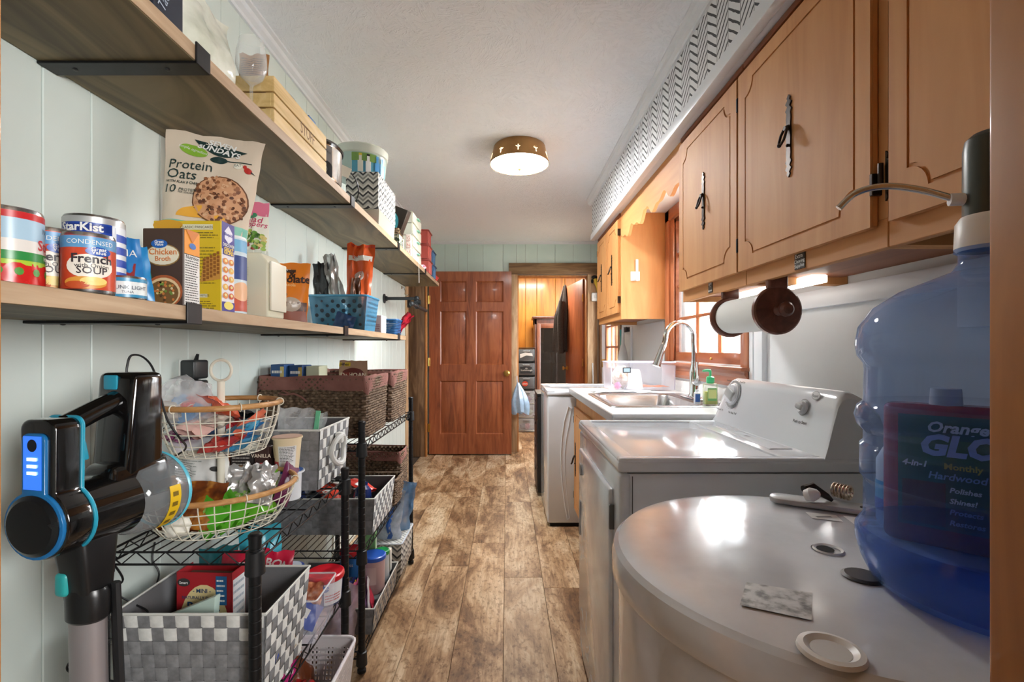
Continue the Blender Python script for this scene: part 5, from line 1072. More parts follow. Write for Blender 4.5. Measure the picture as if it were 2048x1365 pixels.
# ================================================================ strap woven baskets
def strap_mat(name,c1,c2): return noisecol(name,[(.35,c1),(.65,c2)],(1,1,1),60,3,.75,.3,bdist=.001)
GV=strap_mat('grey_strap',(112,112,114),(132,132,134)); GH=strap_mat('mid_grey_strap',(122,122,124),(142,142,144)); WH=strap_mat('white_strap',(208,208,204),(226,226,222)); GL=P(104,104,106,.8)
def basket(label,loc,w,d,h,e,cell,fr,rt,vert=GV,handle=None,group=None):
    """strap basket: foot smaller by e; fr(row)/rt(row) give the strap colour of near/far and side faces"""
    t=thing('woven_basket',label,'basket',loc,group=group)
    f=[(-w/2+e,-d/2+e),(w/2-e,-d/2+e),(w/2-e,d/2-e),(-w/2+e,d/2-e)]; g=[(-w/2,-d/2),(w/2,-d/2),(w/2,d/2),(-w/2,d/2)]
    k=.006
    mb=MB(); fi=[(x*(1-2*k/w),y*(1-2*k/d)) for x,y in f]; gi=[(x*(1-2*k/w),y*(1-2*k/d)) for x,y in g]
    vs=[(x,y,.004) for x,y in fi]+[(x,y,h) for x,y in gi]; mb.add(vs,[(0,1,2,3)]+[(i,(i+1)%4,4+(i+1)%4,4+i) for i in range(4)]); mb.build('lining',GL,t)
    nh=max(2,round(h/cell))
    for s in range(4):
        a0,b0=V((*f[s],.001)),V((*f[(s+1)%4],.001)); a1,b1=V((*g[s],h)),V((*g[(s+1)%4],h)); nrm=(b0-a0).cross(a1-a0).normalized()
        nv=max(3,round((b1-a1).length/cell)); pt=lambda u,v,o:(a0.lerp(b0,u)).lerp(a1.lerp(b1,u),v)+nrm*o
        am=.0013
        for i in range(nv):
            u0,u1=(i+.03)/nv,(i+.97)/nv; rows=[]
            for j in range(nh):
                o=am if (i+j)%2==0 else -am
                for q in (.12,.88): rows.append((pt(u0,(j+q)/nh,o),pt(u1,(j+q)/nh,o)))
            rows=[(pt(u0,0,0),pt(u1,0,0))]+rows+[(pt(u0,1,0),pt(u1,1,0))]
            mb=MB(); mb.add([p for r_ in rows for p in r_],[(2*k_,2*k_+1,2*k_+3,2*k_+2) for k_ in range(len(rows)-1)]); mb.build('strap',vert,t)
        for j in range(nh):
            v0,v1=(j+.03)/nh,(j+.97)/nh; rows=[]
            for i in range(nv):
                o=-am if (i+j)%2==0 else am
                for q in (.12,.88): rows.append((pt((i+q)/nv,v0,o),pt((i+q)/nv,v1,o)))
            mb=MB(); mb.add([p for r_ in rows for p in r_],[(2*k_,2*k_+1,2*k_+3,2*k_+2) for k_ in range(len(rows)-1)]); mb.build('strap',(rt if s in (1,3) else fr)(nh-1-j),t)
    mb=MB().tube([(x,y,h) for x,y in g],.0035,6,True); mb.build('rim',P(206,206,200,.7),t)
    if handle:
        hx=w/2+.003; ring=[(hx+.012*math.sin(a)**2+.004,.055*math.cos(a),h*.55+.045*math.sin(a)) for a in [2*PI*i/20 for i in range(20)]]
        MB().tube(ring,.0085,8,True).build('rope_handle',P(206,206,202,.8),t)
        MB().box(hx-.002,hx+.022,-.012,.012,h*.55+.02,h*.55+.055,.006).build('handle_tie',P(214,214,210,.8),t)
    return t
allw=lambda r:WH; top2=lambda r:WH if r<2 else GH; allg=lambda r:GH  # lit sides painted whiter, shaded near faces greyer; white top rows are real
basket('grey and white woven strap basket holding the cracker box',(-.69,1.156,.384),.335,.232,.212,.016,.0285,top2,allw,group='strap baskets')
basket('grey and white strap basket with rope handle on the short rack',(-.69,1.556,.748),.268,.265,.182,.010,.030,allg,allw,handle=True,group='strap baskets')
basket('dark grey strap basket of drinks on the middle rack shelf',(-.715,2.03,.446),.40,.34,.145,.012,.030,allg,allw,group='strap baskets')
basket('long grey strap basket of bright packets on the bottom rack shelf',(-.705,2.03,.081),.40,.36,.105,.012,.030,allg,lambda r:strap_beige,group='strap baskets') if False else None
strap_beige=strap_mat('beige_strap',(170,158,140),(192,182,166))
basket('long grey strap basket of bright packets on the bottom rack shelf',(-.712,2.02,.081),.415,.40,.105,.012,.032,allg,lambda r:strap_beige,group='strap baskets')
# ================================================================ wicker baskets with fabric lining
WK=noisecol('seagrass',[(.3,(62,46,34)),(.5,(104,82,62)),(.72,(150,128,104))],(1,1,1),70,4,.8,.3)
LIN=noisecol('mauve_cotton',[(.3,(122,78,70)),(.7,(146,100,90))],(1,1,1),14,4,.9,.2)
def wicker(label,loc,w,d,h,e,rows,lining=True,pitch=.011,tuck=.045):
    t=thing('wicker_basket',label,'basket',loc); mb=MB(); rw=h/rows
    for j in range(rows):
        v=(j+.5)/rows; ee=e*(1-v); q=rrect(-w/2+ee,w/2-ee,-d/2+ee,d/2-ee,.015,2)
        pts=[]; N=len(q)
        for i in range(N):
            a,b=V(q[i]),V(q[(i+1)%N]); n=max(1,int((b-a).length/pitch))
            for k in range(n): pts.append(a.lerp(b,k/n))
        out=[]
        for i,p_ in enumerate(pts):
            nx=(pts[(i+1)%len(pts)]-pts[i-1]); nn=V((nx.y,-nx.x)).normalized(); o=.0032*(1 if (i+j)%2 else -1); out.append((p_.x+nn.x*o,p_.y+nn.y*o,v*h+.0012*math.sin(i*1.7+j)))
        mb.tube(out,rw*.62,5,True)
    mb.build('weave',WK,t,kind='stuff')
    MB().box(-w/2+e,w/2-e,-d/2+e,d/2-e,.0,.006).build('base',WK,t)
    if lining:
        def lf(u,v):
            # outside band, over the rim, down inside
            q=rrect(-w/2-.006,w/2+.006,-d/2-.006,d/2+.006,.02,4); N=len(q); s=u*N; i=int(s)%N; f=s-int(s); a,b=V(q[i]),V(q[(i+1)%N]); p_=a.lerp(b,f)
            wav=.003*noise.noise(V((p_.x*30,p_.y*30,v*3)))
            prof=[(1.0,h-tuck),(1.004,h-tuck*.5),(1.0,h+.004),(.985,h+.008),(.955,h+.002),(.93,h-.06),(.90,.02)]
            x=v*(len(prof)-1); k=min(int(x),len(prof)-2); ff=x-k; sc_=prof[k][0]+(prof[k+1][0]-prof[k][0])*ff; z=prof[k][1]+(prof[k+1][1]-prof[k][1])*ff
            return V((p_.x*sc_+wav*3,p_.y*sc_+wav*3,z+wav*2+(.012*math.sin(u*19+1)*(1-v*6) if v<.16 else 0)))
        MB().grid(lf,80,18,True).build('fabric_lining',LIN,t)
    else:
        MB().tube([(x,y,h) for x,y in rrect(-w/2,w/2,-d/2,d/2,.015,3)],.007,7,True).build('rim',WK,t)
    return t
TZ=.835
wicker('nearest large wicker basket with mauve lining on the top rack shelf',(-.735,1.965,TZ),.41,.305,.228,.008,22,tuck=.055)
wicker('far large wicker basket with mauve lining on the top rack shelf',(-.735,2.375,TZ),.41,.31,.226,.008,21,tuck=.055)
# lining bow
MB().tube([(-.02,0,.0),(-.04,-.004,.012),(-.055,-.004,0),(-.03,-.004,-.004),(0,0,0),(.03,-.004,-.012),(.05,-.004,-.03)],.004,6).thing('lining_tie',LIN,'mauve fabric tie at the front of the near wicker basket','ribbon',(-.80,1.803,TZ+.17))
wicker('wicker basket with mauve lining at the far end of the middle rack shelf',(-.715,2.495,.448),.36,.17,.205,.006,18)
wicker('small unlined wicker basket behind the drinks basket',(-.665,2.29,.448),.30,.15,.115,.006,10,False)
# boxes in the large wicker baskets
for i,(x,y,c,tp) in enumerate([(-.885,1.90,(44,84,134),(206,190,120)),(-.828,1.93,(40,74,120),(190,160,80)),(-.770,1.95,(206,210,180),(214,220,206))]):
    def fr_(p,w,h,i=i):
        if i==2: p.ell(0,h*.6,w*.3,h*.17,P(110,160,90,.6)).ell(0,h*.6,w*.2,h*.1,P(190,214,170,.6),2)
        else: p.lines(-w*.4,h*.5,w*.4,h*.95,4,white,2,i+3).rect(w*.2,h*.55,w*.48,h*.97,P(*tp,.6))
    pack('food_box',['blue and yellow box in the back corner of the wicker basket','second blue box in the wicker basket','pale green and cream box in the wicker basket'][i],'box',x-.026,x+.026,y-.05,y+.04,TZ+.01,.268-.004*i,P(*c,.5),fr_)
def idaho(p,w,h): p.rect(-w*.49,h*.91,-w*.1,h*.97,P(230,200,60,.5)).text('NEW!',-w*.3,h*.92,.013,blk,3,bold=.02).ell(0,h*.80,w*.36,h*.09,P(110,40,36,.5)).rect(-w*.36,h*.73,w*.36,h*.82,P(140,50,44,.5),2).text('IDAHOAN',0,h*.755,.024,P(236,226,206,.5),4,bold=.03)
pouch('potato_pouch','tan instant potato pouch standing in the wicker basket','pouch',(-.645,2.00,TZ+.012),(R(-3),0,R(-2)),.125,.278,.012,P(190,156,130,.5),21,idaho,tw=.95)
# ================================================================ drinks basket
MB().lathe([(0,0),(.032,0),(.036,.006),(.036,.10),(.03,.125),(.014,.14),(.014,.152),(0,.152)],24).thing('drink_bottle',P(24,40,92,.25),'navy drink bottle with white lettering in the drinks basket','bottle',(-.605,1.96,.475),(R(-10),R(6),0))
Print(plane_map((-.72,1.908,.452+.085),(1,0,.1),(0,0,1),(0,-1,0))).text('Sparkling',0,0,.034,white,3,bold=.03,shear=.2).mb.thing('bottle_lettering',white,'white script lettering on the navy bottle','lettering') if False else None
bt=bpy.data.objects['drink_bottle']; Print(lambda x,y,k:V(((.0365+k)*math.cos(-PI/2+x/.0365),(.0365+k)*math.sin(-PI/2+x/.0365),.06+y)),.0005).text('Spray',.012,.012,.034,white,3,bold=.03,shear=.3).build(bt,'lettering')
for i,(x,y,c,l) in enumerate([(-.80,1.97,(40,44,60),'slate'),(-.86,1.95,(34,50,92),'dark blue'),(-.69,1.96,(206,64,40),'orange red'),(-.58,2.06,(214,60,48),'scarlet'),(-.66,2.08,(190,186,180),'silver'),(-.76,2.09,(40,46,70),'midnight blue')]):
    pouch('snack_packet','%s snack packet lying in the drinks basket'%l,'packet',(x,y,.545+.006*i),(R(-70),R(8*i-20),R(25*i)),.085,.12,.014,P(*c,.3),30+i,(lambda p,w,h:p.rect(-w*.4,h*.4,w*.4,h*.6,white,1,6)) if i in (2,3) else None)
# ================================================================ tiered wire basket stand
TS=thing('tiered_basket','two tier cream wire fruit basket with wooden rims','basket',(-.697,1.17,.748))
crm=P(216,211,194,.45); rimw=wood('bamboo_rim',(150,100,54),(186,136,82),(206,160,108),'x',.45,0,1.2,.1)
def ring(r,z,n=48): return [(r*math.cos(2*PI*i/n),r*math.sin(2*PI*i/n),z) for i in range(n)]
def wire_bowl(nm,r0,z0,r1,z1,nr,nk):
    prof=[(r0+(r1-r0)*(1-(1-t)**1.6),z0+(z1-z0)*t) for t in [i/8 for i in range(9)]]
    mb=MB()
    for k in range(nk):
        a=2*PI*k/nk; mb.tube([(0 if False else r0*.15*math.cos(a),r0*.15*math.sin(a),z0)]+[(r*math.cos(a),r*math.sin(a),z) for r,z in prof],.0013,5)
    for i in range(0,9,2): mb.tube(ring(*prof[i]),.0014,5,True)
    for f in (.35,.7): mb.tube(ring(r0*f,z0),.0013,5,True)
    b=mb.build(nm,crm,TS,kind='stuff')
    MB().tube(ring(r1+.001,z1+.004,56),.0065,10,True).build('wooden_rim',rimw,b)
    for k in range(6):
        a=2*PI*k/6+.3; c=V(((r1+.001)*math.cos(a),(r1+.001)*math.sin(a),z1+.004)); d=V((math.cos(a),math.sin(a),0))
        MB().tube([c+d*.009*math.cos(q)+V((0,0,.009*math.sin(q))) for q in [2*PI*i/10 for i in range(10)]],.0014,5,True).build('wire_loop',crm,b)
wire_bowl('lower_wire_bowl',.125,.006,.165,.090,4,34); wire_bowl('upper_wire_bowl',.098,.178,.130,.288,4,28)
MB().cyl((0,0,0),(0,0,.345),.0085,n=14).build('pole',crm,TS)
MB().tube([(.0255*math.cos(a),0,.372+.0255*math.sin(a)) for a in [2*PI*i/28 for i in range(28)]],.0035,8,True).build('ring_handle',crm,TS)
rz_=random.Random(12)
cols_u=[((60,150,206),'sky blue'),((226,226,228),'white'),((206,60,52),'red'),((40,120,190),'blue'),((150,36,110),'plum'),((232,120,90),'coral'),((40,70,110),'navy'),((240,200,190),'pale pink'),((70,170,214),'bright blue'),((180,40,44),'dark red'),((226,220,206),'cream'),((50,60,70),'charcoal'),((60,140,200),'cornflower'),((220,96,60),'orange')]
for i,(c,l) in enumerate(cols_u):
    a=i*2.4; q=.025+.062*((i*37)%10)/10; z=.935+.085*(i/14)
    pouch('snack_packet','%s wrapped snack in the upper tier basket'%l,'packet',(-.697+q*math.cos(a),1.17+q*math.sin(a),z),(R(-75+rz_.uniform(-20,30)),R(rz_.uniform(-30,30)),R(rz_.uniform(0,360))),.07,.085,.013,P(*c,.28),40+i,(lambda p,w,h:p.rect(-w*.3,h*.35,w*.3,h*.65,white,1,4)) if i%3==0 else None,crk=.006,nu=8,nv=10)
for i,(x,y,c,l) in enumerate([(-.085,-.03,(214,60,60),'red'),(-.05,.01,(206,70,66),'crimson'),(-.06,-.06,(230,226,222),'pale')]):
    pouch('snack_packet','%s packet in the plastic bag on the upper tier'%l,'packet',(-.697+x,1.17+y,1.02),(R(-60),R(20*i),R(60*i)),.06,.07,.012,P(*c,.3),60+i,crk=.006,nu=8,nv=8)
MB().blob((0,0,.0),(.062,.05,.058),20,14,.45,3).thing('plastic_bag',M['film'],'clear plastic bag of candy in the upper tier basket','bag',(-.765,1.145,1.045))
# lower tier: green squeeze pouches, foil, white pouch, brown bag
for i in range(5):
    a=R(-62+22*i); lab=['leftmost green fruit pouch in the lower tier basket','second green fruit pouch in the lower tier basket','middle green fruit pouch in the lower tier basket','fourth green fruit pouch in the lower tier basket','rightmost green fruit pouch in the lower tier basket'][i]
    pouch('fruit_pouch',lab,'pouch',(-.697+.085*math.cos(a)-.0,1.17+.085*math.sin(a),.765),(R(-48),R(-52+16*i),R(30)),.075,.13,.013,P(86+8*i,180,44,.3),70+i,lambda p,w,h:p.ell(0,h*.45,w*.25,h*.12,P(170,214,110,.4),1).text('fruit',0,h*.42,.02,white,3),crk=.006,nu=10,nv=12,tw=.8)
pouch('plum_pouch','plum purple squeeze pouch at the right of the lower tier','pouch',(-.585,1.235,.775),(R(-20),R(40),R(60)),.05,.11,.012,P(96,24,66,.35),76,nu=8,nv=10)
def wpr(p,w,h): p.lines(-w*.42,h*.3,w*.02,h*.9,14,P(150,156,150,.6),2,4).ell(w*.28,h*.62,w*.09,h*.05,P(60,60,60,.5),2)
pouch('white_snack_pouch','white pouch with fine print in the lower tier basket','pouch',(-.765,1.20,.80),(R(4),R(6),R(-8)),.15,.135,.022,P(228,228,226,.3),77,wpr,crk=.008,tw=.95)
pouch('brown_snack_bag','shiny brown and amber snack bag in the lower tier basket','bag',(-.745,1.085,.762),(R(-36),R(4),R(6)),.15,.115,.016,noisecol('amber_print',[(.35,(70,34,18)),(.5,(120,62,24)),(.65,(206,140,50))],(1,1,1),18,3,.25),78,crk=.008)
for i,(x,y,l) in enumerate([(.03,.01,'left'),(.075,.025,'middle'),(.10,-.02,'right')]):
    pouch('foil_packet','%s crinkled silver foil packet in the lower tier basket'%l,'packet',(-.697+x,1.17+y,.80),(R(-14),R(14*i-6),R(25*i)),.065,.085,.016,P(196,194,192,.34,.6),80+i,crk=.012)
lump('white_candy','white bag of mints low in the lower tier basket','candy',(-.72,1.05,.762),(.03,.022,.02),(236,232,220),8)
# cups and cartons behind the tiered basket
def cup(name,label,loc,r0,r1,h,mat,lidm,fn,rim=.003):
    t=thing(name,label,'cup',loc); MB().lathe([(0,0),(r0,0),(r1,h),(r1+rim,h),(r1+rim,h+.004),(r1*.9,h+.005),(0,h+.006)],32).build('cup',mat,t)
    MB().lathe([(0,h+.0065),(r1+rim*.5,h+.0055)],32).build('lid',lidm,t)
    p=Print(lambda x,y,k:V(((r0+(r1-r0)*y/h+k+.0004)*math.cos(-PI/2+x/r1),(r0+(r1-r0)*y/h+k+.0004)*math.sin(-PI/2+x/r1),y)),.0005); fn(p,r1,h); p.build(t)
def noodle(p,r,h): p.rect(-.01,h*.08,.042,h*.8,P(226,224,224,.5),1,8).lines(-.006,h*.3,.04,h*.78,10,blk,2,3).rect(.02,h*.1,.038,h*.25,white,2,3).rect(-.05,0.004,-.012,h*.3,P(190,60,60,.5),1,6).ell(-.035,h*.6,.014,h*.2,P(206,190,150,.5),2)
cup('noodle_cup','foil lidded cream noodle cup on the short rack','',  .028,.036,.075,P(226,206,170,.5),P(206,170,150,.35),noodle) if False else cup('noodle_cup','foil lidded cream noodle cup stacked on a blue lidded cup',(-.625,1.366,.748+.083),.030,.038,.088,P(226,206,170,.5),P(206,170,150,.35),noodle)
cup('blue_lid_cup','white tub with a blue lid beneath the noodle cup',(-.625,1.366,.748),.036,.038,.074,P(222,224,228,.4),P(40,100,190,.3),lambda p,r,h:p.lines(-.03,h*.2,.03,h*.6,4,P(90,110,160,.5),2),.008)
pack('popcorn_box','dark carton with white print behind the tiered basket','carton',-.78,-.715,1.352,1.40,.748,.155,P(40,34,34,.5),lambda p,w,h:p.lines(-w*.4,h*.2,w*.4,h*.9,12,P(190,186,180,.5)))
pack('vanilla_box','dark red carton behind the pole of the tiered basket','carton',-.712,-.672,1.352,1.40,.748,.148,P(60,34,30,.5),lambda p,w,h:p.text('VANILLA',0,h*.8,.014,P(226,210,190,.5),bold=.02).rect(-w*.1,0.002,w*.3,h*.7,P(190,40,44,.5)))
pack('cereal_carton','white and orange carton behind the tiered basket','carton',-.835,-.79,1.352,1.40,.748,.142,P(214,120,60,.5),lambda p,w,h:p.rect(-w*.49,.003,w*.3,h*.98,white).lines(-w*.4,h*.2,w*.2,h*.8,8,P(90,86,90,.5),2))
# zip bag in the rope handled basket
zb=pouch('zip_bag','clear zip bag with a green seal in the rope handled basket','bag',(-.665,1.50,.77),(R(-4),R(6),R(4)),.15,.215,.025,M['film'],84,crk=.010)
zb2=MB().box(-.004,.010,-.0015,.0015,.02,.215,.0005,1).build('zip_seal',P(120,206,160,.3),zb)
zb2.location=(.05,-.02,0)
# ================================================================ cracker box basket contents
def pbx(p,w,h):
    p.ell(0,h*.42,w*.46,h*.46,P(226,206,150,.5),1,26).text('- MINI -',-.004,h*.80,.014,P(40,70,110,.5),4,bold=.01).text('NATURALLY FLAVORED',0,h*.735,.0105,P(40,70,110,.5),4,bold=.01,sx=.95).text('Peanut',0,h*.62,.030,P(30,70,120,.5),4,bold=.02).text('Butter',.0,h*.50,.030,P(30,70,120,.5),4,bold=.02).ell(-w*.36,h*.90,.016,.010,P(60,56,56,.5),3).text('Smart',-w*.36,h*.885,.009,white,4,bold=.02).rect(w*.22,h*.68,w*.42,h*.97,P(40,100,150,.5),3).lines(w*.24,h*.7,w*.40,h*.95,5,white,4,2)
def pbr(p,d,h): p.rect(-d*.42,h*.42,d*.46,h*.92,P(226,226,226,.5)).lines(-d*.4,h*.45,d*.4,h*.9,6,P(170,180,190,.5),2).ell(0,h*.2,d*.34,h*.16,P(220,200,140,.5)).lines(-d*.2,h*.12,d*.2,h*.28,3,blk,2)
bxx=thing('cracker_box','open red box of mini peanut butter crackers in the strap basket','box',(-.732,1.19,.39),R(-3))
w_,d_,h_=.138,.056,.240
MB().box(-w_/2,w_/2,-d_/2,d_/2,0,.002).box(-w_/2,w_/2,-d_/2,-d_/2+.0015,0,h_).box(-w_/2,w_/2,d_/2-.0015,d_/2,0,h_-.006).box(-w_/2,-w_/2+.0015,-d_/2,d_/2,0,h_).box(w_/2-.0015,w_/2,-d_/2,d_/2,0,h_).build('carton',P(170,36,44,.5),bxx)
MB().box(-w_/2+.002,w_/2-.002,-d_/2+.0017,d_/2-.0017,.002,h_-.02).build('inner_board',P(120,104,90,.8),bxx)
p=Print(front_map(-d_/2)); pbx(p,w_,h_); p.build(bxx); p=Print(right_map(w_/2)); pbr(p,d_,h_); p.build(bxx)
mb=MB().prism([(-.085,0),(.085,0),(.085,.105),(-.085,.04)],'y',-.012,.012,.003); gp=mb.thing('mint_packet',P(170,190,180,.4),'pale mint packet slanting in front of the cracker box','packet',(-.752,1.092,.50),(R(-8),0,R(2)))
Print(front_map(-.0125)).text('unsalted',.045,.05,.013,P(40,50,50,.5),shear=.2).text('lightly',-.03,.04,.008,P(60,70,70,.5)).ell(-.02,.065,.008,.004,white,2).build(gp)
MB().lathe([(0,0),(.03,0),(.033,.01),(.033,.07),(.026,.085),(.022,.1),(0,.1)],24).thing('blue_bottle',P(36,76,160,.3),'blue plastic bottle lying in the strap basket','bottle',(-.575,1.17,.43),(R(60),R(20),0))
MB().lathe([(0,0),(.032,0),(.036,.03),(.03,.07),(.018,.1),(0,.11)],24).thing('white_bottle',P(206,212,196,.35),'white bottle in the strap basket beside the cracker box','bottle',(-.59,1.20,.42),(R(20),R(-10),0))
MB().lathe([(0,0),(.026,0),(.026,.06),(.02,.075),(.02,.09),(0,.09)],20).thing('amber_jar',P(150,120,60,.3),'amber jar in the far corner of the strap basket','jar',(-.56,1.215,.42),(R(10),0,0))
# colourful bags beyond that basket
for i,(x,y,z,c,l,t_) in enumerate([(-.80,1.33,.392,(30,120,130),'teal','') ,(-.725,1.30,.392,(196,30,60),'crimson','Layers'),(-.695,1.36,.392,(206,36,70),'raspberry','Party')]):
    pouch('treat_bag','%s treat bag on the middle shelf of the short rack'%l,'bag',(x,y,z),(R(-10),R(6*i-8),R(8*i-10)),.13,.22 if i<2 else .20,.03,P(*c,.3),90+i,(lambda p,w,h,t_=t_:p.ell(0,h*.6,w*.34,h*.14,P(40,50,130,.4)).text(t_ or 'Gum',0,h*.58,.03,P(240,210,60,.4),3,bold=.03).text('RIBBON',0,h*.78,.03,white,3,bold=.03,arc=.1)) if i else None,crk=.008)
pouch('treat_bag','light turquoise treat bag behind the post of the short rack','bag',(-.722,1.42,.392),(R(-6),R(-4),R(10)),.12,.25,.03,P(70,184,206,.3),95,crk=.01)
# jars and tubs
def tubj(name,label,loc,r0,r1,h,mat,lidm,lr,fn,cat='tub',lh=.012):
    t=thing(name,label,cat,loc); MB().lathe([(0,0),(r0*.94,0),(r0,.006),(r1,h),(0,h)],32).build('tub',mat,t)
    MB().lathe([(lr,h-.006),(lr+.002,h),(lr+.001,h+lh-.003),(lr-.004,h+lh),(lr*.7,h+lh-.002),(0,h+lh-.002)],36).build('lid',lidm,t)
    p=Print(lambda x,y,k:V(((r0+(r1-r0)*y/h+k+.0004)*math.cos(-PI/2+x/r1),(r0+(r1-r0)*y/h+k+.0004)*math.sin(-PI/2+x/r1),y)),.0005); fn(p,r1,h); p.build(t); return t
def nuts(p,r,h): p.rect(-PI*r,h*.1,PI*r,h*.9,P(36,60,120,.4),1,36).rect(r*.3,h*.1,r*1.6,h*.9,P(226,228,232,.4),2,12).ell(-r*.35,h*.45,r*.36,h*.26,P(150,80,40,.5),3).ell(r*.35,h*.72,r*.24,h*.12,P(40,110,190,.4),4).text('Great Value',r*.35,h*.70,.009,white,5,bold=.02).lines(r*.35,h*.2,r*1.4,h*.5,3,P(190,50,50,.5),4)
tubj('nut_tub','wide tub with a bright red lid on the short rack',(-.567,1.497,.386),.046,.052,.082,P(40,60,110,.4),P(206,26,42,.3),.056,nuts)
def snk(p,r,h): p.rect(-r*1.0,h*.45,r*1.0,h*.82,P(190,200,90,.4),1,10).rect(-r*1.0,h*.72,r*1.0,h*.82,P(206,60,60,.4),2,10).ell(.0,h*.32,r*.55,h*.25,P(30,60,140,.4),2).text('SNACK',0,h*.32,.018,white,4,bold=.03).text('TIME',0,h*.16,.018,white,4,bold=.03)
sj=thing('snack_jar','round shouldered blue snack jar with a pale lid upside down','jar',(-.678,1.50,.386))
MB().lathe([(0,0),(.046,0),(.052,.02),(.054,.05),(.048,.08),(.042,.092),(.042,.105),(.036,.108),(0,.108)],32).build('jar',P(40,80,170,.3),sj); MB().lathe([(0,.1095),(.034,.1085)],28).build('base_disc',P(214,220,232,.4),sj)
p=Print(lambda x,y,k:V(((.054+k)*math.cos(-PI/2+x/.054),(.054+k)*math.sin(-PI/2+x/.054),y)),.0006); snk(p,.054,.1); p.build(sj)
# clear bin with bread packs
cb=thing('clear_bin','clear acrylic bin at the front of the short rack','bin',(-.565,1.358,.384),R(2))
mb=MB(); tub(mb,-.06,.055,-.085,.075,.001,.118,.006); mb.build('shell',M['plastic'],cb); MB().tube([(x,y,.118) for x,y in rrect(-.062,.057,-.087,.077,.01,3)],.0025,6,True).build('rim',clear('bin_rim',(236,236,240),.5,.1),cb)
pouch('roll_bag','bag of orange brown rolls in the clear bin','bag',(-.585,1.372,.392),(R(-16),R(6),0),.085,.105,.022,noisecol('rolls',[(.35,(150,70,44)),(.55,(206,130,90)),(.7,(232,190,160))],(1,1,1),45,2,.4),97,lambda p,w,h:p.rect(-w*.5,h*.2,w*.5,h*.36,white,1,8),crk=.008)
pouch('blue_card_packet','royal blue card packet tilted in the clear bin','packet',(-.575,1.318,.41),(R(-20),R(24),R(4)),.085,.065,.006,P(36,76,176,.35),98,lambda p,w,h:p.rect(-w*.14,h*.4,w*.16,h*.75,white,1,3),crk=.003)
# white plastic basket at the bottom
wbk=thing('white_basket','white plastic basket with slotted sides on the bottom shelf','basket',(-.62,1.328,.098))
wh=P(226,220,222,.45)
wx0,wx1,wy0,wy1,wh_,we=-.135,.135,-.215,.21,.15,.015
def slot_side(a0,b0,a1,b1,nm):
    # woven-slot wall: posts and bars, denser rows
    a0,b0,a1,b1=map(V,(a0,b0,a1,b1)); nrm=(b0-a0).cross(a1-a0).normalized()*.0012
    pt=lambda u,v:(a0.lerp(b0,u)).lerp(a1.lerp(b1,u),v)
    mb=MB(); n=int((b1-a1).length/.0125); 
    def bar(u0,u1,v0,v1): q=[pt(u0,v0),pt(u1,v0),pt(u1,v1),pt(u0,v1)]; mb.add([p_-nrm for p_ in q]+[p_+nrm for p_ in q],[(0,1,2,3),(4,5,6,7),(0,1,5,4),(1,2,6,5),(2,3,7,6),(3,0,4,7)])
    bar(0,1,.80,1); bar(0,1,0,.08)
    for i in range(n+1): u=i/n; k=.0036/(b1-a1).length*(2.2 if i%4==0 else 1); bar(max(0,u-k),min(1,u+k),.08,.80)
    for j in range(7): v=.08+.72*(j+.5)/7; bar(0,1,v-.022,v+.022)
    mb.build(nm,wh,wbk)
f=[(wx0+we,wy0+we,.001),(wx1-we,wy0+we,.001),(wx1-we,wy1-we,.001),(wx0+we,wy1-we,.001)]; g=[(wx0,wy0,wh_),(wx1,wy0,wh_),(wx1,wy1,wh_),(wx0,wy1,wh_)]
for s in range(4): slot_side(f[s],f[(s+1)%4],g[s],g[(s+1)%4],'side_wall')
MB().box(wx0+we,wx1-we,wy0+we,wy1-we,.0,.003).build('floor_plate',wh,wbk); MB().tube([(x,y,wh_) for x,y in rrect(wx0-.003,wx1+.003,wy0-.003,wy1+.003,.03,4)],.0055,8,True).build('rim',wh,wbk)
for i,(x,y,z,c,l) in enumerate([(-.64,1.28,.11,(190,40,40),'red and white'),(-.70,1.36,.11,(206,50,130),'magenta'),(-.60,1.20,.11,(226,224,222),'white'),(-.62,1.45,.11,(130,70,40),'brown'),(-.57,1.33,.11,(60,120,70),'green')]):
    def wp_(p,w,h,i=i):
        r=random.Random(i)
        if i in (0,1):
            for k in range(14): p.ell(r.uniform(-w*.4,w*.4),h*r.uniform(.1,.9),.012,.009,P(*r.choice([(232,226,216),(226,60,40),(60,70,60),(240,236,230)]),.4),1+k%3,7,rot=r.uniform(0,3))
    pouch('sweets_bag','%s sweets bag in the white slotted basket'%l,'bag',(x,y,z),(R(-50),R(10*i-20),R(30*i-40)),.12,.16,.022,P(*c,.3),100+i,wp_,crk=.01)
# ---------------------------------------------------------------- tall rack: bottom shelf things
def coffee(p,r,h): p.rect(-PI*r,h*.1,PI*r,h*.55,P(40,110,180,.4),1,30).ell(.01,h*.35,.012,.012,P(200,220,240,.4),2).text('Nuts',0,h*.7,.02,white,3)
tubj('red_lid_jar','tall blue jar with a red lid on the bottom rack shelf',(-.64,1.975,.19),.042,.044,.15,P(40,110,180,.4),P(206,30,44,.3),.047,coffee)
tubj('blue_lid_jar','clear jar with a blue lid on the bottom rack shelf',(-.555,1.995,.17),.045,.047,.14,P(190,160,160,.35),P(40,90,190,.3),.050,lambda p,r,h:p.rect(-r*.4,h*.3,r*.5,h*.8,P(206,180,176,.4),1,6))
tubj('green_lid_jar','clear jar with a green lid behind the blue lidded jar',(-.545,2.085,.17),.034,.030,.12,P(190,200,206,.3),P(30,140,70,.3),.033,lambda p,r,h:p.rect(-r*.6,h*.1,r*.6,h*.4,P(200,206,214,.4),1,6))
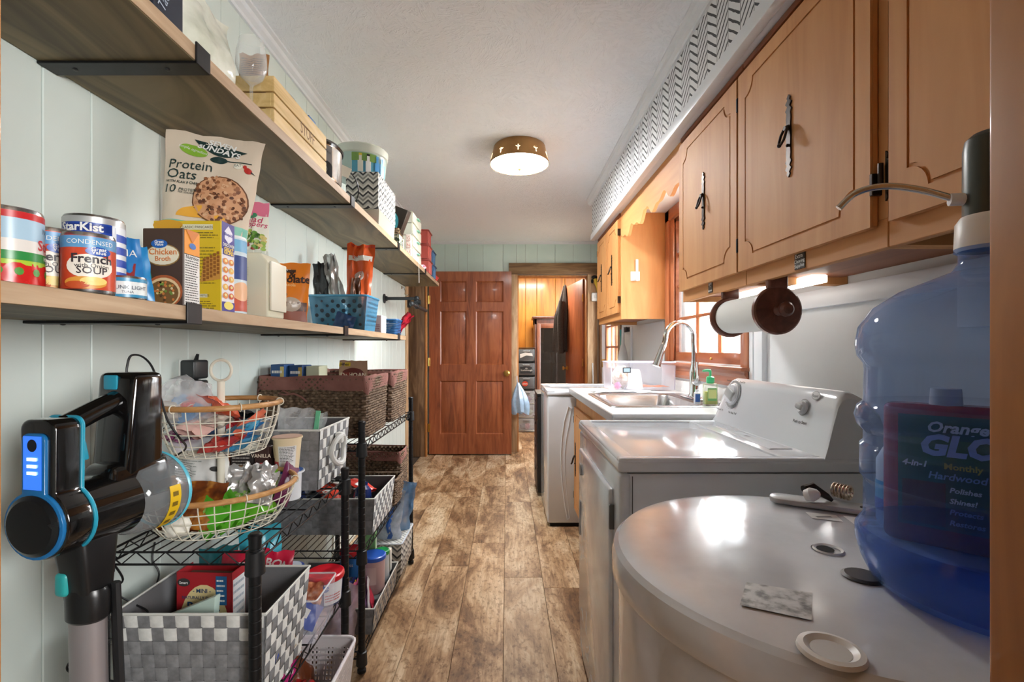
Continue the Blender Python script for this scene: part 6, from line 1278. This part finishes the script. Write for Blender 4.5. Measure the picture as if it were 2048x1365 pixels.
cl=[((226,120,60),'orange'),((206,60,60),'red'),((130,90,170),'violet'),((232,150,110),'peach'),((70,80,160),'indigo'),((214,110,150),'rose'),((236,190,70),'amber'),((190,140,200),'lilac'),((232,226,226),'white'),((220,70,90),'coral red')]
for i,(c,l) in enumerate(cl):
    pouch('crisp_packet','%s crisp packet standing in the long bottom basket'%l,'packet',(-.655+.013*i,1.862+.012*(i%5)+.016*(i//5),.092),(R(-8+3*i%9),R(-16+4*i),R(62+5*i)),.07,.165,.008,P(*c,.25),110+i,crk=.006,nu=8,nv=10)
pack('green_tea_box','pale green box leaning on the bottom rack shelf','box',-.66,-.585,2.12,2.165,.19,.19,P(150,206,140,.5),lambda p,w,h:p.rect(-w*.4,h*.1,w*.4,h*.25,P(232,190,120,.5)),lambda p,d,h:p.poly([(-d*.2,h*.2),(d*.1,h*.3),(d*.2,h*.8),(-d*.1,h*.7)],white),rz=R(6))
pack('flat_white_box','white folded carton on the bottom rack shelf','carton',-.62,-.53,2.18,2.21,.16,.10,P(230,226,216,.6))
pack('storage_carton','pale striped carton in the dark back of the bottom shelf','carton',-.80,-.71,1.755,1.80,.12,.20,P(190,206,214,.6),lambda p,w,h:p.lines(-w*.4,h*.1,w*.4,h*.9,10,P(140,150,160,.6)),rz=R(-14))
pouch('laundry_bag','clear bag with pink print in front of the long basket','bag',(-.66,1.80,.085),(R(-6),R(12),R(10)),.16,.20,.03,clear('pinkish_film',(226,206,222),.5,.25,noise_a=.3),125,crk=.012)
cvb=thing('chevron_box','zigzag printed fabric box at the far end of the bottom shelf','box',(-.62,2.42,.081))
MB().taper(-.115,.115,-.12,.15,0,.155,.006,.003).build('box_shell',M['chevron'],cvb); MB().tube([(x,y,.157) for x,y in rrect(-.117,.117,-.122,.152,.012,3)],.004,6,True).build('rim',P(206,214,224,.6),cvb)
pouch('freezer_bag','large clear freezer bag with a blue zip in the zigzag box','bag',(-.63,2.38,.24),(R(-6),R(6),R(-5)),.20,.24,.05,clear('bluish_film',(206,220,236),.4,.15,noise_a=.4),126,lambda p,w,h:p.rect(w*.22,h*.02,w*.32,h*.96,P(40,90,170,.3),1,2,10).rect(-w*.02,h*.5,w*.14,h*.66,white,2,2,3),crk=.016)
pouch('freezer_bag','folded blue freezer bag behind the large one','bag',(-.60,2.48,.24),(R(4),R(10),R(12)),.18,.26,.03,clear('blue_film',(110,160,206),.5,.15,noise_a=.3),127,crk=.014)
pouch('garbage_bags','blue white plastic bag under the top shelf of the tall rack','bag',(-.60,2.56,.66),(0,0,R(10)),.13,.14,.03,clear('ice_film',(190,206,226),.5,.15,noise_a=.3),128,crk=.012) if False else None
# ================================================================ stick vacuum on the left wall
vc=thing('stick_vacuum','glossy black and teal cordless stick vacuum on its wall dock','vacuum',(-.750,.765,.890),R(-11)); vc.scale=(1.14,.85,1.05)
GB=M['gloss_black']; TL=P(38,150,178,.3); RX=Matrix.Rotation(R(-90),4,'X')
MB().lathe([(0,0),(.046,0),(.050,.005),(.053,.05),(.056,.10),(.0575,.15),(.050,.155)],40,(0,0,0),RX).build('motor_housing',GB,vc)
def keyhole(r,hw,top,n=26,rr=.016):
    a0=math.acos(hw/r); pts=[(r*math.cos(a),r*math.sin(a)) for a in [PI-a0+(PI+2*a0)*i/n for i in range(n+1)]]
    pts+=[(hw*1.05,top-rr)]+[(hw*1.05-rr+rr*math.cos(t),top-rr+rr*math.sin(t)) for t in [PI/2*i/5 for i in range(1,6)]]+[(-hw*1.05+rr+rr*math.cos(t),top-rr+rr*math.sin(t)) for t in [PI/2+PI/2*i/5 for i in range(0,6)]]
    return pts
MB().prism(keyhole(.055,.030,.160),'y',.0,.056,.006,3).build('rear_body',GB,vc)
MB().prism(keyhole(.0575,.0325,.1625),'y',.046,.053,.002).build('teal_stripe',TL,vc,label='teal stripe around the rear body')
MB().prism(keyhole(.052,.020,.140,rr=.012),'y',-.006,.002,.002).build('rear_panel',P(30,110,170,.25),vc,label='blue rear panel')
MB().lathe([(0,.010),(.040,.009),(.0465,.004),(.0465,0)],36,(0,-.004,0),Matrix.Rotation(R(90),4,'X')).build('filter_cap',P(18,18,20,.25),vc)
pp=Print(plane_map((0,-.0062,0),(1,0,0),(0,0,1),(0,-1,0)),.0006)
led=P(150,170,255,.4,0,6)
pp.rect(-.016,.055,.016,.136,P(40,90,200,.3,0,.8),1).ell(0,.122,.0085,.0095,P(20,22,30,.4),2)
for k in range(3): pp.rect(-.0085,.078+.0105*k,.0085,.0825+.0105*k,led,3)
pp.build(vc,'charge_display')
MB().tube([(0,.05,.145),(0,.11,.165),(0,.175,.182)],[.018,.0175,.02],18).build('handle_grip',GB,vc)
MB().hexa([(-.036,.13,.04),(.036,.13,.04),(.036,.225,.03),(-.036,.225,.03),(-.038,.150,.226),(.038,.150,.226),(.038,.222,.226),(-.038,.222,.226)],.012,3).build('battery_pod',GB,vc)
MB().box(-.02,.006,.144,.151,.196,.222,.003).build('release_button',TL,vc)
MB().hexa([(-.012,.062,.085),(.012,.062,.085),(.012,.085,.085),(-.012,.085,.085),(-.010,.066,.118),(.010,.066,.118),(.010,.08,.118),(-.010,.08,.118)],.004).build('trigger',TL,vc)
MB().hexa([(-.042,.09,.0),(.042,.09,.0),(.05,.24,.0),(-.05,.24,.0),(-.03,.11,.07),(.03,.11,.07),(.038,.235,.075),(-.038,.235,.075)],.015,3).build('bridge',GB,vc)
MB().lathe([(.056,.15),(.064,.16),(.070,.20),(.071,.245),(.064,.262),(0,.268)],40,(0,0,0),RX).build('dust_cup',clear('smoked_cup',(150,156,160),.32,.06),vc,label='clear dust cup')
MB().lathe([(.040,.15),(.040,.24),(.030,.25),(0,.25)],28,(0,0,0),RX).build('inner_filter',P(130,130,128,.4,.4),vc)
p=Print(lambda x,y,k:V(((.0715+k)*math.cos(-.95+x/.07),.205+y,(.0715+k)*math.sin(-.95+x/.07))),.0008); p.rect(.0,-.012,.085,.016,P(226,186,30,.4),1,14)
for k in range(4): p.rect(.012+.018*k,-.006,.02+.018*k,.008,P(120,96,20,.5),2)
p.build(vc,'warning_label')
MB().lathe([(.0715,.243),(.0735,.246),(.0715,.252)],40,(0,0,0),RX).build('cup_rim',P(90,190,214,.3),vc)
MB().hexa([(-.008,.050,-.150),(.040,.050,-.150),(.040,.105,-.150),(-.008,.105,-.150),(-.026,.04,-.03),(.036,.04,-.03),(.040,.12,-.03),(-.030,.12,-.03)],.012,3).build('neck',P(24,23,24,.3),vc)
MB().box(-.014,.008,.040,.054,-.128,-.090,.007,3).build('wand_button',P(44,160,160,.35),vc)
MB().tube([(.016,.075,-.14),(.020,.075,-.35),(.03,.075,-.79)],.0265,28).build('wand',P(160,152,153,.42,.5),vc)
MB().lathe([(.0275,-.172),(.031,-.168),(.032,-.13),(.028,-.12)],28,(.0165,.075,0)).build('wand_collar',P(24,23,24,.3),vc)
MB().tube([(.044,.10,-.12),(.050,.105,-.35),(.06,.11,-.79)],.008,8).build('wall_dock_rail',M['black_plastic'],vc)
MB().box(-.10,.15,.02,.14,-.834,-.78,.02,3).build('floor_head',P(30,30,32,.4),vc)
# power adapters and cords
for z,lab in ((1.112,'upper'),(1.052,'lower')):
    ad=thing('power_adapter','%s black power adapter plugged into the mint wall'%lab,'adapter',(XL+.001,1.415,z))
    if lab=='upper': ad0=ad
    MB().box(.006,.05,-.034,.034,-.028,.028,.007,3).build('case',P(44,48,50,.35),ad); MB().box(0,.007,-.03,.03,-.0295,.0295,.002).build('outlet_plate',P(220,222,218,.4),ad)
    MB().tube([(.03,0,.02),(.04,-.004,.045)],[.007,.004],8).build('strain_relief',M['black_plastic'],ad)
def smooth(pts):
    P_=[V(p) for p in pts]; out=[]
    for i in range(len(P_)-1):
        p0,p1,p2,p3=P_[max(i-1,0)],P_[i],P_[i+1],P_[min(i+2,len(P_)-1)]
        for k in range(6):
            t=k/6; out.append(.5*((2*p1)+(p2-p0)*t+(2*p0-5*p1+4*p2-p3)*t*t+(3*p1-p0-3*p2+p3)*t**3))
    return out+[P_[-1]]
def cord(label,pts,r=.0022,par=None):
    out=smooth(pts)
    if par: MB().tube(out,r,6).build('charging_cord',M['black_plastic'],par,world=True); return
    MB().tube(out,r,6).thing('loose_cable',M['black_plastic'],label,'cable')
cord('black charging cord looping from the vacuum battery',[at(254,752,.975),at(254,735,.975),at(262,712,.985),at(285,714,1.0),at(306,738,1.0),at(320,790,.99),at(335,840,.98),at(358,875,.99),at(372,895,1.06),at(352,912,1.1),V((-.91,1.2,.86)),V((-.944,1.36,1.0)),V((-.915,1.41,1.13))],par=ad0)
cord('black cord hanging on the wall below the short rack',[at(222,1122,1.02),at(246,1160,1.08),at(226,1182,1.07),at(262,1206,1.1),at(296,1226,1.1),at(262,1256,1.08),at(214,1283,1.0)])
cord('black cord dropping behind the lower tier basket',[at(310,1085,1.28),at(305,1120,1.27),at(318,1150,1.27),at(300,1200,1.25),at(294,1226,1.22),at(286,1245,1.2)])
cord('black cord curling low on the wall beside the vacuum wand',[at(170,1310,.98),at(140,1325,1.0),at(136,1342,1.0),at(165,1352,.98),at(230,1364,.98)])
# ================================================================ upper shelf, from the near end
US=UZ1
pack('white_box','white box at the near end of the upper shelf','box',-.80,-.675,.72,.845,US,.2,P(232,230,230,.6))
pack('bead_box','pale box with a red spot on the upper shelf','box',-.80,-.664,.852,.890,US,.2,P(190,186,170,.6),None,lambda p,d,h:p.rect(-d*.4,.02,d*.4,.045,P(170,40,46,.5)))
def sal(p,d,h): p.lines(-d*.4,h*.45,d*.4,h*.95,7,P(150,160,180,.5),2,4,.6).text('Tactical',.0,h*.35,.028,P(170,180,196,.5),3,rot=1.2)
pack('navy_tin','dark navy tin with pale lettering on the upper shelf','tin',-.80,-.660,.897,.978,US,.2,P(40,46,60,.35),sal,sal)
pouch('plate_pack','crinkled clear wrapped pack of paper plates on the upper shelf','pack',(-.722,1.098,US),(0,0,R(84)),.25,.205,.062,noisecol('wrapped_plates',[(.3,(196,200,180)),(.6,(226,228,214)),(.8,(240,240,232))],(1,1,1),12,5,.22,.3,40),140,lambda p,w,h:p.rect(-w*.28,h*.1,-w*.14,h*.17,P(60,90,140,.5)),crk=.008,nu=18,nv=16)
MB().blob((0,0,.10),(.085,.12,.095),20,14,.3,6).thing('plastic_bundle',M['film'],'loose clear plastic bundle behind the plate pack','bundle',(-.84,1.06,US+.004))
MB().prism([(-.05,0),(.05,0),(.05,.16),(-.05,.18)],'y',-.004,.004,.002).thing('blue_bag_edge',P(50,84,140,.4),'blue edged package behind the wine glass','package',(-.80,1.205,US))
wg=MB().lathe([(0,0),(.034,0),(.034,.002),(.006,.006),(.004,.012),(.004,.075),(.010,.082),(.028,.098),(.038,.125),(.036,.16),(.029,.195),(.0285,.195),(.035,.16),(.037,.125),(.026,.10),(.0,.086)],40)
wg.thing('wine_glass',clear('crystal',(236,240,240),.06,.01),'stemmed wine glass at the edge of the upper shelf','glass',(-.672,1.262,US+.001))
cr=thing('wooden_crate','pale wooden slat crate engraved with a word on the upper shelf','crate',(-.755,1.50,US))
CW=wood('crate_pine',(196,160,96),(216,184,122),(228,200,146),'y',.6,0,.8,.1); cw,cd=.115,.19
for k,(z0,z1) in enumerate(((.004,.042),(.047,.085),(.090,.132))):
    for sx in (-1,1): MB().box(sx*cw-.004,sx*cw+.004,-cd,cd,z0,z1,.001,1).build('side_slat',CW,cr)
    for sy in (-1,1): MB().box(-cw+.004,cw-.004,sy*cd-.008*(sy>0),sy*cd+.008*(sy<0),z0,z1,.001,1).build('end_slat',CW,cr)
for sx in (-1,1):
    for sy in (-1,1): MB().box(sx*(cw-.014)-.009,sx*(cw-.014)+.009,sy*(cd-.018)-.009,sy*(cd-.018)+.009,.001,.132).build('corner_post',CW,cr)
MB().box(-cw,cw,-cd,cd,0,.004).build('base_board',CW,cr)
Print(right_map(cw+.0041)).text('STUFF',.03,.055,.05,P(120,84,40,.7),1,sx=.8).build(cr,'engraved_word')
pouch('toast_pack','brown packet of toast with fine print in the crate','packet',(-.735,1.385,US+.06),(R(-4),0,R(4)),.085,.185,.028,P(166,116,70,.45),142,lambda p,w,h:p.lines(-w*.4,h*.55,w*.4,h*.92,9,P(90,56,30,.6)),crk=.004)
pt=MB().prism(rrect(-.115,.115,0,.27,.05,6),'y',-.006,.006,.004); pt.thing('platter',P(150,160,158,.3),'thin pale grey platter leaning in the crate','platter',(-.79,1.56,US+.012),(0,R(10),R(70)))
lump('green_print_bag','dark green patterned packet in the crate','packet',(-.72,1.60,US+.09),(.03,.035,.045),(60,92,70),3,mat=noisecol('leaf_print',[(.4,(36,64,46)),(.6,(190,200,170))],(1,1,1),60,2,.5))
zz_=MB().blob((0,0,.05),(.035,.045,.055),16,10,.2,2).thing('zip_pouch',M['film'],'small clear zip pouch with a blue seal in the crate','pouch',(-.70,1.655,US+.07))
MB().box(-.03,.03,-.03,.03,.098,.110,.003).build('blue_seal',P(60,110,170,.4),zz_)
sc_=thing('slow_cooker','stainless slow cooker with black lid and dial on the upper shelf','slow cooker',(-.757,1.835,US))
EL=Matrix.Diagonal((.92,.98,1,1))
MB().lathe([(.105,.012),(.125,.016),(.128,.03),(.130,.135),(.132,.14)],44,(0,0,0),EL).build('steel_wall',P(206,200,192,.16,.9),sc_)
MB().lathe([(0,0),(.1,0),(.118,.006),(.122,.016)],44,(0,0,0),EL).build('base',M['black_plastic'],sc_)
MB().lathe([(.134,.138),(.137,.146),(.128,.158),(.08,.170),(.03,.175),(.028,.188),(.0,.19)],44,(0,0,0),EL).build('lid',P(34,32,32,.15),sc_)
p=Print(lambda x,y,k:V(((.1195+k)*math.cos(-.55+x/.12),(.1275+k)*math.sin(-.55+x/.12),y)),.0008)
p.rect(-.05,.02,.012,.135,P(120,116,114,.35),1,10).rect(-.05,.02,.012,.065,P(26,26,28,.3),2,10).ell(-.02,.058,.033,.02,P(26,26,28,.3),2).ell(-.022,.045,.012,.014,P(150,150,150,.3,.6),4).ell(-.022,.045,.009,.0105,P(30,30,32,.3),5).text('Crock Pot',-.02,.105,.012,P(50,46,46,.5),3).build(sc_,'control_panel')
MB().box(-.03,.03,-.002,.002,-.04,.0).thing('care_tag',P(226,222,206,.6),'white paper tag hanging on the slow cooker handle','tag',(-.655,1.935,US+.125),(R(6),R(20),R(20)))
cord('thin black cord looping beside the slow cooker',[V((-.665,1.94,US+.13)),V((-.635,2.0,US+.10)),V((-.628,2.03,US+.05)),V((-.66,2.06,US+.012)),V((-.70,2.0,US+.006)),V((-.665,1.97,US+.004))],.0025)
# zigzag fabric bin on a clear box, with a round tub on it
cx=thing('clear_shoebox','clear plastic box with pink things inside under the zigzag bin','box',(-.71,2.53,US))
mb=MB(); tub(mb,-.08,.08,-.165,.165,.001,.075,.004); mb.build('shell',clear('milky_plastic',(226,222,206),.45,.2),cx); MB().box(-.082,.082,-.167,.167,.072,.078,.003).build('lid',clear('milky_lid',(232,230,220),.6,.2),cx)
lump('pink_soap','pink soap inside the clear plastic box','soap',(-.70,2.42,US+.004),(.045,.04,.03),(214,150,140),3)
zb=thing('zigzag_bin','black and grey zigzag fabric bin on the upper shelf','bin',(-.71,2.53,US+.0785))
MB().box(-.08,.08,-.18,.18,.001,.178,.004).build('fabric_shell',M['chevron'],zb)
rt_=thing('round_tub','round translucent tub with a bottle print and white lid','tub',(-.755,2.49,US+.258))
MB().lathe([(0,0),(.112,0),(.118,.01),(.128,.115),(0,.116)],40).build('tub',clear('aqua_tub',(196,220,214),.6,.2),rt_)
MB().lathe([(.128,.105),(.134,.11),(.135,.145),(.128,.152),(0,.154)],40).build('lid',clear('tub_lid',(226,232,222),.75,.25),rt_)
p=Print(lambda x,y,k:V(((.119+.085*y*.1+k)*math.cos(-.9+x/.12),(.119+.085*y*.1+k)*math.sin(-.9+x/.12),y)),.004)
p.rect(-.09,.005,.10,.1,P(90,170,200,.4),1,16).rect(-.09,.06,.03,.1,P(120,160,80,.4),2,10)
for x,c,k_ in ((-.05,(226,226,214),(214,190,60)),(-.015,(236,236,236),(30,30,34)),(.03,(60,140,200),(80,150,210)),(.06,(80,160,214),(90,160,214))): p.rect(x-.012,.005,x+.012,.06,P(*c,.4),3,3).rect(x-.006,.06,x+.006,.085,P(*c,.4),3,2).rect(x-.007,.082,x+.007,.095,P(*k_,.4),3,2)
p.build(rt_)
# black boxed thing with a teal plate, wicker box
bk=thing('teal_ring_box','tilted dark brown display box with a teal ring on the upper shelf','box',(-.70,2.90,US+.10),(R(0),R(24),R(-20)))
MB().box(-.075,.075,-.02,.02,0,.15,.003).build('carton',P(54,42,34,.4),bk)
p=Print(front_map(-.02)); p.ell(-.03,.04,.075,.075,P(60,190,214,.4),1,28,a0=-.4,a1=2.0).ell(-.03,.04,.055,.055,P(40,46,44,.4),2,28,a0=-.4,a1=2.0); p.build(bk)
wkb=thing('wicker_box','small dark wicker box with a floral lining on the upper shelf','box',(-.70,2.875,US)); mb=MB()
for j in range(9): mb.tube([(x+.002*(1 if (i+j)%2 else -1),y,.01+.0105*j) for i,(x,y) in enumerate(rrect(-.062,.062,-.06,.06,.01,3))],.0052,5,True)
mb.build('weave',noisecol('dark_wicker',[(.35,(60,44,30)),(.65,(150,124,88))],(1,1,1),90,3,.7),wkb,kind='stuff')
MB().box(-.066,.068,-.064,-.0635,.0,.06).box(.0675,.068,-.064,.03,0,.06).build('floral_flap',noisecol('floral',[(.45,(60,78,66)),(.55,(200,206,186))],(1,1,1),55,2,.7),wkb)
MB().lathe([(0,0),(.045,0),(.05,.02),(.05,.075),(.04,.09),(0,.09)],24).thing('white_jar',P(232,228,218,.4),'plain white jar on the upper shelf beside the drawers','jar',(-.70,3.02,US))
dw=thing('mini_drawers','stack of four milky plastic mini drawers with mint pulls','drawers',(-.70,3.42,US))
mil=clear('milky',(226,226,210),.62,.3); 
for k in range(4):
    z0=.002+.082*k
    MB().box(-.075,-.072,-.16,.16,z0,z0+.08).box(.05,.053,-.16,.16,z0,z0+.08).box(-.075,.053,-.16,-.157,z0,z0+.08).box(-.075,.053,.157,.16,z0,z0+.08).box(-.075,.053,-.16,.16,z0+.077,z0+.08).build('frame',mil,dw)
    d=MB().box(.05,.062,-.152,.152,z0+.006,z0+.074,.004).build('drawer',mil,dw)
    MB().box(.060,.078,-.035,.035,z0+.054,z0+.062,.003).build('pull',P(150,214,190,.4),d)
for k,(c,l) in enumerate([((214,186,110),'straw coloured'),((150,146,140),'grey'),((190,110,170),'pink and blue'),((226,222,206),'cream')]): lump('drawer_trinket','%s trinket inside a milky mini drawer'%l,'trinket',(-.71,3.36,US+.012+.082*k),(.04,.05,.026),c,k)
for k,ch in enumerate('UNG'):
    b=thing('letter_block','white letter block showing %s on the upper shelf'%ch,'block',(-.648,3.165,US+.003+.046*k)); MB().box(-.016,.016,-.016,.016,0,.045,.002).build('block',P(232,224,214,.6),b)
    Print(front_map(-.016)).rect(-.014,.004,.014,.041,P(206,130,120,.6)).rect(-.012,.006,.012,.039,P(232,224,214,.6),2).text(ch,0,.012,.028,P(196,110,100,.6),3).build(b,'letter')
for i,(y,z,c,l) in enumerate([(3.95,0,(172,78,70),'lower red'),(3.93,.115,(168,74,66),'middle red'),(3.91,.23,(164,70,62),'upper red'),(4.17,0,(60,98,134),'lower blue'),(4.15,.115,(56,92,128),'upper blue')]):
    t=thing('clip_crate','%s plastic clip crate at the far end of the upper shelf'%l,'crate',(-.70,y,US+.001+z))
    mb=MB(); tub(mb,-.07,.07,-.09,.09,0,.105,.012); mb.build('shell',P(*c,.35),t); MB().tube([(x,y_,.105) for x,y_ in rrect(-.074,.074,-.094,.094,.01,3)],.006,6,True).build('rim',P(*[int(v*.9) for v in c],.35),t)
    for yy in (-.05,0,.05): MB().box(.064,.072,yy-.006,yy+.006,.004,.1,.001,1).build('rib',P(*[min(255,v+24) for v in c],.35),t)
lump('red_ball','small red ball at the far end of the upper shelf','ball',(-.655,4.36,US),(.032,.032,.028),(206,60,52),2)
lump('flower_hat','small pink and white flower trinket on the shelf edge','trinket',(-.655,3.72,US),(.03,.035,.02),(226,190,210),4,mat=noisecol('petals',[(.4,(206,80,130)),(.6,(236,232,236))],(1,1,1),60,2,.6))
MB().tube([(-.622,3.38,US+.03),(-.621,3.38,US-.02),(-.620,3.385,UZ0-.115)],.0018,6).thing('hanging_string',P(226,222,210,.7),'thin white string hanging over the upper shelf edge','string')
# ================================================================ water heater
HT=.868; HX,HY,HR=.463,.712,.300
he=thing('water_heater','short round white water heater at the near right','water heater',(HX,HY,0))
MB().lathe([(0,.03),(HR-.012,.03),(HR-.010,HT-.05),(HR-.010,HT-.046)],96).build('jacket',M['enamel_worn'],he)
MB().lathe([(HR-.008,HT-.052),(HR-.002,HT-.050),(HR,HT-.046),(HR,HT-.018),(HR-.003,HT-.008),(HR-.010,HT-.002),(HR-.024,HT),(HR*.6,HT+.0015),(0,HT+.002)],96).build('top_cap',M['enamel_worn'],he,label='glossy scuffed top cap')
MB().lathe([(HR-.03,0),(HR-.03,.031)],48).build('base_ring',P(60,60,62,.6),he)
tz=HT+.0022
tp=plane_map((-HX,-HY,tz),(1,0,0),(0,1,0),(0,0,1))
q=[(.308,.618),(.376,.591),(.337,.531),(.273,.563)]
p=Print(tp,.0005); lab=noisecol('worn_sticker',[(.38,(120,122,124)),(.5,(206,208,208)),(.7,(236,236,236))],(1,1,1),40,6,.35)
p.poly(q,lab).build(he,'sticker')
Print(tp,.0005).poly([(.55,.885),(.595,.868),(.585,.835),(.542,.853)],P(226,226,224,.4)).rect(.553,.855,.58,.861,P(120,120,120,.5),2).build(he,'sticker')
Print(tp,.0005).poly([(.605,.865),(.668,.838),(.655,.795),(.595,.822)],P(222,222,220,.4)).rect(.61,.83,.64,.834,P(150,150,150,.5),2).rect(.61,.82,.635,.824,P(150,150,150,.5),2).build(he,'sticker')
def port(x,y,r,ins,lab_):
    MB().lathe([(r*1.05,0),(r*1.0,.004),(r*.82,.005),(r*.66,.002),(r*.62,.0012),(0,.0012)],32,(x-HX,y-HY,tz-.0008)).build('port_ring',P(228,228,226,.35),he,label=lab_)
    MB().lathe([(r*.62,.0018),(0,.0018)],28,(x-HX,y-HY,tz-.0008)).build('port_plug',ins,he)
port(.322,.477,.029,P(206,206,204,.35),'raised white port ring')
MB().lathe([(.0150,.0008),(0,.0009)],24,(.4746-HX,.722-HY,tz)).build('open_hole',P(12,12,12,.8),he,label='dark open hole')
MB().lathe([(.021,.001),(.019,.003),(.0155,.0012)],24,(.480-HX,.717-HY,tz)).build('hole_grommet',P(220,220,218,.4),he)
MB().lathe([(.024,.0015),(.02,.004),(0,.004)],24,(.468-HX,.632-HY,tz)).build('dark_plug',P(58,58,62,.4),he)
# metal junction cover and wire nuts
jc=thing('junction_cover','grey metal junction cover strip lying on the water heater','cover',(.602,.913,tz+.001),R(-30))
MB().prism(rrect(-.09,.085,-.024,.024,.020,5),'z',0,.010,.003).build('plate',P(190,191,192,.3,.3),jc)
MB().lathe([(0,.013),(.004,.012),(.005,.01),(0,.01)],10,(.06,-.006,0)).build('screw',P(60,60,60,.4,.7),jc)
MB().lathe([(0,0),(.010,.001),(.013,.012),(.009,.022),(.004,.026),(0,.026)],16).thing('wire_nut',P(232,232,232,.4),'white wire cap on the junction cover','wire cap',(.568,.915,tz+.022),(R(70),0,R(40)))
MB().tube([(.572,.925,tz+.030),(.59,.928,tz+.034),(.61,.915,tz+.020),(.618,.912,tz+.013)],[.008,.009,.006,.003],10).thing('wire_end',P(24,24,26,.5),'black taped wire end on the junction cover','wire')
mb=MB(); 
for k in range(5): mb.tube([(.012*math.cos(a),.006*k,.012*math.sin(a)) for a in [2*PI*i/16 for i in range(16)]],.0028,6,True)
mb.thing('flex_fitting',P(206,190,170,.25,.9),'ribbed metal hose fitting behind the water jug','fitting',(.645,.905,tz+.030),(0,0,R(30)))
# ---------------------------------------------------------------- water jug with pump
JX,JY=.578,.572
jg=thing('water_jug','blue translucent five gallon water jug on the water heater','jug',(JX,JY,tz+.0005))
blue=clear('jug_plastic',(130,172,238),.07,.04,(216,229,250),edge=.6); JR=.131
prof=[(0,.012),(.06,.006),(.09,.001),(.104,.0),(.118,.012),(.127,.035),(.133,.062),(.133,.078),(.128,.088),(.124,.094),(.124,.150),(.125,.156),(.128,.160),(.128,.205),(.124,.210),(.124,.226),(.131,.236),(.134,.250),(.131,.264),(.124,.272),(.123,.320),(.124,.330),(.131,.342),(.133,.360),(.130,.385),(.116,.412),(.088,.436),(.056,.452),(.036,.462),(.030,.474),(.030,.486),(.034,.489),(.034,.494),(.029,.498),(.0285,.515)]
sc_h=.44/.515; prof=[(r,z*sc_h) for r,z in prof]
MB().lathe(prof,72).build('bottle',blue,jg)
MB().lathe([(0,.004),(.095,.003),(.118,.014),(.128,.045),(.1305,.060),(.128,.072)],60).build('water',clear('jug_water',(50,104,196),.25,.06,(170,196,242),edge=.2),jg)
zt=.44
MB().lathe([(.031,zt-.022),(.034,zt-.018),(.033,zt+.012),(.028,zt+.020),(0,zt+.02)],36).build('white_collar',P(232,232,230,.4),jg)
MB().lathe([(.0265,zt+.018),(.0262,zt+.10),(.024,zt+.112),(.018,zt+.118),(0,zt+.12)],36).build('pump_body',P(64,70,66,.35,.2),jg,label='dark green grey pump body')
MB().tube([(-.022,.01,zt+.042),(-.036,.016,zt+.043)],.0075,12).build('spout_joint',P(226,228,232,.35),jg)
MB().tube(smooth([(-.03,.014,zt+.043),(-.060,.03,zt+.060),(-.092,.046,zt+.070),(-.118,.060,zt+.066),(-.136,.068,zt+.048)]),.0042,12).build('spout',P(206,196,180,.2,.9),jg)
# bottles standing behind the jug
og=thing('floor_polish','red bottle of hardwood floor polish behind the water jug','bottle',(.672,.735,tz+.0005),R(-43))
MB().prism(rrect(-.075,.065,-.028,.028,.022,6),'z',0,.215,.010,3).build('bottle',P(170,40,52,.25),og)
MB().lathe([(.02,.21),(.018,.24),(0,.242)],20).build('cap',P(200,200,200,.4),og)
p=Print(front_map(-.0282),.0006); gr=P(28,92,74,.45)
p.rect(-.055,.03,.062,.20,gr,1).rect(-.055,.125,.062,.165,P(60,110,60,.45),2).text('Orange',.012,.176,.022,white,4,bold=.03,shear=.25).text('GLO',.014,.142,.042,P(190,200,232,.4),4,bold=.05,shear=.2).text('4-in-1',-.05,.122,.0125,white,4,'l',bold=.03,shear=.2).text('Monthly',-.002,.122,.0125,P(214,190,70,.4),4,'l',bold=.03).text('Hardwood',-.02,.106,.0145,P(150,180,214,.4),4,'l',bold=.02,shear=.2)
p.rect(-.05,.035,.0,.10,P(96,50,40,.45),2)
for i,s in enumerate(('Polishes','Shines!','Protects','Restores')): p.text(s,.004,.088-.016*i,.0105,white,4,'l',bold=.03,shear=.2)
p.build(og)
wb_=thing('cleaner_bottle','white and blue cleaner bottle behind the water jug','bottle',(.672,.822,tz+.0005),R(-38))
MB().lathe([(0,0),(.030,0),(.032,.006),(.032,.11),(.02,.135),(.012,.145),(.012,.165),(0,.165)],28).build('bottle',P(226,234,236,.3),wb_)
p=Print(cyl_map(.0324),.0006); p.rect(-.05,.03,.05,.075,P(50,170,214,.4),1,12).rect(-.05,.025,.05,.045,P(30,90,180,.4),2,12).ell(0,.09,.01,.012,P(120,160,200,.4),2).build(wb_)
